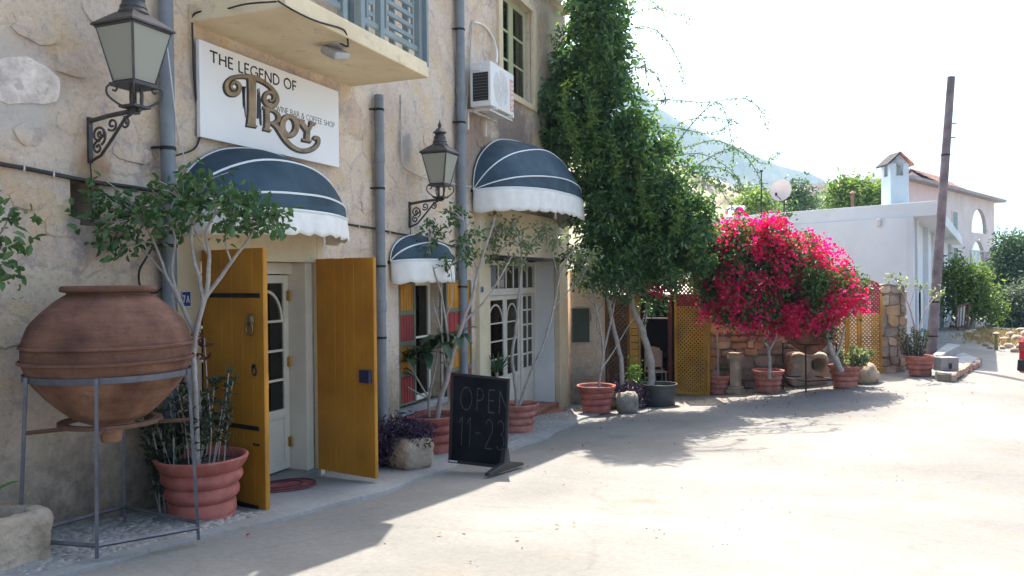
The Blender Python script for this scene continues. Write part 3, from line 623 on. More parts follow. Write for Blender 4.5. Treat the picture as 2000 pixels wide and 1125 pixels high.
# ------------------------------------------------------------------ things fixed to the facade
# signboard with its lettering
sb0, sb1 = W(390, 75, .07), W(390, 265, .07); sb2, sb3 = W(662, 180, .07), W(662, 328, .07)
sy0, sy1, sz0, sz1 = (sb0.y + sb1.y) / 2, (sb2.y + sb3.y) / 2, (sb1.z + sb3.z) / 2, (sb0.z + sb2.z) / 2
sg = thing('signboard', 'white rectangular signboard with brown and black lettering above the open yellow doors', 'sign', (.0, (sy0 + sy1) / 2, sz0))
m_signw = M('sign_white', (.76, .75, .74), .5, .03, 1.5, .02)
mb = MB(); mb.lohi((.03, sy0, sz0), (.07, sy1, sz1)); mb.build('panel', m_signw, sg, bevel=.004)
m_black = M('black_letter', (.025, .02, .02), .5, .2, 10, 0); m_bronze = M('bronze_letter', (.19, .125, .065), .42, .3, 9, .1, metal=.25, c2=(.27, .18, .095))
mp = lambda u, v, h: (.07 + h, u, v)
a0, a1 = W(380 + 120 / 4.017, 60 + 172 / 4.018, .07), W(380 + 135 / 4.017, 60 + 258 / 4.018, .07); e1 = W(380 + 797 / 4.017, 60 + 470 / 4.018, .07)
tw = 'THE LEGEND OF'; h = .096
write_parts(tw, mp, a0.y, a1.z + .012, h, (e1.y - a0.y) / (text_width(tw) * h), .0125, -.002, .004, m_black, sg)
a0 = W(380 + 642 / 4.017, 60 + 630 / 4.018, .07); e1 = W(380 + 1098 / 4.017, 60 + 762 / 4.018, .07); tw = 'WINE BAR & COFFEE SHOP'; h = .055
write_parts(tw, mp, a0.y, (a0.z + e1.z) / 2, h, (e1.y - a0.y) / (text_width(tw) * h), .0048, -.001, .0015, m_black, sg)
def q2(u, v, h):
    p = W(380 + u / 4.017, 60 + v / 4.018, .07); return (.07 + h, p.y, p.z)
def cur(pts, ws, n=7):
    sp = spline([(p[0], p[1], 0) for p in pts], n); k = len(sp); w = np.interp(np.linspace(0, 1, k), np.linspace(0, 1, len(ws)), ws); return [(p.x, p.y) for p in sp], list(w)
def el(cx, cy, rx, ry, a0=0, a1=360, n=40): return [(cx + rx * math.cos(R(a0 + (a1 - a0) * i / n)), cy + ry * math.sin(R(a0 + (a1 - a0) * i / n))) for i in range(n + 1)]
logo = []
logo.append(cur([(480, 372), (420, 360), (350, 358), (290, 372), (252, 408), (246, 452), (268, 490), (312, 497), (345, 472), (350, 432), (328, 404), (298, 408), (284, 436), (296, 462), (316, 458)], [40, 30, 24, 26, 30, 32, 32, 30, 26, 22, 18, 14, 11]))
logo.append(cur([(440, 368), (500, 382), (560, 415), (608, 458), (640, 510), (642, 560), (610, 590), (570, 578), (546, 540), (556, 498), (590, 482), (618, 505), (616, 540), (594, 552), (580, 535)], [40, 30, 24, 26, 30, 30, 30, 28, 24, 20, 16, 13, 11]))
logo.append(cur([(446, 372), (447, 500), (446, 640), (442, 735)], [62, 56, 56, 66]))
logo.append(([(402, 738), (486, 752)], [16, 16]))
logo.append(cur([(565, 612), (566, 700), (564, 772)], [38, 36, 38])); logo.append(([(532, 602), (600, 616)], [15, 15])); logo.append(([(534, 770), (596, 784)], [15, 15]))
logo.append(cur([(580, 622), (620, 628), (652, 660), (652, 700), (620, 722), (582, 722)], [18, 22, 28, 28, 20, 14]))
logo.append(cur([(600, 722), (640, 752), (672, 800), (710, 856), (760, 906), (820, 936), (880, 940), (934, 920), (966, 884), (966, 846), (944, 838), (932, 856)], [22, 30, 32, 32, 30, 28, 28, 28, 26, 24, 22, 18]))
logo.append((el(740, 746, 56, 74), [30 + 12 * abs(math.cos(R(9 * i))) for i in range(41)]))
logo.append(([(826, 706), (884, 792)], [36, 32])); logo.append(([(920, 726), (880, 796)], [22, 26])); logo.append(([(883, 782), (878, 862)], [34, 34]))
logo.append(([(802, 694), (858, 712)], [15, 15])); logo.append(([(896, 716), (946, 732)], [15, 15])); logo.append(([(838, 854), (912, 870)], [15, 15]))
back = MB(); front = MB()
for i, (p, w) in enumerate(logo):
    back.ribbon([(x - 5, y + 4) for x, y in p], [v + 13 for v in w], q2, -.003, .006 + .0002 * i); front.ribbon(p, w, q2, .004, .011 + .0003 * i)
for p, w in (([(365, 442), (400, 446)], [14, 14]), ([(383, 445), (386, 520), (398, 680)], [26, 18, 3]), ([(376, 450), (380, 610)], [10, 2]), ([(492, 455), (494, 690)], [4, 16]), ([(504, 450), (508, 560), (512, 735)], [3, 22, 4]), ([(520, 620), (520, 745)], [3, 9])): back.ribbon(p, w, q2, -.003, .005)
back.build('logo_outline', m_black, sg); front.build('logo_letter', m_bronze, sg)

# domed awnings: hoops turn about the two lower corners; the front hoop carries a scalloped valance
m_navy = M('navy_canvas', (.028, .053, .076), .85, .25, 2.2, .2, 160, c2=(.045, .076, .102), bdist=.003)
m_valance = M('white_canvas', (.72, .70, .66), .8, .08, 6, .12, 200, bdist=.003); m_pipe = M('white_piping', (.72, .72, .7), .6, .04, 10, 0)
def awning(y0, y1, z, rad, proj, drop, label, nsc, ribs=(88, 52, 18), th0=4):
    a = thing('dome_awning', label, 'awning', (0, (y0 + y1) / 2, z), group='blue domed awnings'); w = (y1 - y0) / 2; yc = (y0 + y1) / 2
    ph = np.linspace(0, math.pi, 33); th = np.radians(np.linspace(90, th0, 19))
    rb_ = sorted(set(ribs + (th0,)))
    def pt(f, t):
        dg = math.degrees(t); s_ = 1
        for a_, b_ in zip(rb_[:-1], rb_[1:]):
            if a_ <= dg <= b_: s_ = 1 - .035 * math.sin(math.pi * (dg - a_) / (b_ - a_)) * math.sin(f) + .02 * mnoise.noise(Vector((f * 2.5, dg * .09, y0)))
        return (.03 + proj * s_ * math.sin(f) ** .8 * math.cos(t), yc - w * math.cos(f), z + rad * s_ * math.sin(f) ** .8 * math.sin(t))
    X = np.array([[pt(f, t) for f in ph] for t in th])
    c = link('canopy', grid_mesh('canopy', X[..., 0], X[..., 1], X[..., 2]), m_navy, a, smooth=80); so_ = c.modifiers.new('thick', 'SOLIDIFY'); so_.thickness = .006; so_.offset = -1
    for t in ribs + (th0,):
        m = MB(); m.tube([Vector(pt(f, R(t))) + Vector((.004, 0, .004)) for f in ph], .011, 6); m.build('piping', m_pipe, a, smooth=60)
    n = nsc * 8; rows = []; fr = np.linspace(0, math.pi, n + 1)
    # equal steps along the front hoop
    P_ = np.array([pt(f, R(th0)) for f in np.linspace(0, math.pi, 400)]); s = np.concatenate([[0], np.cumsum(np.linalg.norm(np.diff(P_, axis=0), axis=1))]); u = np.linspace(0, s[-1], n + 1)
    F_ = np.stack([np.interp(u, s, P_[:, k]) for k in range(3)], -1)
    for k in range(6):
        q = F_.copy(); f = k / 5; sc = .028 * np.abs(np.sin(np.arange(n + 1) / 8 * math.pi)); q[:, 2] -= f * (drop + sc); q[:, 0] += .014 * f * np.sin(np.arange(n + 1) * .9) + .012 * f * np.sin(np.arange(n + 1) * .37 + y0) + .01 * f; rows.append(q)
    A = np.array(rows); v = link('valance', grid_mesh('valance', A[..., 0], A[..., 1], A[..., 2]), m_valance, a, smooth=80); so_ = v.modifiers.new('thick', 'SOLIDIFY'); so_.thickness = .004
    m = MB(); m.lohi((.0, y0 - .02, z - .03), (.035, y1 + .02, z + .01)); m.build('wall_bar', m_iron, a)
    return a
awning(5.15, 7.26, 2.10, .66, .62, .2, 'large navy blue domed awning with white scalloped valance above the open yellow doors', 12)
awning(8.62, 10.1, 1.74, .36, .34, .27, 'smallest navy domed awning, above the green shuttered window', 7, ribs=(88, 45))
awning(11.12, 15.1, 2.88, 1.03, .95, .34, 'widest navy domed awning with white valance beside the climbing plant', 16)

# wall lanterns on scrolled brackets
m_lamp = M('lantern_metal', (.075, .07, .068), .5, .35, 9, .25, 50, metal=.5, wear=.5)
m, t_, b_, o_ = newmat('milk_glass'); b_.inputs['Base Color'].default_value = (.52, .52, .45, 1); b_.inputs['Roughness'].default_value = .35
tr_ = nd(t_, 'ShaderNodeBsdfTranslucent'); tr_.inputs[0].default_value = (.7, .69, .6, 1); mx_ = nd(t_, 'ShaderNodeMixShader'); mx_.inputs[0].default_value = .5
t_.links.new(b_.outputs[0], mx_.inputs[1]); t_.links.new(tr_.outputs[0], mx_.inputs[2]); t_.links.new(mx_.outputs[0], o_.inputs[0]); m_milk = m
def scroll(cx, cz, r, a0, turns, n=26, sgn=1): return [(cx + r * (1 - .8 * i / (n - 1)) * math.cos(a0 + sgn * turns * 2 * math.pi * i / (n - 1)), cz + r * (1 - .8 * i / (n - 1)) * math.sin(a0 + sgn * turns * 2 * math.pi * i / (n - 1))) for i in range(n)]
def lantern(loc, label):
    a = thing('wall_lantern', label, 'lamp', loc, group='old street lanterns on the facade')
    L = .46   # out from the wall; local origin = wall, underside of the arm
    br = MB(); br.lohi((0, -.018, -.30), (.022, .018, .04)); br.tube([(0.01, 0, .01), (.2, 0, .035), (L + .05, 0, .055)], .018, 8)
    br.tube([(.01, 0, -.29), (.12, 0, -.25), (.24, 0, -.13), (.36, 0, .0), (L - .02, 0, .04)], .012, 6)
    br.build('bracket', m_lamp, a, smooth=50, local=True)
    for cx, cz, r, a0, tn, sg_ in ((.10, -.10, .075, -1.2, 1.4, 1), (.115, -.09, .05, 2.2, 1.2, -1), (.09, -.19, .05, 1.2, 1.3, 1), (.235, -.03, .05, -2.4, 1.3, 1), (.36, -.03, .045, 1.7, 1.4, -1)):
        s_ = MB(); s_.tube([(x, .0, z) for x, z in scroll(cx, cz, r, a0, tn, sgn=sg_)], .009, 5); s_.build('scroll', m_lamp, a, smooth=60, local=True)
    z0 = .075; s_ = MB(); s_.box((L, 0, z0), (.15, .15, .018)); s_.box((L, 0, z0 - .025), (.05, .05, .05)); s_.tube([(L - .02, .0, z0), (L - .028, 0, z0 + .07), (L - .02, 0, z0 + .15)], .019, 6); s_.tube([(L + .03, .03, z0), (L + .035, .03, z0 + .08), (L + .03, .03, z0 + .15)], .013, 6); s_.build('base', m_lamp, a, smooth=40, local=True)
    for k in range(4):
        an = math.pi / 4 + k * math.pi / 2; c, sn = math.cos(an), math.sin(an)
        pr = [(.07, .0), (.12, .025), (.175, .075), (.18, .13), (.145, .155), (.115, .135), (.125, .108), (.145, .115)]
        s_ = MB(); s_.tube(spline([(L + r * c, r * sn, z0 + z) for r, z in pr], 4), .008, 6); s_.build('curl', m_lamp, a, smooth=60, local=True)
    zb, zt, hb, ht = z0 + .165, z0 + .555, .094, .176
    s_ = MB(); s_.box((L, 0, zb - .012), (2 * hb + .05, 2 * hb + .05, .024))
    for k in range(4):
        c1 = [(hb, hb), (-hb, hb), (-hb, -hb), (hb, -hb)]; c2 = [(ht, ht), (-ht, ht), (-ht, -ht), (ht, -ht)]
        s_.tube([(L + c1[k][0], c1[k][1], zb), (L + c2[k][0], c2[k][1], zt + .03)], .012, 4)
        q = (k + 1) % 4; s_.tube([(L + c2[k][0], c2[k][1], zt), (L + c2[q][0], c2[q][1], zt)], .014, 4); s_.tube([(L + c1[k][0], c1[k][1], zb + .008), (L + c1[q][0], c1[q][1], zb + .008)], .011, 4)
    s_.build('frame', m_lamp, a, local=True)
    for k in range(4):
        q = (k + 1) % 4; s_ = MB(); A = [Vector((L + c1[k][0] * .985, c1[k][1] * .985, zb)), Vector((L + c1[q][0] * .985, c1[q][1] * .985, zb)), Vector((L + c2[q][0] * .985, c2[q][1] * .985, zt)), Vector((L + c2[k][0] * .985, c2[k][1] * .985, zt))]
        nn = (A[1] - A[0]).cross(A[3] - A[0]).normalized() * .004; s_.prism(A, nn); s_.build('pane', m_milk, a, local=True)
    s_ = MB(); rr = [(ht + .022, zt + .005), (ht + .02, zt + .02), (.085, zt + .115), (.05, zt + .13)]; vs = []
    for r, z in rr: vs += [(L + r, r, z), (L - r, r, z), (L - r, -r, z), (L + r, -r, z)]
    s_.add(vs, [(i * 4 + j, i * 4 + (j + 1) % 4, i * 4 + 4 + (j + 1) % 4, i * 4 + 4 + j) for i in range(3) for j in range(4)] + [(3, 2, 1, 0), (12, 13, 14, 15)]); s_.build('roof', m_lamp, a, local=True)
    s_ = MB(); s_.lathe([(.1, 0), (.106, .012), (.097, .03), (.09, .04), (.094, .05), (.08, .08), (.075, .10), (.079, .112), (.066, .13), (.058, .155), (.082, .165), (.085, .178), (.06, .195), (.045, .22), (.022, .235), (.018, .25), (.026, .262), (.02, .28), (.008, .31), (0, .345)], (L, 0, zt + .105), 20); s_.build('vent_cap', m_lamp, a, smooth=45, local=True)
    s_ = MB(); s_.tube([(.012, 0, -.29), (.015, .004, -.4), (.01, -.004, -.52)], .005, 5); s_.build('wire', m_iron, a, local=True)
    return a
p1, p2 = W(173, 240), W(799, 400)
la = lantern((.0, p1.y, p1.z), 'large black wall lantern with milky panes left of the signboard')
copy_tree(la, (.0, p2.y, p2.z), 0, 'black wall lantern with milky panes between the small awning and the air conditioner')

# drainpipes
m_pvc = M('grey_pipe', (.165, .185, .205), .45, .12, 4, .05, c2=(.19, .21, .23), wear=.2)
def drain(px, ztop, zbot, r, label, cl, light=None):
    p = W(px, 300, .09); a = thing('drainpipe', label, 'pipe', (.09, p.y, zbot), group='grey drainpipes on the facade')
    m = MB(); m.tube([(.09, p.y, zbot), (.09, p.y, ztop)], r, 14); m.build('pipe', m_pvc, a, smooth=50)
    for py in cl:
        z = W(px, py, .09).z; m = MB(); m.lathe([(r + .006, -.014), (r + .007, 0), (r + .006, .014)], (.09, p.y, z), 16); m.lohi((-.01, p.y - r - .03, z - .008), (.086, p.y - r - .001, z + .008)); m.build('clamp', m_iron, a, smooth=40)
    for py in cl[1::2]:
        z = W(px, py - 60, .09).z; m = MB(); m.lathe([(r + .004, -.06), (r + .009, -.05), (r + .009, .05), (r + .004, .06)], (.09, p.y, z), 16); m.build('socket', m_pvc, a, smooth=40)
drain(328, 6.9, -.42, .058, 'thick grey drainpipe between the first lantern and the signboard', (290, 480, 640))
drain(741, 3.73, -.75, .058, 'grey drainpipe under the balcony corner, right of the yellow doors', (215, 368, 520, 660))
drain(901, 6.9, -.95, .068, 'grey drainpipe rising behind the second lantern to the roof', (60, 240, 420, 560))

# cables and conduits
m_cable = M('black_cable', (.03, .026, .026), .6, .2, 10, 0); m_cond = M('white_conduit', (.5, .47, .43), .6, .1, 10, 0)
def cable(name, label, px, r, mat, x=.03, clips=(), cat='cable'):
    pts = spline([W(q[0], q[1], q[2] if len(q) > 2 else x) for q in px], 8); a = thing(name, label, cat, tuple(pts[0]))
    m = MB(); m.tube(pts, r, 6); m.build('line', mat, a, smooth=60)
    for q in clips:
        c = W(q[0], q[1], x); m = MB(); m.box(c, (.03, .012, .04)); m.build('clip', m_cond, a)
    return a
cable('wall_cable', 'thick black cable running along the wall below the first lantern', [(-60, 306), (0, 320), (45, 328), (100, 339), (180, 355), (260, 366), (330, 378)], .016, m_cable, .03, [(45, 328), (103, 340)])
cable('wall_cable', 'black cable clipped to the wall between the large awning and the doorway pilaster', [(640, 430), (690, 440), (735, 447), (770, 455), (800, 460), (840, 466), (880, 480), (925, 486)], .013, m_cable, .03, [(700, 442), (760, 453), (815, 462)])
cable('sign_cable', 'thin black cable looping from the balcony edge down beside the signboard', [(540, 3, 1.03), (480, 8, .7), (430, 20, .3), (385, 24, .1), (376, 40), (377, 90), (379, 150), (388, 230), (391, 262), (380, 290), (350, 302), (335, 305)], .008, m_cable, .03)
cable('floodlight_cable', 'thin black cable drooping along the balcony edge to the floodlight', [(543, 2, 1.02), (580, 24, 1.02), (620, 42, 1.02), (665, 55, 1.02), (676, 66, 1.01), (679, 90, .95), (660, 82, .85)], .009, m_cable)
cable('wall_conduit', 'thin pale conduit running down the plaster to the second lantern', [(783, 186), (784, 250), (785, 310), (792, 328), (815, 342), (850, 352), (920, 365)], .011, m_cond, .03, [(783, 200), (784, 230), (785, 262), (785, 300)], 'conduit')
cable('conduit', 'white pipe sleeve rising along the wall left of the air conditioner', [(923, 42), (918, 110), (912, 190), (907, 240)], .016, m_cond, .03, (), 'conduit')
cable('refrigerant_hose', 'white insulated hose curving down to the air conditioner', [(925, 43), (945, 50), (962, 72), (970, 100, .1), (970, 122, .25)], .018, m_white, .04, (), 'hose')
cable('white_string', 'thin white string stretched from the lantern down beside the drainpipe', [(326, 85, .2), (334, 150, .18), (344, 230, .16), (358, 300, .14), (372, 345, .12)], .004, m_white, .1, (), 'string')
cable('loose_wire', 'loose black wires curling behind the drainpipe near the jar', [(300, 480), (285, 505), (272, 530), (275, 560), (300, 572), (322, 560)], .009, m_cable, .05, (), 'wire')

# air conditioner
a0 = W(955, 190, .42); y0 = a0.y - .02; zb = W(955, 206, .42).z; H = .66; Wd = .93
ac = thing('air_conditioner', 'white outdoor air conditioner unit on brackets below the upper window', 'air conditioner', (.25, y0 + Wd / 2, zb))
mb = MB(); mb.lohi((.12, y0, zb), (.46, y0 + Wd, zb + H)); mb.build('casing', m_white, ac, bevel=.012)
mb = MB(); mb.lohi((.17, y0 - .006, zb + .08), (.42, y0 - .001, zb + .50)); mb.build('side_vent', m_dark, ac)
for i in range(9): mb = MB(); mb.lohi((.17, y0 - .013, zb + .10 + i * .045), (.42, y0 - .0065, zb + .106 + i * .045)); mb.build('fin', M('vent_fin', (.12, .12, .12), .5, .1, 5, 0) if i == 0 else bpy.data.materials['vent_fin'], ac)
mb = MB(); mb.lohi((.15, y0 - .02, zb + .53), (.3, y0 - .001, zb + .6)); mb.build('handle', m_white, ac, bevel=.005)
gr = MB(); cy_, cz_ = y0 + .38, zb + H / 2
for r in np.linspace(.06, .27, 6): gr.tube([(.468, cy_ + r * math.cos(q), cz_ + r * math.sin(q)) for q in np.linspace(0, 2 * math.pi, 28)], .004, 4)
for q in range(8): gr.tube([(.472, cy_ + .04 * math.cos(q * math.pi / 4), cz_ + .04 * math.sin(q * math.pi / 4)), (.472, cy_ + .28 * math.cos(q * math.pi / 4), cz_ + .28 * math.sin(q * math.pi / 4))], .004, 4)
gr.build('fan_grille', m_white, ac)
mb = MB(); mb.lohi((.461, y0 + Wd - .17, zb + .06), (.464, y0 + Wd - .02, zb + H - .1)); mb.build('badge', M('badge_pink', (.62, .3, .28), .5, .05, 3, 0), ac)
m = MB(); write(m, 'VESTEL', lambda u, v, h: (.464 + h, y0 + Wd - .04 - v, zb + .08 + u), 0, 0, .105, (H - .2) / (text_width('VESTEL') * .105), .02, 0, .003); m.build('lettering', m_white, ac)
for yy_ in (y0 + .12, y0 + Wd - .15):
    mb = MB(); mb.lohi((-.01, yy_, zb - .045), (.5, yy_ + .04, zb - .002)); mb.lohi((-.01, yy_, zb - .3), (.03, yy_ + .04, zb - .046)); mb.build('support', m_white, ac)
for x_ in (.14, .40): mb = MB(); mb.lohi((x_, y0 + .02, zb - .08), (x_ + .04, y0 + Wd - .02, zb - .046)); mb.build('rail', m_cond, ac)

# floodlight under the balcony, plaques, meter box
fp = CAMP + ray(655, 100) * 1; d_ = ray(655, 100); q = CAMP + d_ * ((slab_z - .06 - CAMP.z) / d_.z)
fl = thing('floodlight', 'small grey floodlight fixed under the balcony slab', 'lamp', (q.x, q.y, slab_z))
m = MB(); m.lohi((q.x - .08, q.y - .1, slab_z - .012), (q.x + .1, q.y + .1, slab_z - .001)); m.build('plate', m_cond, fl)
rt = Matrix.Rotation(R(28), 3, 'Y') @ Matrix.Rotation(R(12), 3, 'X'); m = MB(); m.box((q.x, q.y, slab_z - .075), (.19, .22, .075), rt); m.build('housing', M('grey_lamp', (.4, .4, .4), .5, .1, 6, .1), fl, bevel=.02); m = MB(); m.box(Vector((q.x, q.y, slab_z - .075)) + rt @ Vector((.0, 0, -.041)), (.15, .18, .006), rt); m.build('lens', m_milk, fl)
m = MB(); m.tube([(q.x - .1, q.y, slab_z - .01), (q.x - .1, q.y - .02, slab_z - .08), (q.x - .03, q.y - .02, slab_z - .08)], .01, 6); m.build('yoke', m_iron, fl)
m_plq = M('blue_enamel', (.03, .06, .22), .35, .15, 10, .05)
for px, py, w_, h_, tx, lb in ((363, 584, .105, .135, '7 A', 'blue enamel house number plate on the cream surround beside the yellow doors'), (941.5, 565.5, .1, .1, '', 'tiny blue house number plate on the doorway pilaster')):
    c = W(px, py, .074 if tx == '' else .038); a = thing('number_plate', lb, 'plate', tuple(c)); m = MB(); m.lohi((c.x - .002, c.y - w_ / 2, c.z - h_ / 2), (c.x + .006, c.y + w_ / 2, c.z + h_ / 2)); m.build('plate', m_plq, a, bevel=.002); 
    m = MB()
    for lo, hi in (((-1, -1), (1, -.9)), ((-1, .9), (1, 1)), ((-1, -.9), (-.9, .9)), ((.9, -.9), (1, .9))): m.lohi((c.x + .0062, c.y + lo[0] * w_ / 2, c.z + lo[1] * h_ / 2), (c.x + .008, c.y + hi[0] * w_ / 2, c.z + hi[1] * h_ / 2))
    m.build('border', m_white, a)
    if tx: m = MB(); write(m, tx, lambda u, v, h: (c.x + .0062 + h, c.y + u, c.z + v), -.04, -.03, .058, .62, .009, 0, .002); m.build('lettering', m_white, a)
# ------------------------------------------------------------------ jar, pots and plants along the facade
m_terra = M('red_terracotta', (.33, .085, .065), .75, .25, 3.5, .2, 40, c2=(.40, .125, .095), wear=.5, wcol=(.42, .2, .16))
m_terra2 = M('faded_terracotta', (.33, .105, .075), .8, .3, 4.5, .25, 40, c2=(.42, .165, .125), wear=.6, wcol=(.44, .27, .22))
m_soil = M('soil', (.05, .035, .025), .95, .4, 14, .8, 30)
m_clay = M('old_clay', (.21, .092, .055), .88, .35, 3.2, .5, 22, c2=(.32, .165, .10), wear=.55, bdist=.015)
m_steel = M('galvanised_bar', (.115, .115, .13), .5, .3, 8, .1, metal=.5, wear=.4)
m_rust = M('rusty_iron', (.14, .07, .045), .8, .35, 12, .3)
m_bark = M('pale_bark', (.36, .315, .285), .85, .25, 14, .5, 60, wear=.3)
m_stone = M('limestone', (.31, .225, .155), .92, .3, 4, .8, 18, c2=(.38, .30, .225), wear=.5, bdist=.025)
m_stoned = M('dark_limestone', (.25, .215, .17), .92, .35, 5, .8, 18, wear=.5, bdist=.025)
def rock(name, loc, size, mat, boxy=2.0, amp=.1, seed=0, parent=None, hollow=0, sub=3, rotz=0, local=False):
    bm = bmesh.new(); bmesh.ops.create_icosphere(bm, subdivisions=sub, radius=1)
    for v in bm.verts:
        n = v.co.normalized(); k = (abs(n.x) ** boxy + abs(n.y) ** boxy + abs(n.z) ** boxy) ** (-1 / boxy); p = n * k
        p *= 1 + amp * mnoise.fractal(p * 1.4 + Vector((seed * 7.1, seed * 3.3, 1)), 1, 2, 4)
        if hollow and n.z > .1 and max(abs(p.x), abs(p.y)) < .72: p.z -= hollow
        v.co = Vector((p.x * size[0] / 2, p.y * size[1] / 2, (p.z + 1) * size[2] / 2))
    if rotz: bmesh.ops.rotate(bm, verts=bm.verts[:], cent=(0, 0, 0), matrix=Matrix.Rotation(rotz, 3, 'Z'))
    bmesh.ops.translate(bm, verts=bm.verts[:], vec=loc)
    me = bpy.data.meshes.new(name); bm.to_mesh(me); bm.free(); return link(name, me, mat, parent, 70, local)

# the big jar and its stand
JC = P(215, 700, 5.28); sJ = 5.28 / FPX
jar = thing('storage_jar', 'huge rounded antique clay storage jar resting in an iron stand at the left', 'jar', (JC.x, JC.y, P(215, 862, 5.28).z))
prof = [(0, 864), (18, 863), (21, 856), (23, 843), (30, 830), (72, 813), (108, 785), (136, 757), (153, 735), (161, 716), (166, 700), (167, 686), (165, 664), (159, 645), (149, 627), (119, 599), (97, 583), (82, 574), (84, 571), (93, 569), (95, 564), (92, 559), (84, 558), (76, 563), (74, 580)]
zp = lambda y: P(212, y, 5.28).z
spf = spline([(r * sJ * .9, zp(y), 0) for r, y in prof], 4)
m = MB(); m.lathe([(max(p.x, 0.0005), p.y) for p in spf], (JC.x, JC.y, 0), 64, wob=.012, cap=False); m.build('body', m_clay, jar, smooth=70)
for y, r in ((672, 166), (700, 167.5)):
    m = MB(); m.lathe([(r * sJ * .92 - .004, zp(y) - .012), (r * sJ * .92 + .006, zp(y) - .006), (r * sJ * .92 + .006, zp(y) + .006), (r * sJ * .92 - .004, zp(y) + .012)], (JC.x, JC.y, 0), 64, wob=.012, cap=False); m.build('band', m_clay, jar, smooth=40)
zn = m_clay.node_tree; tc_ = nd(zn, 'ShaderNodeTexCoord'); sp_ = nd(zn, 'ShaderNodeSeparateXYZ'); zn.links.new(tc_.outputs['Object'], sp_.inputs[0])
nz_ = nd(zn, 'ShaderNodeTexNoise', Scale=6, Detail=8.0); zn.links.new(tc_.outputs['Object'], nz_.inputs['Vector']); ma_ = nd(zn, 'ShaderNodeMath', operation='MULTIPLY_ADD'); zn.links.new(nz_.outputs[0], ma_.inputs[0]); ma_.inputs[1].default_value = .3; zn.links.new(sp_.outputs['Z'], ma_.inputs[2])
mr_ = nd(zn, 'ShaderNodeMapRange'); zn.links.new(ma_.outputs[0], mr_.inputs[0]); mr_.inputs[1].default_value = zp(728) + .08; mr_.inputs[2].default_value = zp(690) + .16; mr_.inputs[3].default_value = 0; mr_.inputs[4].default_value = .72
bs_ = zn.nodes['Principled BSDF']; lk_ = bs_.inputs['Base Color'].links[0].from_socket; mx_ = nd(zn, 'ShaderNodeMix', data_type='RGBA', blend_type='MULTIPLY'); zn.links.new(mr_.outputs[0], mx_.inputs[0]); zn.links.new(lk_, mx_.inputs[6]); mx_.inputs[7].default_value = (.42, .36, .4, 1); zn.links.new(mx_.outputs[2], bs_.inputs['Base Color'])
mp2 = nd(zn, 'ShaderNodeMapping'); mp2.inputs['Scale'].default_value = (2.5, 2.5, 30); zn.links.new(tc_.outputs['Object'], mp2.inputs[0]); n2_ = nd(zn, 'ShaderNodeTexNoise', Scale=1.0, Detail=6.0, Roughness=.7); zn.links.new(mp2.outputs[0], n2_.inputs['Vector'])
r2_ = nd(zn, 'ShaderNodeValToRGB'); r2_.color_ramp.elements[0].position = .3; r2_.color_ramp.elements[0].color = (.6, .58, .56, 1); r2_.color_ramp.elements[1].position = .7; r2_.color_ramp.elements[1].color = (1.0, 1.0, 1.0, 1); zn.links.new(n2_.outputs[0], r2_.inputs[0])
m3_ = nd(zn, 'ShaderNodeMix', data_type='RGBA', blend_type='MULTIPLY'); m3_.inputs[0].default_value = .9; zn.links.new(mx_.outputs[2], m3_.inputs[6]); zn.links.new(r2_.outputs[0], m3_.inputs[7])
n4_ = nd(zn, 'ShaderNodeTexNoise', Scale=55, Detail=4.0); zn.links.new(tc_.outputs['Object'], n4_.inputs['Vector']); r4_ = nd(zn, 'ShaderNodeValToRGB'); r4_.color_ramp.elements[0].position = .74; r4_.color_ramp.elements[1].position = .8; zn.links.new(n4_.outputs[0], r4_.inputs[0])
m4_ = nd(zn, 'ShaderNodeMix', data_type='RGBA'); zn.links.new(r4_.outputs[0], m4_.inputs[0]); zn.links.new(m3_.outputs[2], m4_.inputs[6]); m4_.inputs[7].default_value = (.5, .4, .33, 1); zn.links.new(m4_.outputs[2], bs_.inputs['Base Color'])
bp_ = [n for n in zn.nodes if n.type == 'BUMP'][0]; ad_ = nd(zn, 'ShaderNodeMath', operation='ADD'); zn.links.new(bp_.inputs['Height'].links[0].from_socket, ad_.inputs[0]); zn.links.new(n2_.outputs[0], ad_.inputs[1]); zn.links.new(ad_.outputs[0], bp_.inputs['Height'])
st = thing('jar_stand', 'tall grey iron stand with splayed legs carrying the huge clay jar', 'stand', (JC.x, JC.y, g(JC.x, JC.y)))
rr = 146.5 * sJ; zr = zp(728)
m = MB(); m.lathe([(rr - .002, zr - .022), (rr + .007, zr - .019), (rr + .007, zr + .019), (rr - .002, zr + .019)], (JC.x, JC.y, 0), 48, cap=False); m.build('ring', m_steel, st, smooth=40)
m = MB(); r2 = 78 * sJ; z2 = zp(822); m.lathe([(r2, z2 - .014), (r2 + .05, z2 - .014), (r2 + .05, z2 + .012), (r2, z2 + .012), (r2, z2 - .018)], (JC.x, JC.y, 0), 40, cap=False); m.build('lower_ring', m_rust, st, smooth=40)
feet = []
for px_, py_, sp_x in ((187, 735, .07), (368, 725, .05), (50, 728, .05), (0, 0, .03)):
    if px_: d_ = min((Vector((math.cos(t), math.sin(t), 0)) for t in np.linspace(0, 6.28, 720) if (Vector((math.cos(t), math.sin(t), 0)).dot(CAMP - JC) > 0 or px_ != 187)), key=lambda d: abs((lambda v: WPX / 2 + FPX * v.dot(RGT) / v.dot(FWD) - px_)(JC + d * (rr + .016) - CAMP)) + (9 if d.dot(_r0) * (px_ - 212) < 0 else 0))
    else: d_ = -(feet[0] - Vector((JC.x, JC.y, feet[0].z))).normalized()
    p_ = Vector((JC.x, JC.y, 0)) + d_ * (rr + .016 + sp_x); p_.x = max(p_.x, .06); p_.z = g(p_.x, p_.y) + .02; feet.append(p_)
legs = []
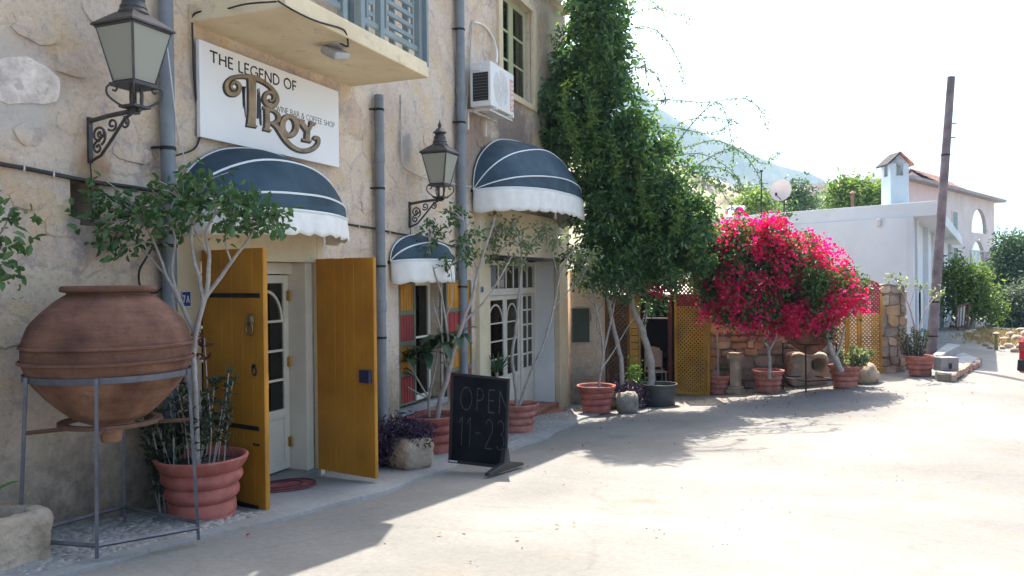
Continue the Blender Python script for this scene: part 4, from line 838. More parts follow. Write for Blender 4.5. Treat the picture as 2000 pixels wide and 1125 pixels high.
for i, f_ in enumerate(feet):
    f_.z += .03; d = Vector((f_.x - JC.x, f_.y - JC.y, 0)).normalized(); tp = Vector((JC.x, JC.y, zr)) + d * (rr + .016); legs.append((tp, f_))
    m = MB(); m.tube([tp + Vector((0, 0, .02)), tp.lerp(f_, .5), f_], .0145, 4); m.build('leg', m_steel, st)
    q = tp.lerp(f_, (tp.z - z2) / (tp.z - f_.z)); m = MB(); m.tube([q, Vector((JC.x, JC.y, z2 - .01)) + d * (r2 + .02)], .014, 4); m.build('brace', m_rust, st)
for i, j, t in ((0, 1, .93), (1, 3, .9), (0, 2, .93), (2, 3, .9)):
    a_ = legs[i][0].lerp(legs[i][1], t); c_ = legs[j][0].lerp(legs[j][1], t); m = MB(); m.tube([a_, c_], .014, 4); m.build('crossbar', m_steel, st)

# troughs and planters
q = GP(88, 1104)
tr = rock('stone_trough', (q.x - .24, q.y - .42, q.z - .03), (.5, .98, .37), m_stone, 14, .045, 3, hollow=1.1, sub=5); tag(tr, 'rough hollow stone trough standing on the pavement in the bottom left corner', 'trough')
rock('soil', (q.x - .24, q.y - .42, q.z + .1), (.34, .7, .08), m_soil, 5, .05, 4, tr)

# potted trees and shrubs
def pot(px, py, wpx, label, first=None):
    p = GP(px, py); p.z += .01 + (.035 if p.x < 1.05 and p.y < 15.8 else 0); sc = wpx * depth(p) / FPX / .665
    if first: r = copy_tree(first, p, random.random() * 6, label, sc)
    else:
        r = thing('terracotta_pot', label, 'pot', p, 0, 'ribbed terracotta pots along the street'); pr = [(.0, 0), (.222, 0), (.236, .012), (.245, .05), (.24, .105), (.228, .118), (.24, .128), (.266, .16), (.268, .2), (.258, .222), (.25, .232), (.264, .243), (.292, .28), (.292, .315), (.28, .335), (.274, .343), (.29, .352), (.318, .39), (.335, .43), (.334, .444), (.322, .449), (.305, .44), (.29, .40), (.286, .37)]
        m = MB(); sp = spline([(a, c, 0) for a, c in pr], 3); m.lathe([(max(a.x, .0005), a.y) for a in sp], (0, 0, 0), 44, wob=.006, cap=False); m.build('body', m_terra, r, smooth=60, local=True)
        m = MB(); m.lathe([(.0005, .405), (.15, .40), (.287, .385)], (0, 0, 0), 24, cap=False); m.build('soil', m_soil, r, smooth=60, local=True); r.scale = (sc,) * 3
    if len(str(label)) % 2:
        for ch_ in r.children:
            if ch_.name.startswith('body'): ch_.material_slots[0].link = 'OBJECT'; ch_.material_slots[0].material = m_terra2
    return r, p, sc
pot1, pp1, ps1 = pot(396, 1016, 172, 'large terracotta pot with a row of bushy shrubs, under the jar, beside the yellow door')
P2 = pot(846, 888, 108, 'terracotta pot behind the pale stone planter, holding the big-leaved plant', pot1)
P3 = pot(1012, 848, 82, 'terracotta pot just right of the chalkboard', pot1)
P4 = pot(1165, 808, 76, 'terracotta pot in front of the green meter cabinet right of the wide doorway', pot1)
P5 = pot(1405, 768, 52, 'terracotta pot between the lattice gate and the carved stone post', pot1)
P6 = pot(1500, 765, 62, 'terracotta pot under the middle of the pink bougainvillea', pot1)
P7 = pot(1650, 756, 62, 'terracotta pot with leafy white-green shrub beside the pale boulder', pot1)
P8 = pot(1797, 733, 56, 'terracotta pot with rosemary beside the leaning wooden pole', pot1)

def wpath(path, Z, jit=.05, seed=0):
    r = random.Random(seed + len(path)); out = []; zz = 0
    for i, q in enumerate(path):
        zz += r.uniform(-jit, jit); out.append(P(q[0], q[1], (q[2] if len(q) > 2 else Z) + (zz if i else 0)))
    return out
def limbs(name, mat, parent, paths, Z, jit=.05):
    """one tube per traced limb: (points, start radius, end radius)"""
    m = MB()
    for i, (pth, r0, r1) in enumerate(paths):
        pts = spline(wpath(pth, Z, jit, i), 5); k = len(pts); m.tube([p + Vector([.35 * r0 * mnoise.noise(Vector(p) * 9 + Vector((c, 0, 0))) for c in (0, 5, 9)]) for p in pts], [r0 + (r1 - r0) * j / (k - 1) for j in range(k)], 7)
    return m.build(name, mat, parent, smooth=80)
def twigs(name, mat, parent, pts, base, n, r=.004, seed=3):
    rg = np.random.default_rng(seed); m = MB(); A = np.array([tuple(b_) for b_ in base])
    for i in rg.choice(len(pts), min(n, len(pts)), replace=False):
        p = pts[i]; k = np.argmin(((A - p) ** 2).sum(1)); a_ = Vector(A[k]); p = Vector(p); md = a_.lerp(p, .5) + Vector((0, 0, .12 * (p - a_).length)); m.tube(spline([a_, md, p], 3), [r * 1.6] * 3 + [r] * 3 + [r * .5], 4, caps=False)
    return m.build(name, mat, parent, smooth=80)
def foliage(name, mat, parent, blobs, dens, per, L, clump, asp=.45, shell=.6, seed=1, droop=.2, up=.3, outk=.6, fold=.18, mask=None):
    pts, nr = blob_pts(blobs, dens, clump, per, shell, seed)
    if mask: pts, nr = speckle(pts, nr, mask[0], mask[1], seed)
    return link(name, leaves_mesh(name, pts, L, asp, up, nr * outk, droop, fold), mat, parent), pts

m_ficus = leafmat('ficus_leaf', [(.035, .08, .03), (.06, .125, .04), (.10, .18, .055), (.05, .105, .035)], .3, .35)
m_olive_l = leafmat('olive_leaf', [(.14, .18, .07), (.24, .27, .13), (.09, .13, .045)], .4, .3)
m_shrub = leafmat('shrub_leaf', [(.035, .05, .03), (.06, .08, .045), (.09, .11, .06)], .25)
m_purple = leafmat('purple_leaf', [(.04, .025, .055), (.07, .035, .08), (.03, .02, .04)], .15)
m_bigleaf = leafmat('big_leaf', [(.02, .055, .03), (.04, .085, .035), (.03, .07, .035)], .15, .35)
m_young = leafmat('young_leaf', [(.32, .24, .09), (.26, .24, .10)], .3, .4)

# ficus whose trunk rises behind the jar
ft = thing('ficus_tree', 'small standard tree with flat dark green crown and pale stems behind the huge jar', 'tree', P(388, 930, 6.1))
Lf = [([(388, 930), (384, 860), (382, 780), (378, 700), (384, 640), (396, 590), (388, 540), (374, 470), (384, 410)], .026, .011), ([(394, 590), (420, 555), (452, 512), (480, 476), (505, 440)], .02, .008), ([(384, 640), (404, 560), (408, 500), (402, 455), (420, 420)], .022, .008), ([(380, 650), (352, 590), (326, 540), (310, 495), (285, 440)], .018, .007), ([(350, 590), (336, 530), (342, 470), (330, 415)], .013, .006), ([(330, 545), (290, 500), (262, 470)], .01, .005), ([(452, 512), (440, 470), (450, 430)], .009, .005), ([(408, 500), (380, 450), (360, 400)], .01, .005), ([(382, 790), (362, 720), (352, 660), (340, 600), (330, 520)], .014, .007)]
limbs('trunk', m_bark, ft, Lf, 6.1, .04)
bl = [PB(*q, rz=.34) for q in ((235, 392, 6.0, 52, 26), (300, 388, 6.1, 54, 30), (370, 390, 6.1, 54, 34), (440, 408, 6.05, 54, 40), (500, 415, 5.95, 44, 32), (200, 440, 5.9, 42, 24), (240, 460, 5.95, 48, 28), (470, 440, 6.0, 46, 28), (545, 425, 5.9, 24, 24), (330, 440, 6.1, 40, 24), (400, 360, 6.1, 40, 18))]
_, fp_ = foliage('crown', m_ficus, ft, bl, 66, 9, .078, .058, .5, .75, 5)
base = sum([spline(wpath(p_, 6.1, .04, i), 3)[-8:] for i, (p_, a, c) in enumerate(Lf)], [])
twigs('twig', m_bark, ft, fp_, base, 150, .004)
sr = thing('green_sapling', 'few leafy green twigs reaching in at the left edge of the picture', 'plant', P(-60, 640, 4.9))
limbs('stem', m_bark, sr, [([(-60, 640), (-45, 560), (-20, 490), (10, 440), (20, 410)], .012, .004), ([(-45, 580), (-10, 560), (12, 545)], .008, .003), ([(-20, 490), (15, 480), (35, 470)], .006, .003)], 4.9, .02)
foliage('foliage', m_ficus, sr, [PB(10, 420, 4.9, 26, 18), PB(22, 465, 4.9, 24, 34), PB(-10, 470, 4.9, 30, 50), PB(8, 545, 4.9, 16, 14), PB(-40, 540, 4.9, 30, 40)], 42, 5, .07, .05, .5, .8, 8)
gp_ = P(-30, 990, 4.55); gl = thing('green_plant', 'plant with one broad green leaf leaning in over the stone trough', 'plant', gp_)
def blade(name, a, tip, width, mat, parent, sag=.06, n=7, fold=.25):
    a, tip = Vector(a), Vector(tip); d = tip - a; L = d.length; d.normalize(); s = d.cross(Vector((0, 0, 1))); s = s.normalized() if s.length > .05 else Vector((1, 0, 0)); u = s.cross(d).normalized(); vs = []
    for i in range(n):
        t = i / (n - 1); w = width * math.sin(math.pi * min(1, t * .92 + .06)) ** .8 * .5; c = a + d * L * t + Vector((0, 0, 4 * sag * t * (1 - t))) ; vs += [c + s * w + u * w * fold, c, c - s * w + u * w * fold]
    m = MB(); m.add(vs, [(i * 3 + k, i * 3 + k + 1, i * 3 + k + 4, i * 3 + k + 3) for i in range(n - 1) for k in (0, 1)]); return m.build(name, mat, parent, smooth=80)
m_bright = leafmat('bright_leaf', [(.06, .16, .04), (.09, .2, .05)], .35, .35)
for a, t, w in (((-40, 985), (38, 940), .1), ((-50, 975), (-90, 900), .1), ((-40, 985), (-20, 900), .09), ((-60, 985), (-140, 940), .1)): blade('leaf', P(a[0], a[1], 4.55), P(t[0], t[1], 4.6), w, m_bright, gl, .02)

# shrubs in the first pot
def stalks(name, label, cat, centre, rx, n, h, lean, mat, L, asp, per, seed, hv=.4, z0=0, bare=.25, r=.006):
    rg = random.Random(seed); a = thing(name, label, cat, centre); m = MB(); pts = []
    for i in range(n):
        an = rg.random() * 6.28; q = rx * math.sqrt(rg.random()); b0 = Vector(centre) + Vector((q * math.cos(an), q * math.sin(an), z0)); hh = h * rg.uniform(1 - hv, 1); dr = Vector((math.cos(an) * lean * rg.random(), math.sin(an) * lean * rg.random(), 1)); tp = b0 + dr * hh
        cv = spline([b0, b0.lerp(tp, .5) + Vector((rg.uniform(-.03, .03), rg.uniform(-.03, .03), 0)), tp], 5); m.tube(cv, [r] * len(cv), 5)
        for k in range(per):
            t = bare + (1 - bare) * rg.random(); pts.append(cv[min(len(cv) - 1, int(t * len(cv)))].lerp(cv[-1], rg.random() * .1) + Vector([rg.gauss(0, L * .12) for _ in range(3)]))
    m.build('stem', m_bark, a, smooth=70); pts = np.array([tuple(p) for p in pts]); link('foliage', leaves_mesh('foliage', pts, L, asp, .2, np.array([0, 0, .9]), 0), mat, a); return a
c1 = pp1 + Vector((0, 0, .38 * ps1))
stalks('potted_shrub', 'bushy grey-green shrub with upright stems filling the large pot under the jar', 'shrub', c1, .25 * ps1, 15, .82, .32, m_shrub, .06, .13, 60, 5, .5, 0, .35, .005)
stalks('dark_shrub', 'dark leafy shrub growing between the jar stand and the wall', 'shrub', Vector((.35, 4.75, g(.35, 4.75))), .16, 13, 1.0, .3, m_shrub, .08, .35, 60, 9, .4, .05)
stalks('red_sapling', 'thin plant with dark red leaves in front of the left yellow door', 'plant', P(400, 930, 6.25), .04, 2, 1.15, .1, leafmat('red_leaf', [(.12, .03, .03), (.16, .05, .04)], .3), .07, .35, 14, 10, .1, 0, .75)
# purple plant and planter
q = GP(802, 918); q.z += .03
pl = rock('stone_planter', (q.x, q.y, q.z), (.40, .42, .36), m_stone, 14, .035, 8, rotz=R(-20)); tag(pl, 'pale squared stone planter block overflowing with purple foliage', 'planter')
pu = thing('purple_plant', 'mound of dark purple trailing foliage over the pale stone planter', 'plant', (q.x, q.y, q.z + .36)); Zq = depth(q)
foliage('foliage', m_purple, pu, [PB(785, 846, Zq, 54, 28), PB(748, 868, Zq + .12, 30, 52), PB(815, 848, Zq, 30, 20), PB(765, 872, Zq - .05, 24, 34), PB(735, 895, Zq + .1, 18, 26)], 220, 18, .06, .05, .25, .8, 11, .3)
limbs('stem', m_bark, pu, [([(800, 880), (780, 860), (750, 860)], .008, .005), ([(800, 880), (805, 860), (820, 850)], .008, .005)], Zq, .02)
# tree and big-leaved plant in pot 2
Z2 = depth(P2[1]); t2 = thing('slender_tree', 'slender pale-stemmed tree with sparse crown rising behind the chalkboard', 'tree', P(850, 845, Z2))
L2 = [([(850, 845), (858, 790), (876, 730), (888, 680), (906, 625), (920, 585), (934, 530), (952, 470), (968, 425)], .04, .012), ([(906, 628), (945, 590), (978, 540), (1000, 500)], .017, .007), ([(878, 690), (870, 620), (858, 560), (842, 510), (838, 470)], .017, .006), ([(870, 620), (884, 580), (880, 520)], .009, .005), ([(934, 530), (915, 480), (905, 430)], .01, .005), ([(876, 735), (868, 700), (862, 650), (848, 600)], .016, .01), ([(842, 510), (820, 480), (812, 470)], .006, .004)]
limbs('trunk', m_bark, t2, L2, Z2, .05)
bl = [PB(*q_, rz=.3) for q_ in ((838, 448, Z2, 12, 20), (826, 500, Z2, 14, 16), (850, 470, Z2, 16, 14), (880, 430, Z2, 22, 22), (905, 470, Z2, 16, 34), (915, 500, Z2, 14, 16), (900, 420, Z2, 14, 12), (930, 455, Z2, 14, 16), (870, 515, Z2, 10, 10))]
_, fp_ = foliage('crown', m_ficus, t2, bl, 55, 7, .075, .045, .45, .9, 15); twigs('twig', m_bark, t2, fp_, sum([spline(wpath(p_, Z2, .05, i), 3)[-6:] for i, (p_, a, c) in enumerate(L2)], []), 60, .004)
bgp = thing('broad_leaved_plant', 'plant with long drooping dark green leaves in front of the red shutters', 'plant', P(840, 840, Z2 + .1))
limbs('stem', m_bark, bgp, [([(840, 840), (838, 780), (850, 720), (858, 665)], .02, .012), ([(838, 780), (815, 740), (795, 705)], .014, .01), ([(850, 720), (885, 690), (900, 660)], .012, .01), ([(838, 780), (770, 740), (758, 725)], .012, .01)], Z2 + .1, .03)
rg = random.Random(4)
for cx, cy, nL, L_ in ((858, 662, 15, .36), (800, 700, 13, .38), (895, 655, 9, .3), (765, 722, 9, .38), (835, 690, 9, .34)):
    c = P(cx, cy, Z2 + .05)
    for i in range(nL):
        an = i * 2.4 + rg.random(); el_ = rg.uniform(-.75, .35); t = c + Vector((math.cos(an) * math.cos(el_), math.sin(an) * math.cos(el_), math.sin(el_))) * L_ * rg.uniform(.8, 1.15); blade('leaf', c, t, .125, m_bigleaf, bgp, .05)
    for i in range(3):
        an = i * 2.1; t = c + Vector((math.cos(an) * .25, math.sin(an) * .25, 1)).normalized() * .16; blade('young_leaf', c, t, .045, m_young, bgp, 0)
# pot 3
Z3 = depth(P3[1]); t3 = thing('forked_tree', 'bare-stemmed forked tree with bright sparse leaves in front of the glazed shop doors', 'tree', P(1010, 805, Z3))
L3 = [([(1010, 805), (1006, 750), (1000, 695), (1008, 640), (1013, 580), (1018, 520), (1016, 470), (1000, 440)], .03, .01), ([(1012, 800), (1036, 730), (1062, 672), (1082, 600), (1092, 545), (1108, 505), (1120, 490)], .026, .01), ([(1082, 600), (1100, 580), (1130, 545), (1150, 520)], .012, .006), ([(1018, 520), (1040, 480), (1060, 450)], .01, .005), ([(1016, 480), (985, 450), (965, 450)], .01, .005), ([(1092, 545), (1080, 500), (1075, 470)], .009, .004)]
limbs('trunk', m_bark, t3, L3, Z3, .05)
bl = [PB(*q_, rz=.4) for q_ in ((985, 445, Z3, 40, 26), (1020, 480, Z3, 26, 24), (960, 470, Z3, 24, 24), (1000, 510, Z3, 26, 18), (955, 500, Z3, 18, 14), (1060, 455, Z3, 24, 20), (1085, 470, Z3, 14, 18), (1120, 500, Z3, 22, 14), (1150, 500, Z3, 28, 20), (1130, 545, Z3, 14, 12))]
_, fp_ = foliage('crown', m_olive_l, t3, bl, 48, 7, .085, .05, .42, .9, 21); twigs('twig', m_bark, t3, fp_, sum([spline(wpath(p_, Z3, .05, i), 3)[-6:] for i, (p_, a, c) in enumerate(L3)], []), 90, .004)
sp_ = thing('spiky_plant', 'dark spiky plant standing between the chalkboard and the shop doors', 'plant', P(970, 800, Z3 + .3)); rg = random.Random(8)
limbs('stem', m_bark, sp_, [([(970, 800), (971, 760), (970, 725)], .03, .025)], Z3 + .3, .01)
for i in range(26):
    an = i * 2.4; el_ = rg.uniform(.5, 1.4); c = P(970, 732, Z3 + .3); blade('leaf', c, c + Vector((math.cos(an) * math.cos(el_), math.sin(an) * math.cos(el_), math.sin(el_))) * rg.uniform(.3, .5), .035, m_bigleaf, sp_, .02, 5)
# pot 4
Z4 = depth(P4[1]); t4 = thing('grey_stemmed_tree', 'tree with several grey stems in the pot right of the shop doorway', 'tree', P(1168, 775, Z4))
L4 = [([(1168, 775), (1172, 735), (1178, 690), (1174, 650), (1164, 600), (1155, 560), (1140, 535)], .032, .01), ([(1177, 700), (1190, 640), (1200, 590), (1204, 540), (1215, 500)], .022, .009), ([(1176, 720), (1196, 690), (1216, 655), (1240, 618)], .016, .008), ([(1174, 655), (1166, 640), (1168, 610), (1178, 590), (1180, 550)], .014, .007), ([(1164, 600), (1150, 585), (1135, 570)], .009, .005)]
limbs('trunk', m_bark, t4, L4, Z4, .05)
bl = [PB(*q_, rz=.5) for q_ in ((1130, 500, Z4, 34, 26), (1160, 520, Z4, 36, 26), (1185, 545, Z4, 34, 30), (1215, 560, Z4, 30, 30), (1145, 545, Z4, 22, 18), (1205, 520, Z4, 30, 26))]
_, fp_ = foliage('crown', m_ficus, t4, bl, 65, 8, .09, .07, .45, .8, 31); twigs('twig', m_bark, t4, fp_, sum([spline(wpath(p_, Z4, .05, i), 3)[-6:] for i, (p_, a, c) in enumerate(L4)], []), 90, .004)
# stones and low plants beside pot 4
q = GP(1225, 806); tag(rock('dark_stone', (q.x, q.y, q.z - .03), (.4, .45, .42), m_stoned, 3, .25, 12), 'dark mossy stone lump between the fourth pot and the black tub', 'stone')
q2_ = GP(1208, 802); q2_ += Vector((-.25, .35, 0)); tag(rock('pale_stone', (q2_.x, q2_.y, q2_.z - .02), (.5, .4, .36), m_stone, 4, .1, 13), 'pale stone block half hidden behind the dark mossy lump', 'stone')
a = thing('dark_groundcover', 'low dark purple plant sprawling over the pale stone block', 'plant', (q2_.x, q2_.y, q2_.z + .36)); Zs = depth(q2_); foliage('foliage', m_purple, a, [PB(1203, 766, Zs, 36, 18), PB(1232, 778, Zs - .25, 24, 28), PB(1190, 775, Zs, 20, 16)], 190, 14, .07, .06, .3, .8, 17)
a = thing('small_green_bush', 'small fresh green bush in front of the yellow lattice', 'bush', P(1240, 800, Zs + .1)); foliage('foliage', m_bright, a, [PB(1240, 735, Zs + .1, 14, 30), PB(1250, 760, Zs, 10, 16)], 100, 12, .06, .06, .4, .8, 18); limbs('stem', m_bark, a, [([(1240, 800), (1242, 770), (1240, 735)], .012, .006)], Zs + .1, .01)
# black tub and leaning tree
q = GP(1287, 792); Zt = depth(q); sT = Zt / FPX; m_tub = M('black_plastic', (.05, .055, .055), .5, .2, 5, .05)
tb = thing('black_tub', 'wide black plastic tub at the courtyard entrance', 'tub', (q.x, q.y, q.z + .01)); m = MB(); R0 = 35 * sT; hT = 42 * sT
m.lathe([(.001, 0), (R0 * .84, 0), (R0 * .88, .02), (R0 * .96, hT * .86), (R0 * 1.03, hT * .88), (R0 * 1.03, hT), (R0 * .96, hT), (R0 * .93, hT * .8)], (q.x, q.y, q.z + .01), 36, cap=False); m.build('body', m_tub, tb, smooth=35)
m = MB(); m.lathe([(.001, hT * .84), (R0 * .94, hT * .82)], (q.x, q.y, q.z + .01), 20, cap=False); m.build('soil', m_soil, tb, smooth=60)
lt = thing('leaning_tree', 'old leaning tree with a thick grey trunk growing out of the black tub', 'tree', P(1272, 770, Zt))
LL = [([(1272, 765), (1273, 720), (1266, 685), (1252, 640), (1238, 605), (1230, 570), (1226, 540), (1224, 500)], .075, .05), ([(1258, 655), (1262, 620), (1264, 580), (1260, 530)], .02, .012), ([(1252, 640), (1262, 600), (1268, 560)], .014, .008), ([(1226, 545), (1260, 510), (1290, 500)], .03, .015)]
limbs('trunk', m_bark, lt, LL, Zt, .03)
bl = [PB(*q_, rz=.5) for q_ in ((1240, 520, Zt, 50, 30), (1290, 520, Zt, 45, 26), (1300, 560, Zt, 26, 18), (1275, 590, Zt, 22, 24), (1250, 470, Zt, 60, 40), (1255, 560, Zt, 26, 20))]
foliage('crown', m_ficus, lt, bl, 55, 9, .1, .08, .45, .8, 33)

# the climbing plant on the corner
m_vine = leafmat('vine_leaf', [(.045, .10, .045), (.07, .145, .055), (.105, .19, .06), (.19, .26, .08)], .42, .28)
ZV = 15.2
vn = thing('climbing_vine', 'tall dense green climbing plant covering the corner of the stone building', 'vine', P(1215, 770, ZV + .4))
VB = [(1175, 20, 52, 50), (1160, -60, 55, 60), (1172, 90, 48, 45), (1120, 130, 36, 40), (1185, 150, 52, 50), (1120, 190, 46, 50), (1085, 230, 52, 54), (1075, 215, 32, 40), (1200, 220, 66, 55), (1140, 260, 64, 50), (1105, 280, 40, 30), (1240, 290, 74, 56), (1180, 330, 72, 56), (1290, 340, 60, 50), (1150, 380, 40, 50), (1230, 400, 84, 60), (1300, 410, 70, 56), (1345, 440, 50, 54), (1165, 450, 44, 40), (1240, 470, 84, 56), (1310, 480, 74, 50), (1345, 498, 36, 34), (1215, 520, 60, 34), (1285, 525, 50, 26), (1130, 60, 24, 60)]
bl = [(PB(x, y, ZV + (.35 if x < 1130 else 0), rx, ry, .75)) for x, y, rx, ry in VB]
_, vp_ = foliage('foliage', m_vine, vn, bl, 105, 13, .12, .11, .42, .6, 41, .35, mask=(2.6, -.06))
core = [(1180, 100, 40, 90), (1130, 240, 60, 60), (1200, 300, 70, 80), (1240, 420, 100, 80), (1310, 470, 60, 60), (1170, 10, 40, 100)]
foliage('inner_foliage', m_vine, vn, [PB(x, y, ZV + .45, rx, ry, .4) for x, y, rx, ry in core], 120, 14, .12, .1, .5, .9, 42)
foliage('highlight_foliage', bpy.data.materials.get('shoot_highlight_leaf') or leafmat('shoot_highlight_leaf', [(.12, .2, .05), (.17, .26, .06), (.09, .16, .04)], .45), vn, bl, 50, 12, .1, .09, .42, .12, 44, .3, mask=(1.6, .22))  # brighter outer clumps: sunlit highlights put into the leaf colour
limbs('stem', m_bark, vn, [([(1215, 770), (1212, 700), (1190, 600), (1180, 480), (1170, 300), (1165, 100), (1160, -60)], .05, .02), ([(1190, 600), (1250, 480), (1320, 420)], .03, .012), ([(1180, 480), (1130, 350), (1100, 240)], .025, .01)], ZV + .4, .05)
m = MB(); tp_ = []
TR = [[(1300, 300), (1350, 285), (1400, 275), (1450, 300), (1480, 340), (1502, 395)], [(1310, 330), (1370, 325), (1410, 330), (1440, 350), (1446, 375)], [(1290, 290), (1330, 240), (1390, 230), (1440, 240)], [(1220, 60), (1260, 52), (1300, 75), (1330, 130), (1335, 165)], [(1230, 20), (1290, 18), (1350, 40)], [(1250, 200), (1310, 195), (1380, 200), (1450, 192), (1485, 215), (1497, 250)], [(1240, 130), (1275, 140), (1300, 190), (1290, 200)], [(1270, 250), (1320, 250), (1380, 260), (1420, 250)], [(1340, 360), (1390, 355), (1420, 390), (1440, 420)], [(1335, 340), (1400, 300), (1445, 290), (1490, 320), (1520, 300)], [(1225, 90), (1255, 110), (1262, 150)], [(1300, 310), (1365, 300), (1425, 330), (1460, 380)], [(1225, -10), (1270, 0), (1300, 30)], [(1110, 310), (1095, 250), (1080, 180)], [(1110, 130), (1090, 90), (1075, 70)], [(1150, 200), (1120, 140), (1085, 130)], [(1320, 280), (1400, 200), (1430, 280), (1432, 320)]]
for i, tr_p in enumerate(TR):
    pts = spline(wpath(tr_p, ZV - .2, .1, i), 10); m.tube(pts, [.006 + .004 * (1 - j / len(pts)) for j in range(len(pts))], 4, caps=False)
    for p in pts:
        for _ in range(3): tp_.append(tuple(p + Vector([random.gauss(0, .03) for _ in range(3)])))
m.build('tendril', m_olive_l, vn, smooth=80); tp_ = np.array(tp_); link('tendril_leaves', leaves_mesh('tendril_leaves', tp_, .06, .45, .3, None, .4), m_vine, vn)
HG = [[(1105, 165), (1100, 200), (1108, 240), (1112, 270)], [(1130, 150), (1150, 190), (1160, 240)], [(1115, 230), (1125, 290), (1130, 320)], [(1255, 330), (1250, 380), (1260, 420)], [(1320, 380), (1325, 420), (1318, 450)], [(1190, 270), (1205, 310), (1198, 350)], [(1097, 365), (1099, 385), (1096, 395)]]
tp_ = []
for i, tr_p in enumerate(HG):
    m = MB()
    pts = spline(wpath(tr_p, ZV - .85, .05, i), 12); m.tube(pts, .006, 4, caps=False); m.build('shoot', m_olive_l, vn, smooth=80)
    for p in pts:
        for _ in range(5): tp_.append(tuple(p + Vector([random.gauss(0, .05) for _ in range(3)])))
link('shoot_leaves', leaves_mesh('shoot_leaves', np.array(tp_), .085, .4, .4, None, .2), bpy.data.materials['shoot_highlight_leaf'], vn)

# chalkboard on its foot
b0, b1 = GP(877, 906), GP(990, 916); Za, Zb_ = 9.0, 8.8
TL, TR_, BR_, BL_ = P(882, 727, Za + .06), P(996, 739, Zb_ + .06), P(990, 916, Zb_), P(876, 903, Za)
ch = thing('chalkboard', 'black chalkboard with handwritten opening hours standing on the pavement', 'sign', (BL_ + BR_) / 2)
ux = (BR_ - BL_); uy = (TL - BL_); nn = ux.cross(uy).normalized(); nn = nn if nn.dot(CAMP - BL_) > 0 else -nn
bm_ = lambda u, v, h: tuple(BL_ + ux * u + uy * v + (TR_ - BR_ - uy) * u * v + nn * h)
m_slate = M('chalkboard_black', (.009, .009, .012), .85, .5, 4, .05, spec=.12); m_frame = M('black_frame', (.022, .02, .02), .5, .2, 8, .1); m_chalk = M('chalk', (.065, .065, .07), .95, .5, 40, .2)
def slab(u0, u1, v0, v1, h0, h1, name, mat, par=ch, bev=0):
    m = MB(); m.prism([bm_(u0, v0, h0), bm_(u1, v0, h0), bm_(u1, v1, h0), bm_(u0, v1, h0)], nn * (h1 - h0)); return m.build(name, mat, par, bevel=bev)
slab(.03, .97, .02, .98, -.012, .004, 'board', m_slate)
for u0, u1, v0, v1 in ((0, .045, 0, 1), (.955, 1, 0, 1), (.0455, .9545, 0, .03), (.0455, .9545, .97, 1)): slab(u0, u1, v0, v1, -.016, .016, 'frame', m_frame, bev=.003)
m = MB(); mp_ = lambda u, v, h: bm_(u, v, .004 + h); write(m, 'OPEN', mp_, .17, .60, .25, .92, .010, .0005, .002, gap=.3); write(m, '11-23', mp_, .16, .20, .32, .68, .010, .0005, .002, gap=.3, flare=0); m.build('lettering', m_chalk, ch)
slab(.02, .16, .015, .03, .017, .03, 'chalk_stick', M('chalk_stick', (.55, .55, .55), .9, .1, 5, 0))
ft_ = P(985, 915, Zb_ + .02); m = MB(); fa, fb = GP(952, 936), GP(1018, 914)
for p_ in (fa, fb): p_.z += .035
mid_ = fa.lerp(fb, .5); d_ = (fb - fa).normalized(); s_ = Vector((-d_.y, d_.x, 0)) * .03
m.prism([fa - d_ * .02 - s_, fa + Vector((0, 0, .03)) - s_, mid_ - d_ * .07 + Vector((0, 0, .09)) - s_, mid_ - d_ * .03 + Vector((0, 0, .24)) - s_, mid_ + d_ * .04 + Vector((0, 0, .24)) - s_, mid_ + d_ * .08 + Vector((0, 0, .09)) - s_, fb + Vector((0, 0, .03)) - s_, fb + d_ * .02 - s_], s_ * 2); m.build('foot', m_frame, ch, bevel=.006)
# doormat
q = GP(545, 958); m_mat = M('doormat', (.16, .035, .035), .95, .5, 14, .6, 120, c2=(.24, .07, .06))
mt = thing('doormat', 'worn dark red oval doormat on the concrete in front of the yellow doors', 'mat', (q.x, q.y, q.z + .03))
m = MB(); pr = [(q.x + .30 * math.cos(t) * (1 if math.cos(t) > 0 else .6), q.y + .43 * math.sin(t)) for t in np.linspace(0, 2 * math.pi, 41)[:-1]]; m.prism([(x, y, g(x, y) + .042) for x, y in pr], (0, 0, .014)); m.build('mat', m_mat, mt)
m = MB()
for k_ in (.97, .62):
    pt_ = [(q.x + (x - q.x) * k_, q.y + (y - q.y) * k_) for x, y in pr + pr[:1]]; m.tube([(x, y, g(x, y) + .056) for x, y in pt_], .012, 5)
m.build('border', M('mat_border', (.07, .02, .03), .95, .3, 20, .4), mt, smooth=60)
# ------------------------------------------------------------------ courtyard wall, gate, bougainvillea
CA = Vector((.0, 16.0, 0)); CDV = Vector((6.4, 3.5, 0)).normalized(); CNV = Vector((CDV.y, -CDV.x, 0)); CROT = Matrix((CDV, -CNV, Vector((0, 0, 1)))).transposed()
def FWp(px, py): return VP_(px, py, CA, CDV)
def along(px, py=700): return (FWp(px, py) - CA).dot(CDV)
def onw(a, n, z): return CA + CDV * a + CNV * n + Vector((0, 0, z))
def cbox(m, a0, a1, n0, n1, z0, z1): return m.box(onw((a0 + a1) / 2, (n0 + n1) / 2, (z0 + z1) / 2), (a1 - a0, abs(n1 - n0), z1 - z0), CROT)
def gz(a): p = onw(a, .1, 0); return g(p.x, p.y)
mw_ = thing('meter_wall', 'short plastered wall with a green meter cabinet between the doorway pilaster and the lattice', 'wall', onw(.3, 0, gz(.3)))
a0, a1 = 0.02, along(1183); m = MB(); cbox(m, a0, a1, -.3, 0, gz(0) - .5, 1.7); m.build('wall', m_wall, mw_, bevel=.02)
c0, c1 = FWp(1117, 668), FWp(1150, 602); a0, a1 = along(1117), along(1150)
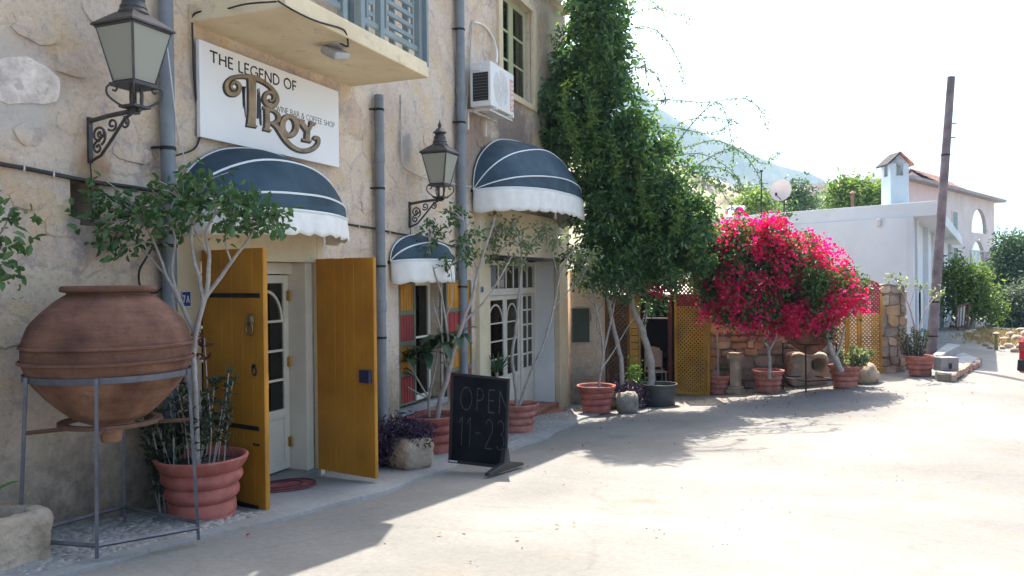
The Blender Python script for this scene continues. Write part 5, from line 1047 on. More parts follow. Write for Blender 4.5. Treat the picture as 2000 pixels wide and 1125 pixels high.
mc = thing('meter_cabinet', 'dark green metal meter cabinet on the shaded wall right of the doorway', 'cabinet', tuple(onw((a0 + a1) / 2, 0, c0.z)))
m = MB(); cbox(m, a0, a1, .0, .1, c0.z, c1.z); m.build('casing', M('dark_green_metal', (.035, .05, .035), .5, .2, 6, .1), mc, bevel=.006); m = MB(); cbox(m, a0 + .03, a1 - .03, .101, .11, c0.z + .03, c1.z - .03); m.build('door', bpy.data.materials['dark_green_metal'], mc, bevel=.004)
m = MB(); cbox(m, along(1154), along(1161), .0, .06, FWp(1157, 626).z, FWp(1157, 612).z); tag(m.build('junction_box', m_cond, None, bevel=.005), 'small grey junction box on the wall beside the green meter cabinet', 'box')

m_lat = M('ochre_lattice', (.36, .175, .022), .5, .25, 2, .1, c2=(.43, .22, .03)); m_latr = M('red_lattice', (.3, .03, .045), .55, .2, 3, .1)
def lattice_panel(root, p0, d, width, z0, topf, zsplit, sp=.088, sw=.03, m_lat=m_lat):
    """two layers of diagonal slats in a frame; topf(a) gives the height of the panel's top edge"""
    d = d.normalized(); n = Vector((d.y, -d.x, 0)); rot = Matrix((d, -n, Vector((0, 0, 1)))).transposed(); H = max(topf(a) for a in np.linspace(0, width, 20)) - z0
    for lo, hi, mat, nm in ((z0, zsplit, m_lat, 'lattice'), (zsplit, 99, m_latr, 'red_lattice')):
        m = MB()
        for lay, s in ((0, 1), (1, -1)):
            off = np.arange(-H, width + H, sp)
            for o_ in off:
                t = np.linspace(0, H, 160); a = o_ + t if s > 0 else o_ + H - t - 0; z = z0 + t
                ins = [(0.01 < aa < width - .01) and zz < topf(min(max(aa, 0), width)) - .01 and lo <= zz <= hi for aa, zz in zip(a, z)]
                i = 0
                while i < len(ins):
                    if ins[i]:
                        j = i
                        while j + 1 < len(ins) and ins[j + 1]: j += 1
                        if j - i > 2:
                            A_ = p0 + d * a[i] + n * (.012 * lay - .006); B_ = p0 + d * a[j] + n * (.012 * lay - .006); A_.z, B_.z = z[i], z[j]; dr = (B_ - A_); L_ = dr.length; dr.normalize(); r2_ = Matrix((dr, n.cross(dr), n)).transposed(); m.box((A_ + B_) / 2, (L_, sw, .01), r2_)
                        i = j + 1
                    else: i += 1
        if m.v: tag(m.build(nm, mat, root), kind='stuff')
    def fb(a0, a1, za, zb, mat, nm='frame'):
        m = MB(); c = p0 + d * (a0 + a1) / 2; m.box((c.x, c.y, (za + zb) / 2), (a1 - a0, .05, zb - za), rot); m.build(nm, mat, root, bevel=.004, bseg=1)
    fb(0, .05, z0, topf(0), m_lat); fb(width - .05, width, z0, topf(width), m_lat); fb(.05, width - .05, z0, z0 + .05, m_lat)
    m = MB(); aa = np.linspace(0.05, width - .05, 14); m.tube([p0 + d * a + Vector((0, 0, topf(a) - p0.z)) for a in aa], .022, 5); m.build('top_rail', m_latr, root, smooth=50)
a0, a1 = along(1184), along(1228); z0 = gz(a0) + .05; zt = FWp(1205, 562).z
lp = thing('lattice_screen', 'diagonal lattice panel browned for shade behind the grey-stemmed tree', 'fence', tuple(onw(a0, 0, z0))); lattice_panel(lp, onw(a0, 0, z0), CDV, a1 - a0, z0, lambda a: zt, FWp(1205, 590).z, .1, .026, M('shade_brown_lattice', (.13, .06, .025), .6, .25, 3, .1))  # darker copy of the ochre lattice: shade is put into its colour
a0, a1 = along(1229), along(1250)
lp = thing('slatted_gate', 'folded yellow slatted gate leaf with red top left of the dark opening', 'gate', tuple(onw(a0, 0, z0))); zz0 = gz(a0) + .05; zr_ = FWp(1240, 588).z
for i in range(16):
    za = zz0 + (zt - zz0) * i / 16; m = MB(); cbox(m, a0 + .03, a1 - .03, -.02, .01, za + .006, zz0 + (zt - zz0) * (i + 1) / 16 - .006); m.build('slat', m_lat if za < zr_ else m_latr, lp, bevel=.004, bseg=1)
for aa in (a0, a1 - .03): m = MB(); cbox(m, aa, aa + .03, -.03, .03, zz0, zt); m.build('frame', m_lat, lp)
a0 = along(1318); gp0 = onw(a0, .0, gz(a0) + .04); gq = P(1386, 700, depth(gp0) - .45); gd = Vector((gq.x - gp0.x, gq.y - gp0.y, 0)); ztg = FWp(1318, 545).z
lp = thing('lattice_gate', 'yellow and red lattice gate leaf standing open beside the dark courtyard entrance', 'gate', tuple(gp0)); lattice_panel(lp, gp0, gd, gd.length, gp0.z, lambda a: ztg, FWp(1318, 598).z)
# stone wall, built stone by stone
m_rub = [M('wall_stone', (.34, .24, .155), .92, .35, 3, .8, 20, c2=(.46, .35, .24), wear=.3, bdist=.02), M('wall_stone_grey', (.28, .23, .18), .92, .35, 3, .8, 20, wear=.4, bdist=.02), M('wall_stone_ochre', (.40, .265, .145), .92, .3, 3, .8, 20, wear=.3, bdist=.02)]
m_mortar = M('mortar', (.2, .165, .125), .95, .3, 6, .8, 25)
def stone_wall(root, p0, d, L, z0, topf, thick, rowh=(.13, .30), lenr=(.14, .5), seed=1, faces=('f',)):
    rg = random.Random(seed); d = d.normalized(); n = Vector((d.y, -d.x, 0)); z = z0; rot = Matrix((d, n, Vector((0, 0, 1)))).transposed(); zmax = max(topf(a) for a in np.linspace(0, L, 12))
    m = MB(); top = [(a, topf(a)) for a in np.linspace(0, L, 12)]; poly = [(0, z0 - .3), (L, z0 - .3)] + top[::-1]
    m.prism([p0 + d * a + n * (-.035) + Vector((0, 0, q - p0.z)) for a, q in poly], -n * (thick - .05)); m.build('core', m_mortar, root)
    while z < zmax:
        h = rg.uniform(*rowh); a = -rg.uniform(0, .1)
        while a < L:
            w = rg.uniform(*lenr); a1 = min(a + w, L); aa = max(a, 0)
            if a1 - aa > .07 and z + h * .6 < topf((aa + a1) / 2):
                c = ((aa + a1) / 2, z + h / 2); hw, hh = (a1 - aa) / 2 + rg.uniform(-.012, .02), h / 2 * rg.uniform(.82, 1.16); c = (c[0], c[1] + rg.uniform(-.025, .025)); out = []; tl_ = rg.uniform(-.12, .12)
                for cx_, cy_ in ((-1, -1), (1, -1), (1, 1), (-1, 1)):
                    j1, j2 = rg.uniform(.08, .6), rg.uniform(.08, .6); P1, P2 = (cx_, cy_ * (1 - j2)), (cx_ * (1 - j1), cy_)
                    out += [(c[0] + hw * p_[0] * rg.uniform(.85, 1.04), c[1] + hh * p_[1] * rg.uniform(.84, 1.08) + hw * p_[0] * tl_) for p_ in ((P2, P1) if cx_ * cy_ < 0 else (P1, P2))]
                k = len(out)
                dp = rg.uniform(.0, .05); m = MB(); V = lambda p_, s_, nn_: p0 + d * (c[0] + (p_[0] - c[0]) * s_) + n * nn_ + Vector((0, 0, c[1] + (p_[1] - c[1]) * s_ - p0.z))
                vs = [V(p_, 1.0, -.06) for p_ in out] + [V(p_, 1.0, dp - .015) for p_ in out] + [V(p_, .86, dp + rg.uniform(0, .018)) for p_ in out]
                m.add(vs, [(r_ * k + j, r_ * k + (j + 1) % k, (r_ + 1) * k + (j + 1) % k, (r_ + 1) * k + j) for r_ in range(2) for j in range(k)] + [tuple(2 * k + j for j in range(k))]); m.build('stone', rg.choice(m_rub), root, smooth=28)
            a += w
        z += h
a0, a1 = along(1384), along(1626); z0 = gz(a0); sw_ = thing('rubble_wall', 'rubble stone courtyard wall under the pink bougainvillea', 'wall', tuple(onw(a0, 0, z0)))
stone_wall(sw_, onw(a0, .1, z0 - .1), CDV, a1 - a0, z0 - .1, lambda a: FWp(1500, 618).z + .06 * math.sin(a * 2), .45, seed=3)
a0, a1 = along(1620), along(1676); a2 = along(1719); z0 = gz(a0) - .05; zs_ = FWp(1690, 575).z; zb_ = FWp(1690, 612).z
lf_ = thing('lattice_fence', 'yellow lattice fence with round topped panels right of the bougainvillea', 'fence', tuple(onw(a0, 0, z0)))
for s0, s1 in ((a0, along(1652)), (along(1652) + .01, a1), (a1 + .01, a2)):
    w_ = s1 - s0; lattice_panel(lf_, onw(s0, .06, gz(s0) + .03), CDV, w_, gz(s0) + .03, lambda a, w_=w_: zs_ + .30 * math.sqrt(max(0, 1 - ((a - w_ / 2) / (w_ / 2)) ** 2)), zb_)
pc = GP(1745, 727); pd = Vector((_r0.x, _r0.y, 0)); sp1 = thing('stone_pillar', 'thick rough stone gate pillar between the lattice fence and the white house', 'pillar', tuple(pc)); Zp = depth(pc); wp = 48 * Zp / FPX
ztp = P(1745, 557, Zp).z; p0 = pc - pd * wp / 2
stone_wall(sp1, p0, pd, wp, pc.z - .05, lambda a: ztp + .03 * math.sin(a * 9), .5, (.17, .28), (.16, .34), 8)
pn = Vector((pd.y, -pd.x, 0))
stone_wall(sp1, p0 + pd * wp, -pn, .5, pc.z - .05, lambda a: ztp, .5, (.17, .28), (.2, .3), 9)
# courtyard shelter seen through the entrance
cs = thing('courtyard_shelter', 'shaded courtyard shelter with dark back wall behind the open gate', 'shelter', tuple(onw(2, -3, -1.2)))
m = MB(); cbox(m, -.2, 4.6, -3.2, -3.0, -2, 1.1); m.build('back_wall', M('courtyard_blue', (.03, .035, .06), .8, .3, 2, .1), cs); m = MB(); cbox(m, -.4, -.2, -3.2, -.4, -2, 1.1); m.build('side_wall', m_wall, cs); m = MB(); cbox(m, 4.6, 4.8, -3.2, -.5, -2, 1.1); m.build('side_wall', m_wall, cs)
m, t_, b_, o_ = newmat('canvas_roof'); b_.inputs['Base Color'].default_value = (.6, .58, .54, 1); m_canvas = m
m = MB(); m.prism([onw(-.4, -.4, 1.12), onw(4.8, -.4, 1.12), onw(4.8, -3.25, 1.3), onw(-.4, -3.25, 1.3)], (0, 0, .03)); m.build('roof', m_canvas, cs)
m = MB(); m.prism([onw(1.15, -.45, 1.16), onw(2.0, -.45, 1.16), onw(2.0, -.75, 1.5), onw(1.15, -.75, 1.5)], CNV * .02); m.build('canvas_flap', m_white, cs)
for aa in (along(1252), along(1313)): m = MB(); cbox(m, aa - .04, aa + .04, -.2, -.12, -1.5, 1.1); m.build('post', M('dark_red_post', (.09, .02, .025), .6, .2, 3, .1), cs)
m = MB(); m.tube([onw(along(1262), -.15, FWp(1262, 622).z), onw(along(1313), -.15, FWp(1313, 622).z)], .015, 6); m.build('rail', m_cond, cs)
def chair(loc, rot, mat, label):
    c = thing('garden_chair', label, 'chair', loc, rot)
    for x in (-.2, .2):
        for y in (-.2, .2): m = MB(); m.tube([(x, y, 0), (x * .95, y * .95, .44 if y < 0 else .9)], .018, 6); m.build('leg', mat, c, smooth=60, local=True)
    m = MB(); m.lohi((-.23, -.23, .43), (.23, .22, .46)); m.build('seat', mat, c, local=True, bevel=.01); m = MB(); m.prism([(-.2, .19, .52), (.2, .19, .52), (.17, .24, .95), (.0, .25, 1.0), (-.17, .24, .95)], (0, .02, 0)); m.build('backrest', mat, c, local=True, bevel=.008)
q = P(1280, 715, 18.2); chair((q.x, q.y, g(q.x, q.y)), R(25), m_cond, 'pale garden chair standing in the dark courtyard behind the leaning tree')
q = P(1303, 715, 18.8); chair((q.x, q.y, g(q.x, q.y)), R(-60), m_iron, 'dark garden chair in the courtyard beside the lattice gate')
q = P(1296, 690, 19.2); tb_ = thing('garden_table', 'dark table in the shaded courtyard behind the pale garden chair', 'table', (q.x, q.y, g(q.x, q.y))); gz_ = g(q.x, q.y)
m = MB(); m.lathe([(.001, .7), (.42, .7), (.42, .74), (.001, .74)], (q.x, q.y, gz_), 24, cap=False); m.build('tabletop', m_iron, tb_, smooth=40); m = MB(); m.lathe([(.22, 0), (.2, .03), (.04, .06), (.035, .7)], (q.x, q.y, gz_), 14); m.build('leg', m_iron, tb_, smooth=40)

# bougainvillea
m_pink = leafmat('bougainvillea_bract', [(.68, .026, .10), (.60, .02, .075), (.74, .06, .26), (.46, .014, .05), (.70, .09, .20)], .55, .6)
m_bgreen = leafmat('bougainvillea_leaf', [(.04, .075, .022), (.075, .125, .035), (.11, .16, .05)], .35, .45)
ZB = 15.9
bo = thing('bougainvillea', 'large bougainvillea covered in bright pink flowers in front of the rubble wall', 'bush', P(1503, 750, ZB))
BB = [(1414, 480, 30, 30), (1440, 472, 50, 38), (1495, 468, 52, 38), (1550, 500, 56, 44), (1595, 540, 50, 46), (1628, 578, 34, 40), (1425, 540, 52, 52), (1495, 545, 66, 58), (1560, 585, 60, 50), (1440, 600, 42, 32), (1500, 608, 52, 32), (1596, 604, 36, 26), (1408, 570, 28, 44), (1555, 620, 46, 24)]
bl = [PB(x, y, ZB, rx, ry, .8) for x, y, rx, ry in BB]
foliage('leaves', m_bgreen, bo, [(c_, tuple(q_ * 1.04 for q_ in r_)) for c_, r_ in bl], 95, 12, .08, .1, .55, .8, 61, .2, mask=(1.8, -.25))
foliage('flowers', m_pink, bo, [PB(x + random.uniform(-6, 6), y + random.uniform(-6, 6), ZB, rx * 1.08, ry * 1.08, .88) for x, y, rx, ry in BB], 62, 18, .072, .085, .85, .32, 62, .1, .5, .9, .3, mask=(3.2, -.1))
foliage('leaves', m_bgreen, bo, [PB(1592, 560, ZB - .75, 24, 34, .2), PB(1420, 505, ZB - .4, 26, 40, .5), PB(1380, 520, ZB, 36, 70, .5), PB(1670, 560, ZB, 18, 30, .3)], 150, 14, .085, .07, .55, .9, 63)
foliage('flowers', m_pink, bo, [PB(1290, 570, 15.3, 16, 8, .15), PB(1265, 558, 15.3, 8, 6, .15), PB(1385, 600, ZB, 20, 30, .3), PB(1610, 660, ZB, 10, 6, .2), PB(1420, 440, ZB, 14, 8, .2), PB(1690, 600, ZB, 8, 16, .2)], 60, 18, .05, .06, .85, .6, 64)
limbs('trunk', m_bark, bo, [([(1503, 740), (1503, 700), (1500, 680), (1493, 662), (1500, 645), (1480, 600)], .035, .02), ([(1501, 685), (1512, 668), (1518, 650), (1530, 600)], .024, .014)], ZB - .1, .03)
limbs('sprig', m_bark, bo, [([(1470, 450), (1510, 428), (1538, 418)], .008, .004), ([(1600, 500), (1650, 510), (1680, 540)], .008, .004)], ZB, .03)
foliage('leaves', m_bgreen, bo, [PB(1515, 428, ZB, 12, 5, .1), PB(1535, 420, ZB, 8, 5, .1)], 90, 8, .06, .04, .5, .9, 66)
ot = thing('gnarled_tree', 'short gnarled grey trunk rising into the bougainvillea from the pot beside the boulder', 'tree', P(1640, 722, 15.6)); limbs('trunk', m_bark, ot, [([(1642, 725), (1632, 700), (1622, 680), (1617, 655), (1612, 630), (1600, 600)], .06, .04), ([(1630, 698), (1640, 680), (1650, 640)], .03, .02)], 15.6, .02); foliage('crown', m_bgreen, ot, [PB(1612, 650, 15.6, 20, 14, .3)], 100, 8, .07, .06, .55, .9, 67)
a = thing('thin_sapling', 'single thin bare stem in the pot beside the carved stone post', 'plant', P(1403, 735, depth(P5[1]))); limbs('stem', m_bark, a, [([(1403, 740), (1402, 680), (1398, 620), (1394, 560)], .022, .012)], depth(P5[1]), .01); foliage('foliage', m_bgreen, a, [PB(1412, 715, depth(P5[1]), 12, 6)], 80, 8, .06, .05, .4, .9, 68)
stalks('leafy_shrub', 'low rounded leafy shrub in the pot beside the pale boulder', 'shrub', P7[1] + Vector((.12, .05, .36 * P7[2])), .25, 22, .42, .7, m_olive_l, .1, .4, 26, 20, .3, 0, .2)
stalks('rosemary', 'dense upright rosemary bush in the pot beside the wooden pole', 'shrub', P8[1] + Vector((-.12, 0, .38 * P8[2])), .2, 34, .62, .35, m_shrub, .06, .16, 70, 21, .4, 0, .1)
Z8 = depth(P8[1]); a = thing('bare_tree', 'nearly leafless small tree with pale stems between the stone pillar and the wooden pole', 'tree', P(1793, 705, Z8)); L8 = [([(1793, 705), (1788, 650), (1776, 600), (1758, 565), (1742, 548)], .022, .006), ([(1790, 670), (1800, 625), (1818, 590), (1835, 572)], .018, .006), ([(1776, 600), (1785, 570), (1790, 548)], .01, .004), ([(1806, 612), (1806, 580), (1800, 560)], .009, .004)]
limbs('trunk', m_bark, a, L8, Z8, .04); foliage('crown', m_olive_l, a, [PB(1742, 545, Z8, 14, 10), PB(1760, 550, Z8, 10, 10), PB(1800, 558, Z8, 14, 8), PB(1832, 572, Z8, 10, 6)], 30, 4, .09, .06, .45, .9, 69)
# carved post, second jar on stand, millstone, boulder, bucket
q = GP(1437, 768); s_ = depth(q) / FPX; a = thing('carved_post', 'slender pale carved stone post beside the pot at the lattice gate', 'post', tuple(q)); rot = Matrix.Rotation(R(-15), 3, 'Z'); m = MB()
for w_, z_0, z_1 in ((.34, 0, .09), (.28, .09, .16), (.2, .16, .74), (.24, .74, .78), (.30, .78, .86), (.26, .86, .93)): m.box(q + Vector((0, 0, (z_0 + z_1) / 2 * 86 * s_)), (w_ * 86 * s_, w_ * 86 * s_, (z_1 - z_0) * 86 * s_ - .002), rot)
m.build('shaft', m_stone, a, bevel=.012)
q = GP(1584, 752); sq = depth(q) / FPX; tag(rock('millstone', (q.x - .1, q.y + .1, q.z - .03), (72 * sq, .5, 66 * sq), m_stone, 8, .07, 31, rotz=YAW, sub=5), 'big squared stone with a round hollow leaning at the wall under the iron stand', 'stone')
mill = bpy.data.objects['millstone']; hc = P(1594, 712, depth(q)); fwd = Vector((_f0.x, _f0.y, 0))
for v in mill.data.vertices:
    d = v.co - hc; u, w = d.dot(_r0), d.z
    if d.dot(fwd) < .05:
        k = max(0, 1 - math.hypot(u, w) / .15); v.co += fwd * (.3 * min(1, k * 2.2))
s2 = GP(1590, 762); Zs2 = depth(s2); sc2 = Zs2 / FPX; ctr = Vector((s2.x, s2.y, 0)) + fwd * .25
stn = thing('iron_stand', 'black iron stand with thin legs carrying the half hidden clay jar under the bougainvillea', 'stand', tuple(s2)); hz = P(1590, 672, Zs2).z
for i in range(4):
    an = math.pi / 4 + i * math.pi / 2 + YAW + .3; d = Vector((math.cos(an), math.sin(an), 0)); bpt = ctr + d * .52; m = MB(); m.tube([Vector((bpt.x, bpt.y, g(bpt.x, bpt.y))), Vector((bpt.x, bpt.y, hz))], .016, 6); m.build('leg', m_iron, stn, smooth=60)
    an2 = an + math.pi / 2; d2 = Vector((math.cos(an2), math.sin(an2), 0)); b2 = ctr + d2 * .52
    for zz in (.22, 1.0): m = MB(); m.tube([Vector((bpt.x, bpt.y, s2.z + zz * (hz - s2.z))), Vector((b2.x, b2.y, s2.z + zz * (hz - s2.z)))], .012, 6); m.build('crossbar', m_iron, stn, smooth=60)
j2 = thing('storage_jar', 'half hidden clay jar resting in an iron stand under the bougainvillea', 'jar', (ctr.x, ctr.y, hz - .2)); m = MB(); sp = spline([(.0005, -.36, 0), (.1, -.34, 0), (.3, -.2, 0), (.48, .0, 0), (.54, .18, 0), (.52, .34, 0), (.40, .5, 0), (.3, .56, 0), (.32, .62, 0), (.27, .62, 0)], 4); m.lathe([(max(p.x, .0005), p.y) for p in sp], (ctr.x, ctr.y, hz + .12), 40, wob=.01, cap=False); m.build('body', m_clay, j2, smooth=70)
q = GP(1692, 750); tag(rock('boulder', (q.x, q.y + .1, q.z - .05), (.48, .5, .46), m_stone, 2.4, .2, 22), 'pale rounded boulder right of the pot at the lattice fence', 'boulder')
q = GP(1764, 722); bk = thing('bucket', 'small dark bucket at the foot of the stone pillar', 'bucket', tuple(q)); m = MB(); m.lathe([(.001, .0), (.11, 0), (.145, .24), (.15, .25), (.135, .25), (.11, .05)], q, 20, cap=False); m.build('body', m_tub, bk, smooth=40); m = MB(); m.tube([q + Vector((.145 * math.cos(t), 0.02, .25 + .1 * math.sin(t))) for t in np.linspace(0, math.pi, 12)], .005, 5); m.build('handle', m_iron, bk, smooth=60)

# ------------------------------------------------------------------ white house
m_house = M('white_blue_render', (.56, .60, .625), .85, .08, .5, .15, 30, c2=(.60, .64, .66), wear=.08); m_pinkw = M('pink_render', (.66, .50, .49), .85, .08, 1, .1); m_whitew = M('white_render', (.60, .53, .51), .85, .08, 1, .1)
hc0 = P(1772, 700, 20.0); hl = P(1440, 700, 23.9); hl = hc0 + (hl - hc0) * 1.9; hr = P(1853, 700, 38.5); hc0.z = hl.z = hr.z = 0
hb = hl + (hr - hc0); HT = P(1772, 424, 20.0).z; HT2 = HT + .36; hu = (hl - hc0).normalized(); hv = (hr - hc0).normalized()
wh = thing('white_house', 'low flat roofed white house with overhanging roof and smoke stained chimney', 'house', (hc0.x, hc0.y, -.8))
m = MB(); m.prism([Vector((p.x, p.y, -2.5)) for p in (hc0, hl, hb, hr)], (0, 0, HT + 2.5)); m.build('wall', m_house, wh)
oc = P(1830, 402, 19.6); oc.z = 0; of_ = P(1880, 470, 39.2); of_.z = 0
m = MB(); m.prism([Vector((p.x, p.y, HT + .002)) for p in (hl - hv * .12, oc - hv * .12, of_, hb + hv * .3 - hu * 0)], (0, 0, .36)); m.build('roof', m_house, wh, bevel=.01)
hn = Vector((hv.y, -hv.x, 0)); hrot = Matrix((hv, hn, Vector((0, 0, 1)))).transposed(); LH = (hr - hc0).length
for t in (.12, 1.35, 5.5, 9.5, 14.5, LH - .3):
    c = hc0 + hv * t + hn * .07; m = MB(); m.box((c.x, c.y, (HT - 1.5) / 2), (.3, .17, HT + 1.5 - .004), hrot); m.build('pilaster', m_house, wh, bevel=.008)
c = hc0 + hv * .75 + hn * .02
m = MB(); m.box((c.x, c.y, .62), (.34, .06, 1.3), hrot); gb = m.build('vent_brick', m_house, wh)
m = MB()
for i in range(14):
    for j in (-1, 0, 1): m.box(c + hn * .032 + hv * j * .1 + Vector((0, 0, .05 + i * .088)), (.05, .01, .05), hrot)
tag(m.build('vent_hole', m_dark, gb), kind='stuff')
m = MB()
for t in (3.2, 7.4, 12): c2 = hc0 + hv * t + hn * .02; m = MB(); m.box((c2.x, c2.y, .55), (1.0, .06, 1.1), hrot); wo_ = m.build('window', m_greyblue, wh); m = MB(); m.box(c2 + hn * .034 + Vector((0, 0, .55)), (.84, .01, .94), hrot); m.build('pane', m_glass, wo_)
lw_ = P(1724, 440, 20.6); m = MB(); m.box((hc0 + hu * ((lw_ - hc0).dot(hu))) + Vector((0, 0, P(1724, 436, 20.7).z)) + Vector((hu.y, -hu.x, 0)) * -.05, (.09, .09, .2), hrot); m.build('wall_lamp', m_whitew, wh, bevel=.02)
ch0 = P(1748, 402, 22.0); sC = 22.0 / FPX; crot = Matrix.Rotation(YAW + R(2), 3, 'Z'); zt_ = P(1748, 345, 22).z; zcap = P(1748, 322, 22).z
m_chim = M('chimney_render', (.40, .47, .51), .85, .1, 1.2, .1, c2=(.43, .5, .54)); m_soot = M('soot', (.05, .05, .055), .95, .3, 4, .1); m_tile = M('terracotta_tile', (.40, .13, .07), .85, .3, 6, .3, c2=(.5, .2, .11), wear=.3)
m = MB(); m.box((ch0.x, ch0.y, (HT2 + zt_) / 2), (36 * sC, 36 * sC, zt_ - HT2 - .004), crot); m.build('chimney', m_chim, wh); chm = wh.children[-1] if wh.children else None
chm = [o for o in bpy.data.objects if o.name == 'chimney'][0]; w_ = 36 * sC
for sx in (-1, 1):
    for sy in (-1, 1): m = MB(); m.box(Vector((ch0.x, ch0.y, (zt_ + zcap) / 2)) + crot @ Vector((sx * w_ * .35, sy * w_ * .35, 0)), (w_ * .3, w_ * .3, zcap - zt_ + .004), crot); m.build('cap_post', m_chim, chm)
m = MB(); m.box((ch0.x, ch0.y, zt_ + .006), (w_ * .9, w_ * .9, .01), crot); m.build('flue_soot', m_soot, chm)
hg = 18 * sC; V_ = lambda x, y, z: Vector((ch0.x, ch0.y, z)) + crot @ Vector((x, y, 0))
m = MB(); m.prism([V_(-w_ * .5, -w_ * .5, zcap), V_(w_ * .5, -w_ * .5, zcap), V_(0, -w_ * .5, zcap + hg)], crot @ Vector((0, w_, 0))); m.build('gable', M('sooty_render', (.33, .35, .37), .9, .5, 3, .1), chm)
for sx in (-1, 1): m = MB(); m.prism([V_(sx * w_ * .74, -w_ * .62, zcap - .07), V_(sx * w_ * .74, w_ * .62, zcap - .07), V_(0, w_ * .62, zcap + hg + .02), V_(0, -w_ * .62, zcap + hg + .02)], (0, 0, .05)); m.build('cap_tile', m_soot if sx < 0 else m_tile, chm)
# things on its roof
q = P(1437, 416, 25.5); a = thing('roof_unit', 'white air conditioner unit on the flat roof above the bougainvillea', 'air conditioner', (q.x, q.y, HT2)); m = MB(); m.box((q.x, q.y, P(1437, 415, 25.5).z), (.5, .32, .42), crot); m.build('casing', m_white, a, bevel=.01); m = MB(); m.lathe([(.001, 0), (.15, 0), (.16, .01), (.001, .012)], (0, 0, 0), 20, cap=False); m.v = [tuple(Vector((q.x, q.y, P(1437, 415, 25.5).z)) + crot @ Vector((.06 + v[0], -.163 - v[2], v[1]))) for v in m.v]; m.build('fan', m_dark, a, smooth=50)
m = MB(); m.box((q.x, q.y, (HT2 + P(1437, 415, 25.5).z - .21) / 2), (.44, .24, max(.02, P(1437, 415, 25.5).z - .21 - HT2)), crot); m.build('base', m_cond, a)
q = P(1526, 372, 25.0); dn = (CAMP - q).normalized(); dn = (dn + Vector((-.35, 0, .25))).normalized(); a = thing('satellite_dish', 'pale satellite dish on a short mast on the flat roof', 'dish', (q.x, q.y, HT2)); s_ = 25 / FPX
m = MB(); m.lathe([(.002, -.10), (.1, -.09), (.2, -.05), (.28, .0), (.34, .06), (.345, .062), (.28, .012), (.2, -.035), (.1, -.075), (.002, -.085)], (0, 0, 0), 28, cap=False); e1 = dn.orthogonal().normalized(); e2 = dn.cross(e1); m.v = [tuple(q + e1 * v[0] + e2 * v[1] + dn * v[2]) for v in m.v]; m.build('dish', M('dish_pale', (.55, .47, .44), .5, .1, 3, .05), a, smooth=60)
m = MB(); m.tube([q - dn * .1, q - dn * .25 + Vector((0, 0, -.15)), Vector((q.x - dn.x * .25, q.y - dn.y * .25, HT2))], .03, 7); m.build('mast', m_iron, a, smooth=60); m = MB(); m.tube([q - e1 * .0 + Vector((0, 0, -.3)), q + dn * .45 + Vector((0, 0, -.25))], .015, 6); m.box(q + dn * .45 + Vector((0, 0, -.22)), (.07, .07, .1)); m.build('arm', m_iron, a)
q = P(1487, 418, 25); a = thing('antenna', 'thin vertical antenna mast on the flat roof left of the satellite dish', 'antenna', (q.x, q.y, HT2)); m = MB(); m.tube([(q.x, q.y, HT2), P(1487, 332, 25)], [.03, .018], 7); m.build('mast', m_iron, a, smooth=60); m = MB(); m.lathe([(.001, -.05), (.05, -.03), (.05, .03), (.001, .05)], P(1487, 334, 25), 12, cap=False); m.build('cap', m_iron, a, smooth=60); m = MB(); m.tube([P(1475, 360, 25), P(1500, 358, 25)], .012, 6); m.build('crossbar', m_iron, a)
q = P(1665, 405, 24); a = thing('flue_pipe', 'dark thin flue pipe on the flat roof left of the chimney', 'pipe', (q.x, q.y, HT2)); m = MB(); m.tube([(q.x, q.y, HT2), P(1665, 378, 24)], .045, 8); m.build('pipe', m_rust, a, smooth=60); m = MB(); m.lathe([(.1, 0), (.001, .08)], P(1665, 377, 24), 12); m.build('cowl', m_rust, a, smooth=60)
# step platform beside the house
GZ = lambda px, py: GP(px, py)
def slab_px(name, pts, z0, z1, mat, par, bevel=.015): m = MB(); m.prism([(p.x, p.y, z0) for p in pts], (0, 0, z1 - z0)); return m.build(name, mat, par, bevel=bevel)
m_step2 = M('pale_step', (.30, .295, .285), .9, .15, 2, .4, 30, wear=.3); q = GP(1856, 746); pt = thing('stone_platform', 'low concrete step platform with rough stone edge at the corner of the white house', 'steps', tuple(q)); zz = q.z
A_ = [GP(1826, 742), GP(1856, 746), GP(1912, 712), GP(1880, 700), GP(1830, 715)]
slab_px('lower_step', A_, zz - .3, zz + .17, m_step2, pt); d = (A_[2] - A_[1]); n_ = Vector((d.y, -d.x, 0)).normalized()
stone_wall(pt, A_[1] + n_ * .05, d, d.length, zz - .12, lambda a: zz + .14, .3, (.13, .16), (.25, .5), 14)
for o_ in pt.children:
    if o_.name.startswith('stone'): o_.data.materials[0] = m_stone
B_ = [p + (hc0 - Vector((p.x, p.y, 0))).normalized() * .0 for p in (GP(1822, 722), GP(1838, 724), GP(1876, 700), GP(1850, 696))]
slab_px('upper_step', B_, zz - .2, zz + .36, m_step2, pt)
q = GP(1848, 738); m = MB(); m.box((q.x, q.y, zz + .17 + .135), (.36, .3, .27), Matrix.Rotation(YAW, 3, 'Z')); a = m.build('concrete_block', m_pave, None, bevel=.015); tag(a, 'small grey concrete block with a hole on the lower step', 'block'); m = MB(); m.box(Vector((q.x, q.y, zz + .27)) - _f0 * .155, (.06, .02, .11), Matrix.Rotation(YAW, 3, 'Z')); m.build('hole', m_dark, a)
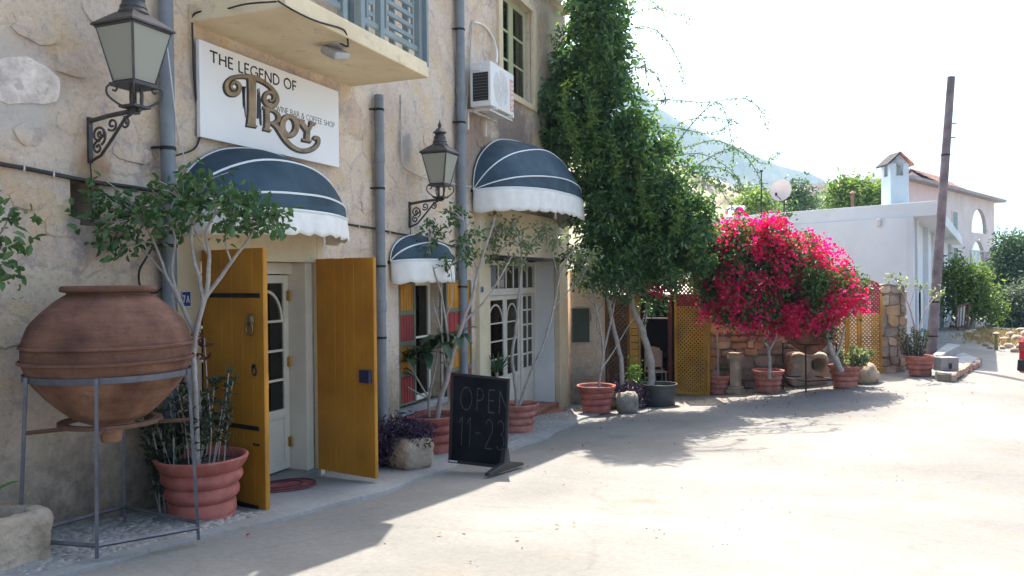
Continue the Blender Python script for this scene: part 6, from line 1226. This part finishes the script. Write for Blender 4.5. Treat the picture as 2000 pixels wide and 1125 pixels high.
# leaning pole
q = GP(1817, 712); Zq = depth(q); a = thing('utility_pole', 'tall brown wooden pole leaning to the right in front of the white house', 'pole', tuple(q)); tp = P(1858, 150, Zq * .99); m_pole = M('weathered_pole', (.14, .112, .115), .8, .3, 2.5, .3, 30, c2=(.2, .165, .17)); m = MB(); m.tube([q - Vector((0, 0, .3))] + [q.lerp(tp, t) for t in np.linspace(0, 1, 12)], [.118] + [.118 - .035 * t for t in np.linspace(0, 1, 12)], 12); m.build('shaft', m_pole, a, smooth=60)
for t in (.79, .84): c = q.lerp(tp, t); m = MB(); m.tube([c, c + RGT * .2], .015, 6); m.build('pin', m_iron, a); 
for t, n__ in ((.1, 1), (.73, 2), (.22, 3)): c = q.lerp(tp, t); r_ = .118 - .035 * t + .006; m = MB(); m.lathe([(r_, -.02), (r_ + .004, 0), (r_, .02)], c, 16, cap=False); m.build('band', m_iron, a, smooth=60)

# ------------------------------------------------------------------ pink house beyond
k0, k1 = P(1768, 500, 48), P(1942, 500, 63); k0.z = k1.z = 0; ku = (k1 - k0).normalized(); kn = Vector((ku.y, -ku.x, 0)); kt = P(1768, 352, 48).z; krot = Matrix((ku, kn, Vector((0, 0, 1)))).transposed()
KA = lambda px: (VP_(px, 480, k0, ku) - k0).dot(ku); KZ = lambda px, py: VP_(px, py, k0, ku).z
pk = thing('pink_house', 'two storey pink and white house with arched verandahs in the distance', 'house', (k0.x, k0.y, -3)); KL = (k1 - k0).length; av = KA(1868)
def kbox(m, a0, a1, n0, n1, z0, z1): c = k0 + ku * (a0 + a1) / 2 + kn * (n0 + n1) / 2; return m.box((c.x, c.y, (z0 + z1) / 2), (a1 - a0, n1 - n0, z1 - z0), krot)
m = MB(); kbox(m, KA(1745), KA(1842), -9, 0, -5, kt); m.build('wall', m_pinkw, pk); m = MB(); kbox(m, KA(1842) + .002, av, -9, -.003, -5, kt); m.build('wall', m_whitew, pk)
za1, zb1 = KZ(1910, 455), KZ(1910, 500)   # upper and lower sills
kh = KZ(1910, 407)
def arch_panel(a0, a1, z0, z1, ha, hb_, zs, zt, name='verandah_wall'):
    m = MB(); kbox(m, a0, ha, -.25, 0, z0, z1); kbox(m, hb_, a1, -.25, 0, z0, z1); kbox(m, ha, hb_, -.25, 0, z0, zs); n = 10; r = (hb_ - ha) / 2
    pts = [(ha + r - r * math.cos(math.pi * i / n), zt - r * .8 + r * .8 * math.sin(math.pi * i / n)) for i in range(n + 1)]
    m.prism([k0 + ku * a + Vector((0, 0, z)) for a, z in pts + [(hb_, z1), (ha, z1)]], kn * -.25); return m.build(name, m_whitew, pk)
zmid = KZ(1910, 463)
arch_panel(av, KL, zmid, kt, KA(1898), KA(1927), za1, kh); arch_panel(av, KL, -1, zmid - .002, KA(1897), KA(1923), zb1 - 1.2, KZ(1910, 470))
m = MB(); kbox(m, av, KL, -5, -.251, zmid - .2, zmid); m.build('floor', m_whitew, pk)
for nn_ in (-5,): m = MB(); kbox(m, KL - .3, KL, nn_, nn_ + .4, -1, kt); m.build('column', m_whitew, pk)
m_eave = M('grey_eave', (.30, .26, .26), .8, .2, 2, .1)
m = MB(); kbox(m, KA(1762), KL + 1.2, -9.5, .6, kt + .002, kt + .2); m.build('roof', m_eave, pk)
for py0, py1 in ((412, 450), (482, 512)):
    m = MB(); kbox(m, KA(1859), KA(1870), -.002, .06, KZ(1864, py1), KZ(1864, py0)); w_o = m.build('window', m_creamw, pk); m = MB(); kbox(m, KA(1860.5), KA(1868.5), .0605, .07, KZ(1864, py1 - 1), KZ(1864, py0 + 2)); m.build('pane', M('dark_glass', (.03, .035, .045), .1, .1, 3, 0), w_o)
zb2 = KZ(1900, 520); m = MB(); kbox(m, KA(1845), KL + .3, -.0, 1.6, zb2 - .35, zb2); bl_ = m.build('balcony', m_whitew, pk)
for i in range(40): aa = KA(1846) + (KL + .2 - KA(1846)) * i / 39; m = MB(); kbox(m, aa, aa + .04, 1.5, 1.54, zb2, zb2 + .95); m.build('baluster', m_eave, bl_)
m = MB(); kbox(m, KA(1845), KL + .3, 1.48, 1.56, zb2 + .95, zb2 + 1.02); m.build('rail', m_cond, bl_)
m = MB(); kbox(m, KA(1912), KL + .2, 1.0, 1.3, -4, zb2 - .352); m.build('lower_wall', m_whitew, pk)
m_tilep = M('haze_paled_tile', (.42, .25, .2), .85, .25, 3, .2); d0, d1 = KA(1868), KA(1915); dz0, dz1 = kt + .2, KZ(1870, 340) + .5; m = MB(); c_ = lambda a, n, z: k0 + ku * a + kn * n + Vector((0, 0, z))  # dormer tiles: distance haze is put into this paler colour
m.prism([c_(d1 - .3, 0 - 1, dz0), c_(d1 - .3, -5, dz0), c_(d1 - .3, -3, dz1)], -ku * (d1 - d0 - .6)); dm = m.build('dormer', m_whitew, pk)
for i in range(7):
    f0_, f1_ = i / 7, (i + 1) / 7; m = MB(); A1, A2 = (-.2 - 2.8 * f0_, dz0 + (dz1 + .1 - dz0) * f0_), (-.2 - 2.8 * f1_ - .05, dz0 + (dz1 + .1 - dz0) * f1_ + .02); m.prism([c_(d0, A1[0], A1[1] + .08), c_(d1, A1[0], A1[1] + .08), c_(d1, A2[0], A2[1] + .02), c_(d0, A2[0], A2[1] + .02)], (0, 0, .07)); m.build('tile_row', m_tilep, dm)
m = MB(); m.prism([c_(d0, -5.2, dz0), c_(d1, -5.2, dz0), c_(d1, -3, dz1 + .1), c_(d0, -3, dz1 + .1)], (0, 0, .1)); m.build('rear_slope', m_tilep, dm)

# ------------------------------------------------------------------ trees, bushes, verge, car
m_tl = leafmat('tree_leaf', [(.07, .115, .03), (.14, .21, .055), (.2, .26, .07), (.10, .16, .045)], .45); m_td = leafmat('dark_tree_leaf', [(.045, .08, .042), (.075, .12, .055), (.10, .15, .065)], .35); m_tg = leafmat('grey_tree_leaf', [(.10, .13, .08), (.14, .17, .11), (.08, .11, .07)], .3)
def tree(name, label, cat, blobs, Z, mat, dens, per, L, clump, trunk, seed, group=None, r=.12):
    b0 = P(trunk[0], trunk[1], Z); b0.z = g(b0.x, b0.y) - .2; a = thing(name, label, cat, tuple(b0), 0, group); c = blobs[0]; m = MB(); top = P(c[0], c[1], Z); m.tube(spline([b0, b0.lerp(top, .5) + Vector((.1, 0, 0)), top], 4), [r - r * .6 * i / 8 for i in range(9)], 7); tr_ = m.build('trunk', m_bark, a, smooth=70)
    for b_ in blobs[1:5]: m = MB(); m.tube(spline([b0.lerp(top, .45), b0.lerp(top, .8).lerp(P(b_[0], b_[1], Z), .4), P(b_[0], b_[1], Z)], 4), [r * .5 - r * .3 * i / 8 for i in range(9)], 5); m.build('limb', m_bark, a, smooth=70)
    foliage('crown', mat, a, [PB(x, y, Z, rx, ry) for x, y, rx, ry in blobs], dens, per, L, clump, .45, .7, seed); return a
tree('green_tree', 'round light green tree behind the flat roof, left of the satellite dish', 'tree', [(1482, 398, 32, 18), (1455, 405, 20, 14), (1505, 402, 22, 16), (1478, 385, 16, 10), (1440, 410, 14, 10)], 36, m_tl, 26, 14, .2, .25, (1482, 520), 71)
tree('dark_tree', 'bushy darker tree just right of the satellite dish behind the flat roof', 'tree', [(1562, 388, 24, 26), (1585, 400, 16, 14), (1545, 395, 16, 20), (1558, 368, 14, 14)], 38, m_td, 26, 14, .2, .25, (1562, 520), 72)
tree('pine_tree', 'tall bright green pine with several peaks left of the chimney', 'tree', [(1655, 385, 30, 26), (1690, 390, 26, 24), (1640, 372, 14, 16), (1672, 368, 16, 14), (1712, 388, 16, 20), (1622, 395, 14, 18), (1708, 372, 10, 12)], 42, m_tl, 24, 14, .26, .28, (1660, 520), 73)
tree('citrus_bush', 'big green bush below the arched house beside the rusty gate', 'bush', [(1900, 560, 30, 32), (1880, 545, 24, 26), (1920, 590, 26, 26), (1885, 590, 26, 32), (1905, 530, 18, 16), (1930, 610, 16, 18), (1865, 530, 16, 20), (1860, 575, 14, 40)], 31, m_tl, 34, 14, .17, .22, (1895, 640), 74)
tree('cypress_clump', 'dark tree with pointed tops at the right edge beside the arched house', 'tree', [(1975, 515, 26, 34), (1998, 505, 22, 40), (1960, 530, 20, 30), (1962, 480, 7, 26), (1988, 480, 7, 24), (1970, 560, 30, 20)], 44, m_td, 32, 14, .22, .26, (1978, 640), 75)
tree('olive_tree', 'grey-green olive tree above the dry grass at the right edge', 'tree', [(1975, 605, 30, 30), (1998, 590, 26, 34), (1955, 620, 20, 22), (1990, 630, 30, 20), (1965, 585, 20, 18), (2030, 600, 40, 40)], 32, m_tg, 34, 14, .17, .22, (1980, 650), 76)
for i, (px, py, s_) in enumerate(((1375, 345, 9), (1440, 374, 9), (1405, 358, 5), (1462, 372, 5), (1520, 398, 6), (1360, 372, 7))):
    pz = 108; a = thing('hill_shrub', ['round dark shrub on the ridge beside the vine', 'largest dark shrub on the dry hillside', 'tiny shrub on the hill ridge left of the largest one', 'tiny shrub on the hill ridge right of the largest one', 'shrub on the hillside above the satellite dish', 'shrub low on the hillside beside the vine'][i], 'shrub', tuple(P(px, py + s_, pz)), 0, 'shrubs on the dry hillside'); foliage('crown', m_td, a, [PB(px, py, pz - 2, s_, s_ * .8)], 6, 14, .5, .5, .5, .9, 80 + i); m = MB(); m.tube([P(px, py + s_ + 3, pz - 2), P(px, py, pz - 2)], .15, 5); m.build('stem', m_bark, a)
# rusty gate
q = GP(1868, 640); Zg = 30.0; a = thing('rusty_gate', 'small rusty framed metal gate leaf standing at the top of the path', 'gate', tuple(P(1868, 640, Zg)))
c4 = [P(1867, 640, Zg), P(1889, 636, Zg), P(1893, 592, Zg), P(1869, 600, Zg)]
for i, j in ((0, 1), (1, 2), (2, 3), (3, 0)): m = MB(); m.tube([c4[i], c4[j]], .04, 5); m.build('frame', m_rust, a)
for t in (.25, .5, .75): m = MB(); m.tube([c4[0].lerp(c4[1], t), c4[3].lerp(c4[2], t)], .02, 5); m.build('bar', m_rust, a)
m = MB(); m.prism([c4[0].lerp(c4[1], .15), c4[0].lerp(c4[1], .7), c4[3].lerp(c4[2], .7), c4[3].lerp(c4[2], .15)], FWD * .02); m.build('sheet', m_cond, a)
RK = [(1890, 642, 14), (1900, 650, 12), (1893, 655, 16), (1907, 662, 14), (1860, 640, 10), (1872, 643, 8), (1925, 676, 12), (1934, 681, 9), (1962, 668, 18), (1975, 660, 20), (1970, 680, 16), (1988, 668, 22), (1996, 652, 20), (1982, 688, 14), (1958, 682, 10), (2010, 660, 26), (1993, 680, 14), (2025, 675, 24)]
for i, (px, py, s_) in enumerate(RK):
    q = GP(px, py); w_ = s_ * depth(q) / FPX; a = rock('rock', (q.x, q.y, q.z - w_ * .15), (w_ * 1.1, w_, w_ * .75), m_stone, 2.5, .25, 90 + i, sub=2); tag(a, 'pale rock lying in the dry grass verge beside the path' if i > 5 else 'pale stone edging the top of the path by the rusty gate', 'rock', 'rocks in the dry grass verge' if i > 5 else 'stones edging the path by the rusty gate')
q = GP(1946, 684); a = thing('marker_post', 'short yellowish post in the dry grass beside the path', 'post', tuple(q)); m = MB(); m.tube([q, q + Vector((0, 0, .42))], .05, 8); m.build('post', m_young, a, smooth=60); m = MB(); m.lathe([(.08, 0), (.09, .05), (.02, .09)], q + Vector((0, 0, .42)), 10); m.build('cap', m_stone, a, smooth=50)
m_dry = leafmat('dry_grass', [(.42, .32, .15), (.5, .39, .2), (.36, .27, .13)], .3, .8); tp_ = []
while len(tp_) < 2600:
    p = GP(random.uniform(1905, 2080), random.uniform(645, 674)) if len(tp_) % 60 == 0 else p
    if p.x < 9.2: tp_.append(None); tp_.pop(); p = GP(random.uniform(1940, 2080), random.uniform(645, 674)); 
    tp_.append((p.x + random.gauss(0, .35), p.y + random.gauss(0, .5), p.z - .05))
tag(link('dry_grass', leaves_mesh('dry_grass', np.array(tp_), .18, .07, .1, np.array([0, 0, 2.2]), 0), m_dry), kind='stuff')
# red car at the right edge
q = GP(1984, 752); cz = g(q.x, q.y); cu = Vector((math.cos(R(42)), math.sin(R(42)), 0)); cw = Vector((cu.y, -cu.x, 0)); L_, Wc = 3.9, 1.66
co_ = q + cw * (Wc / 2) + cu * .0; co_.z = cz; car = thing('red_car', 'red hatchback car whose rear corner shows at the right edge of the picture', 'car', tuple(co_))
CV = lambda x, y, z: co_ + cu * x + cw * y + Vector((0, 0, z)); m_carp = M('red_car_paint', (.42, .025, .035), .25, .05, 3, 0, spec=.6); m_tyre = M('tyre_rubber', (.025, .025, .025), .9, .2, 10, .2)
stn_ = [(0.0, .36, .72, .74, .74, .92), (.06, .24, .86, .9, .9, .97), (.25, .2, .9, 1.28, .74, 1.0), (.7, .2, .9, 1.44, .68, 1.0), (1.6, .2, .92, 1.47, .68, 1.0), (2.3, .2, .92, 1.40, .66, 1.0), (2.95, .2, .90, .98, .74, 1.0), (3.5, .2, .82, .86, .72, .98), (3.84, .25, .66, .7, .66, .93), (3.9, .36, .6, .63, .62, .9)]
vs = []; fs = []
for x, zb, zm, zt, wr, wm in stn_:
    h = Wc / 2
    for y, z in ((-h * wm, zb), (-h * wm, (zb + zm) / 2), (-h * wm * .985, zm), (-h * wr, zt - .03), (-h * wr * .85, zt), (h * wr * .85, zt), (h * wr, zt - .03), (h * wm * .985, zm), (h * wm, (zb + zm) / 2), (h * wm, zb)): vs.append(CV(x, y, z))
n_ = 10
for i in range(len(stn_) - 1):
    for j in range(n_): fs.append((i * n_ + j, i * n_ + (j + 1) % n_, (i + 1) * n_ + (j + 1) % n_, (i + 1) * n_ + j))
fs += [tuple(range(n_)), tuple(range(len(vs) - n_, len(vs)))]; m = MB(); m.add(vs, fs); m.build('body', m_carp, car, smooth=35, bevel=.02)
m_cg = M('car_glass', (.02, .022, .025), .08, .1, 3, 0, spec=.8)
for s in (-1, 1):
    h = Wc / 2 + .004
    for x0, x1 in ((.5, 1.5), (1.56, 2.5)): m = MB(); m.prism([CV(x0 + (.12 if x0 < 1 else 0), s * h * .985, .93), CV(x1 + (.28 if x1 > 2 else 0), s * h * .985, .93), CV(x1, s * h * .74, 1.36), CV(x0 + .02, s * h * .735, 1.37)], cw * s * .006); m.build('window', m_cg, car)
    for x in (.68, 3.2):
        m = MB(); m.lathe([(.2, -.1), (.29, -.1), (.31, -.07), (.31, .07), (.29, .1), (.2, .1)], (0, 0, 0), 26); m.v = [tuple(CV(x + v[0], s * (Wc / 2 - .1) + v[2], .31 + v[1])) for v in m.v]; wl = m.build('wheel', m_tyre, car, smooth=45); m = MB(); m.lathe([(.001, .06), (.06, .105), (.19, .09), (.2, .06)], (0, 0, 0), 20, cap=False); m.v = [tuple(CV(x + v[0], s * (Wc / 2 - .1 + v[2]), .31 + v[1])) for v in m.v]; m.build('rim', m_steel, wl, smooth=45)
    m = MB(); m.prism([CV(-.012, s * .58, .66), CV(-.012, s * .77, .66), CV(.03, s * .79, .84), CV(.03, s * .6, .84)], cu * .03); m.build('taillight', m_red, car, bevel=.006)
m = MB(); m.prism([CV(.07, -.62, .95), CV(.07, .62, .95), CV(.25, .55, 1.27), CV(.25, -.55, 1.27)], cu * -.012); m.build('rear_window', m_cg, car)
m = MB(); m.prism([CV(-.05, -.78, .28), CV(-.05, .78, .28), CV(-.05, .76, .5), CV(-.05, -.76, .5)], cu * .08); m.build('bumper', m_tyre, car, bevel=.02); m = MB(); m.prism([CV(-.056, -.26, .54), CV(-.056, .26, .54), CV(-.05, .26, .65), CV(-.05, -.26, .65)], cu * .03); m.build('number_plate', m_white, car)

# petals and dry leaves blown onto the road
m_pet = leafmat('fallen_petal', [(.5, .06, .12), (.42, .1, .1), (.3, .2, .1), (.36, .27, .15)], .2, .8); tp_ = []
for i in range(300): q = Vector((random.gauss(3.6, 1.6), random.gauss(16.4, 1.2), 0)) if i < 260 else Vector((random.uniform(.1, 3.5), random.uniform(3.5, 15), 0)); tp_.append((q.x, q.y, g(q.x, q.y) + (.045 if q.x < 1.15 else .016)))
o = link('fallen_petals', leaves_mesh('fallen_petals', np.array(tp_), .04, .6, 3, None, 0), m_pet); tag(o, kind='stuff')

# ------------------------------------------------------------------ the hazy summer air
m = bpy.data.materials.new('haze'); m.use_nodes = True; t = m.node_tree; t.nodes.clear(); o_ = t.nodes.new('ShaderNodeOutputMaterial'); v = t.nodes.new('ShaderNodeVolumePrincipled')
v.inputs['Color'].default_value = (.34, .58, .78, 1); v.inputs['Density'].default_value = .0004; v.inputs['Anisotropy'].default_value = .3; t.links.new(v.outputs[0], o_.inputs['Volume'])
mb = MB(); mb.lohi((-2600, -2600, -60), (2600, 3100, 460)); tag(mb.build('haze', m), kind='stuff')
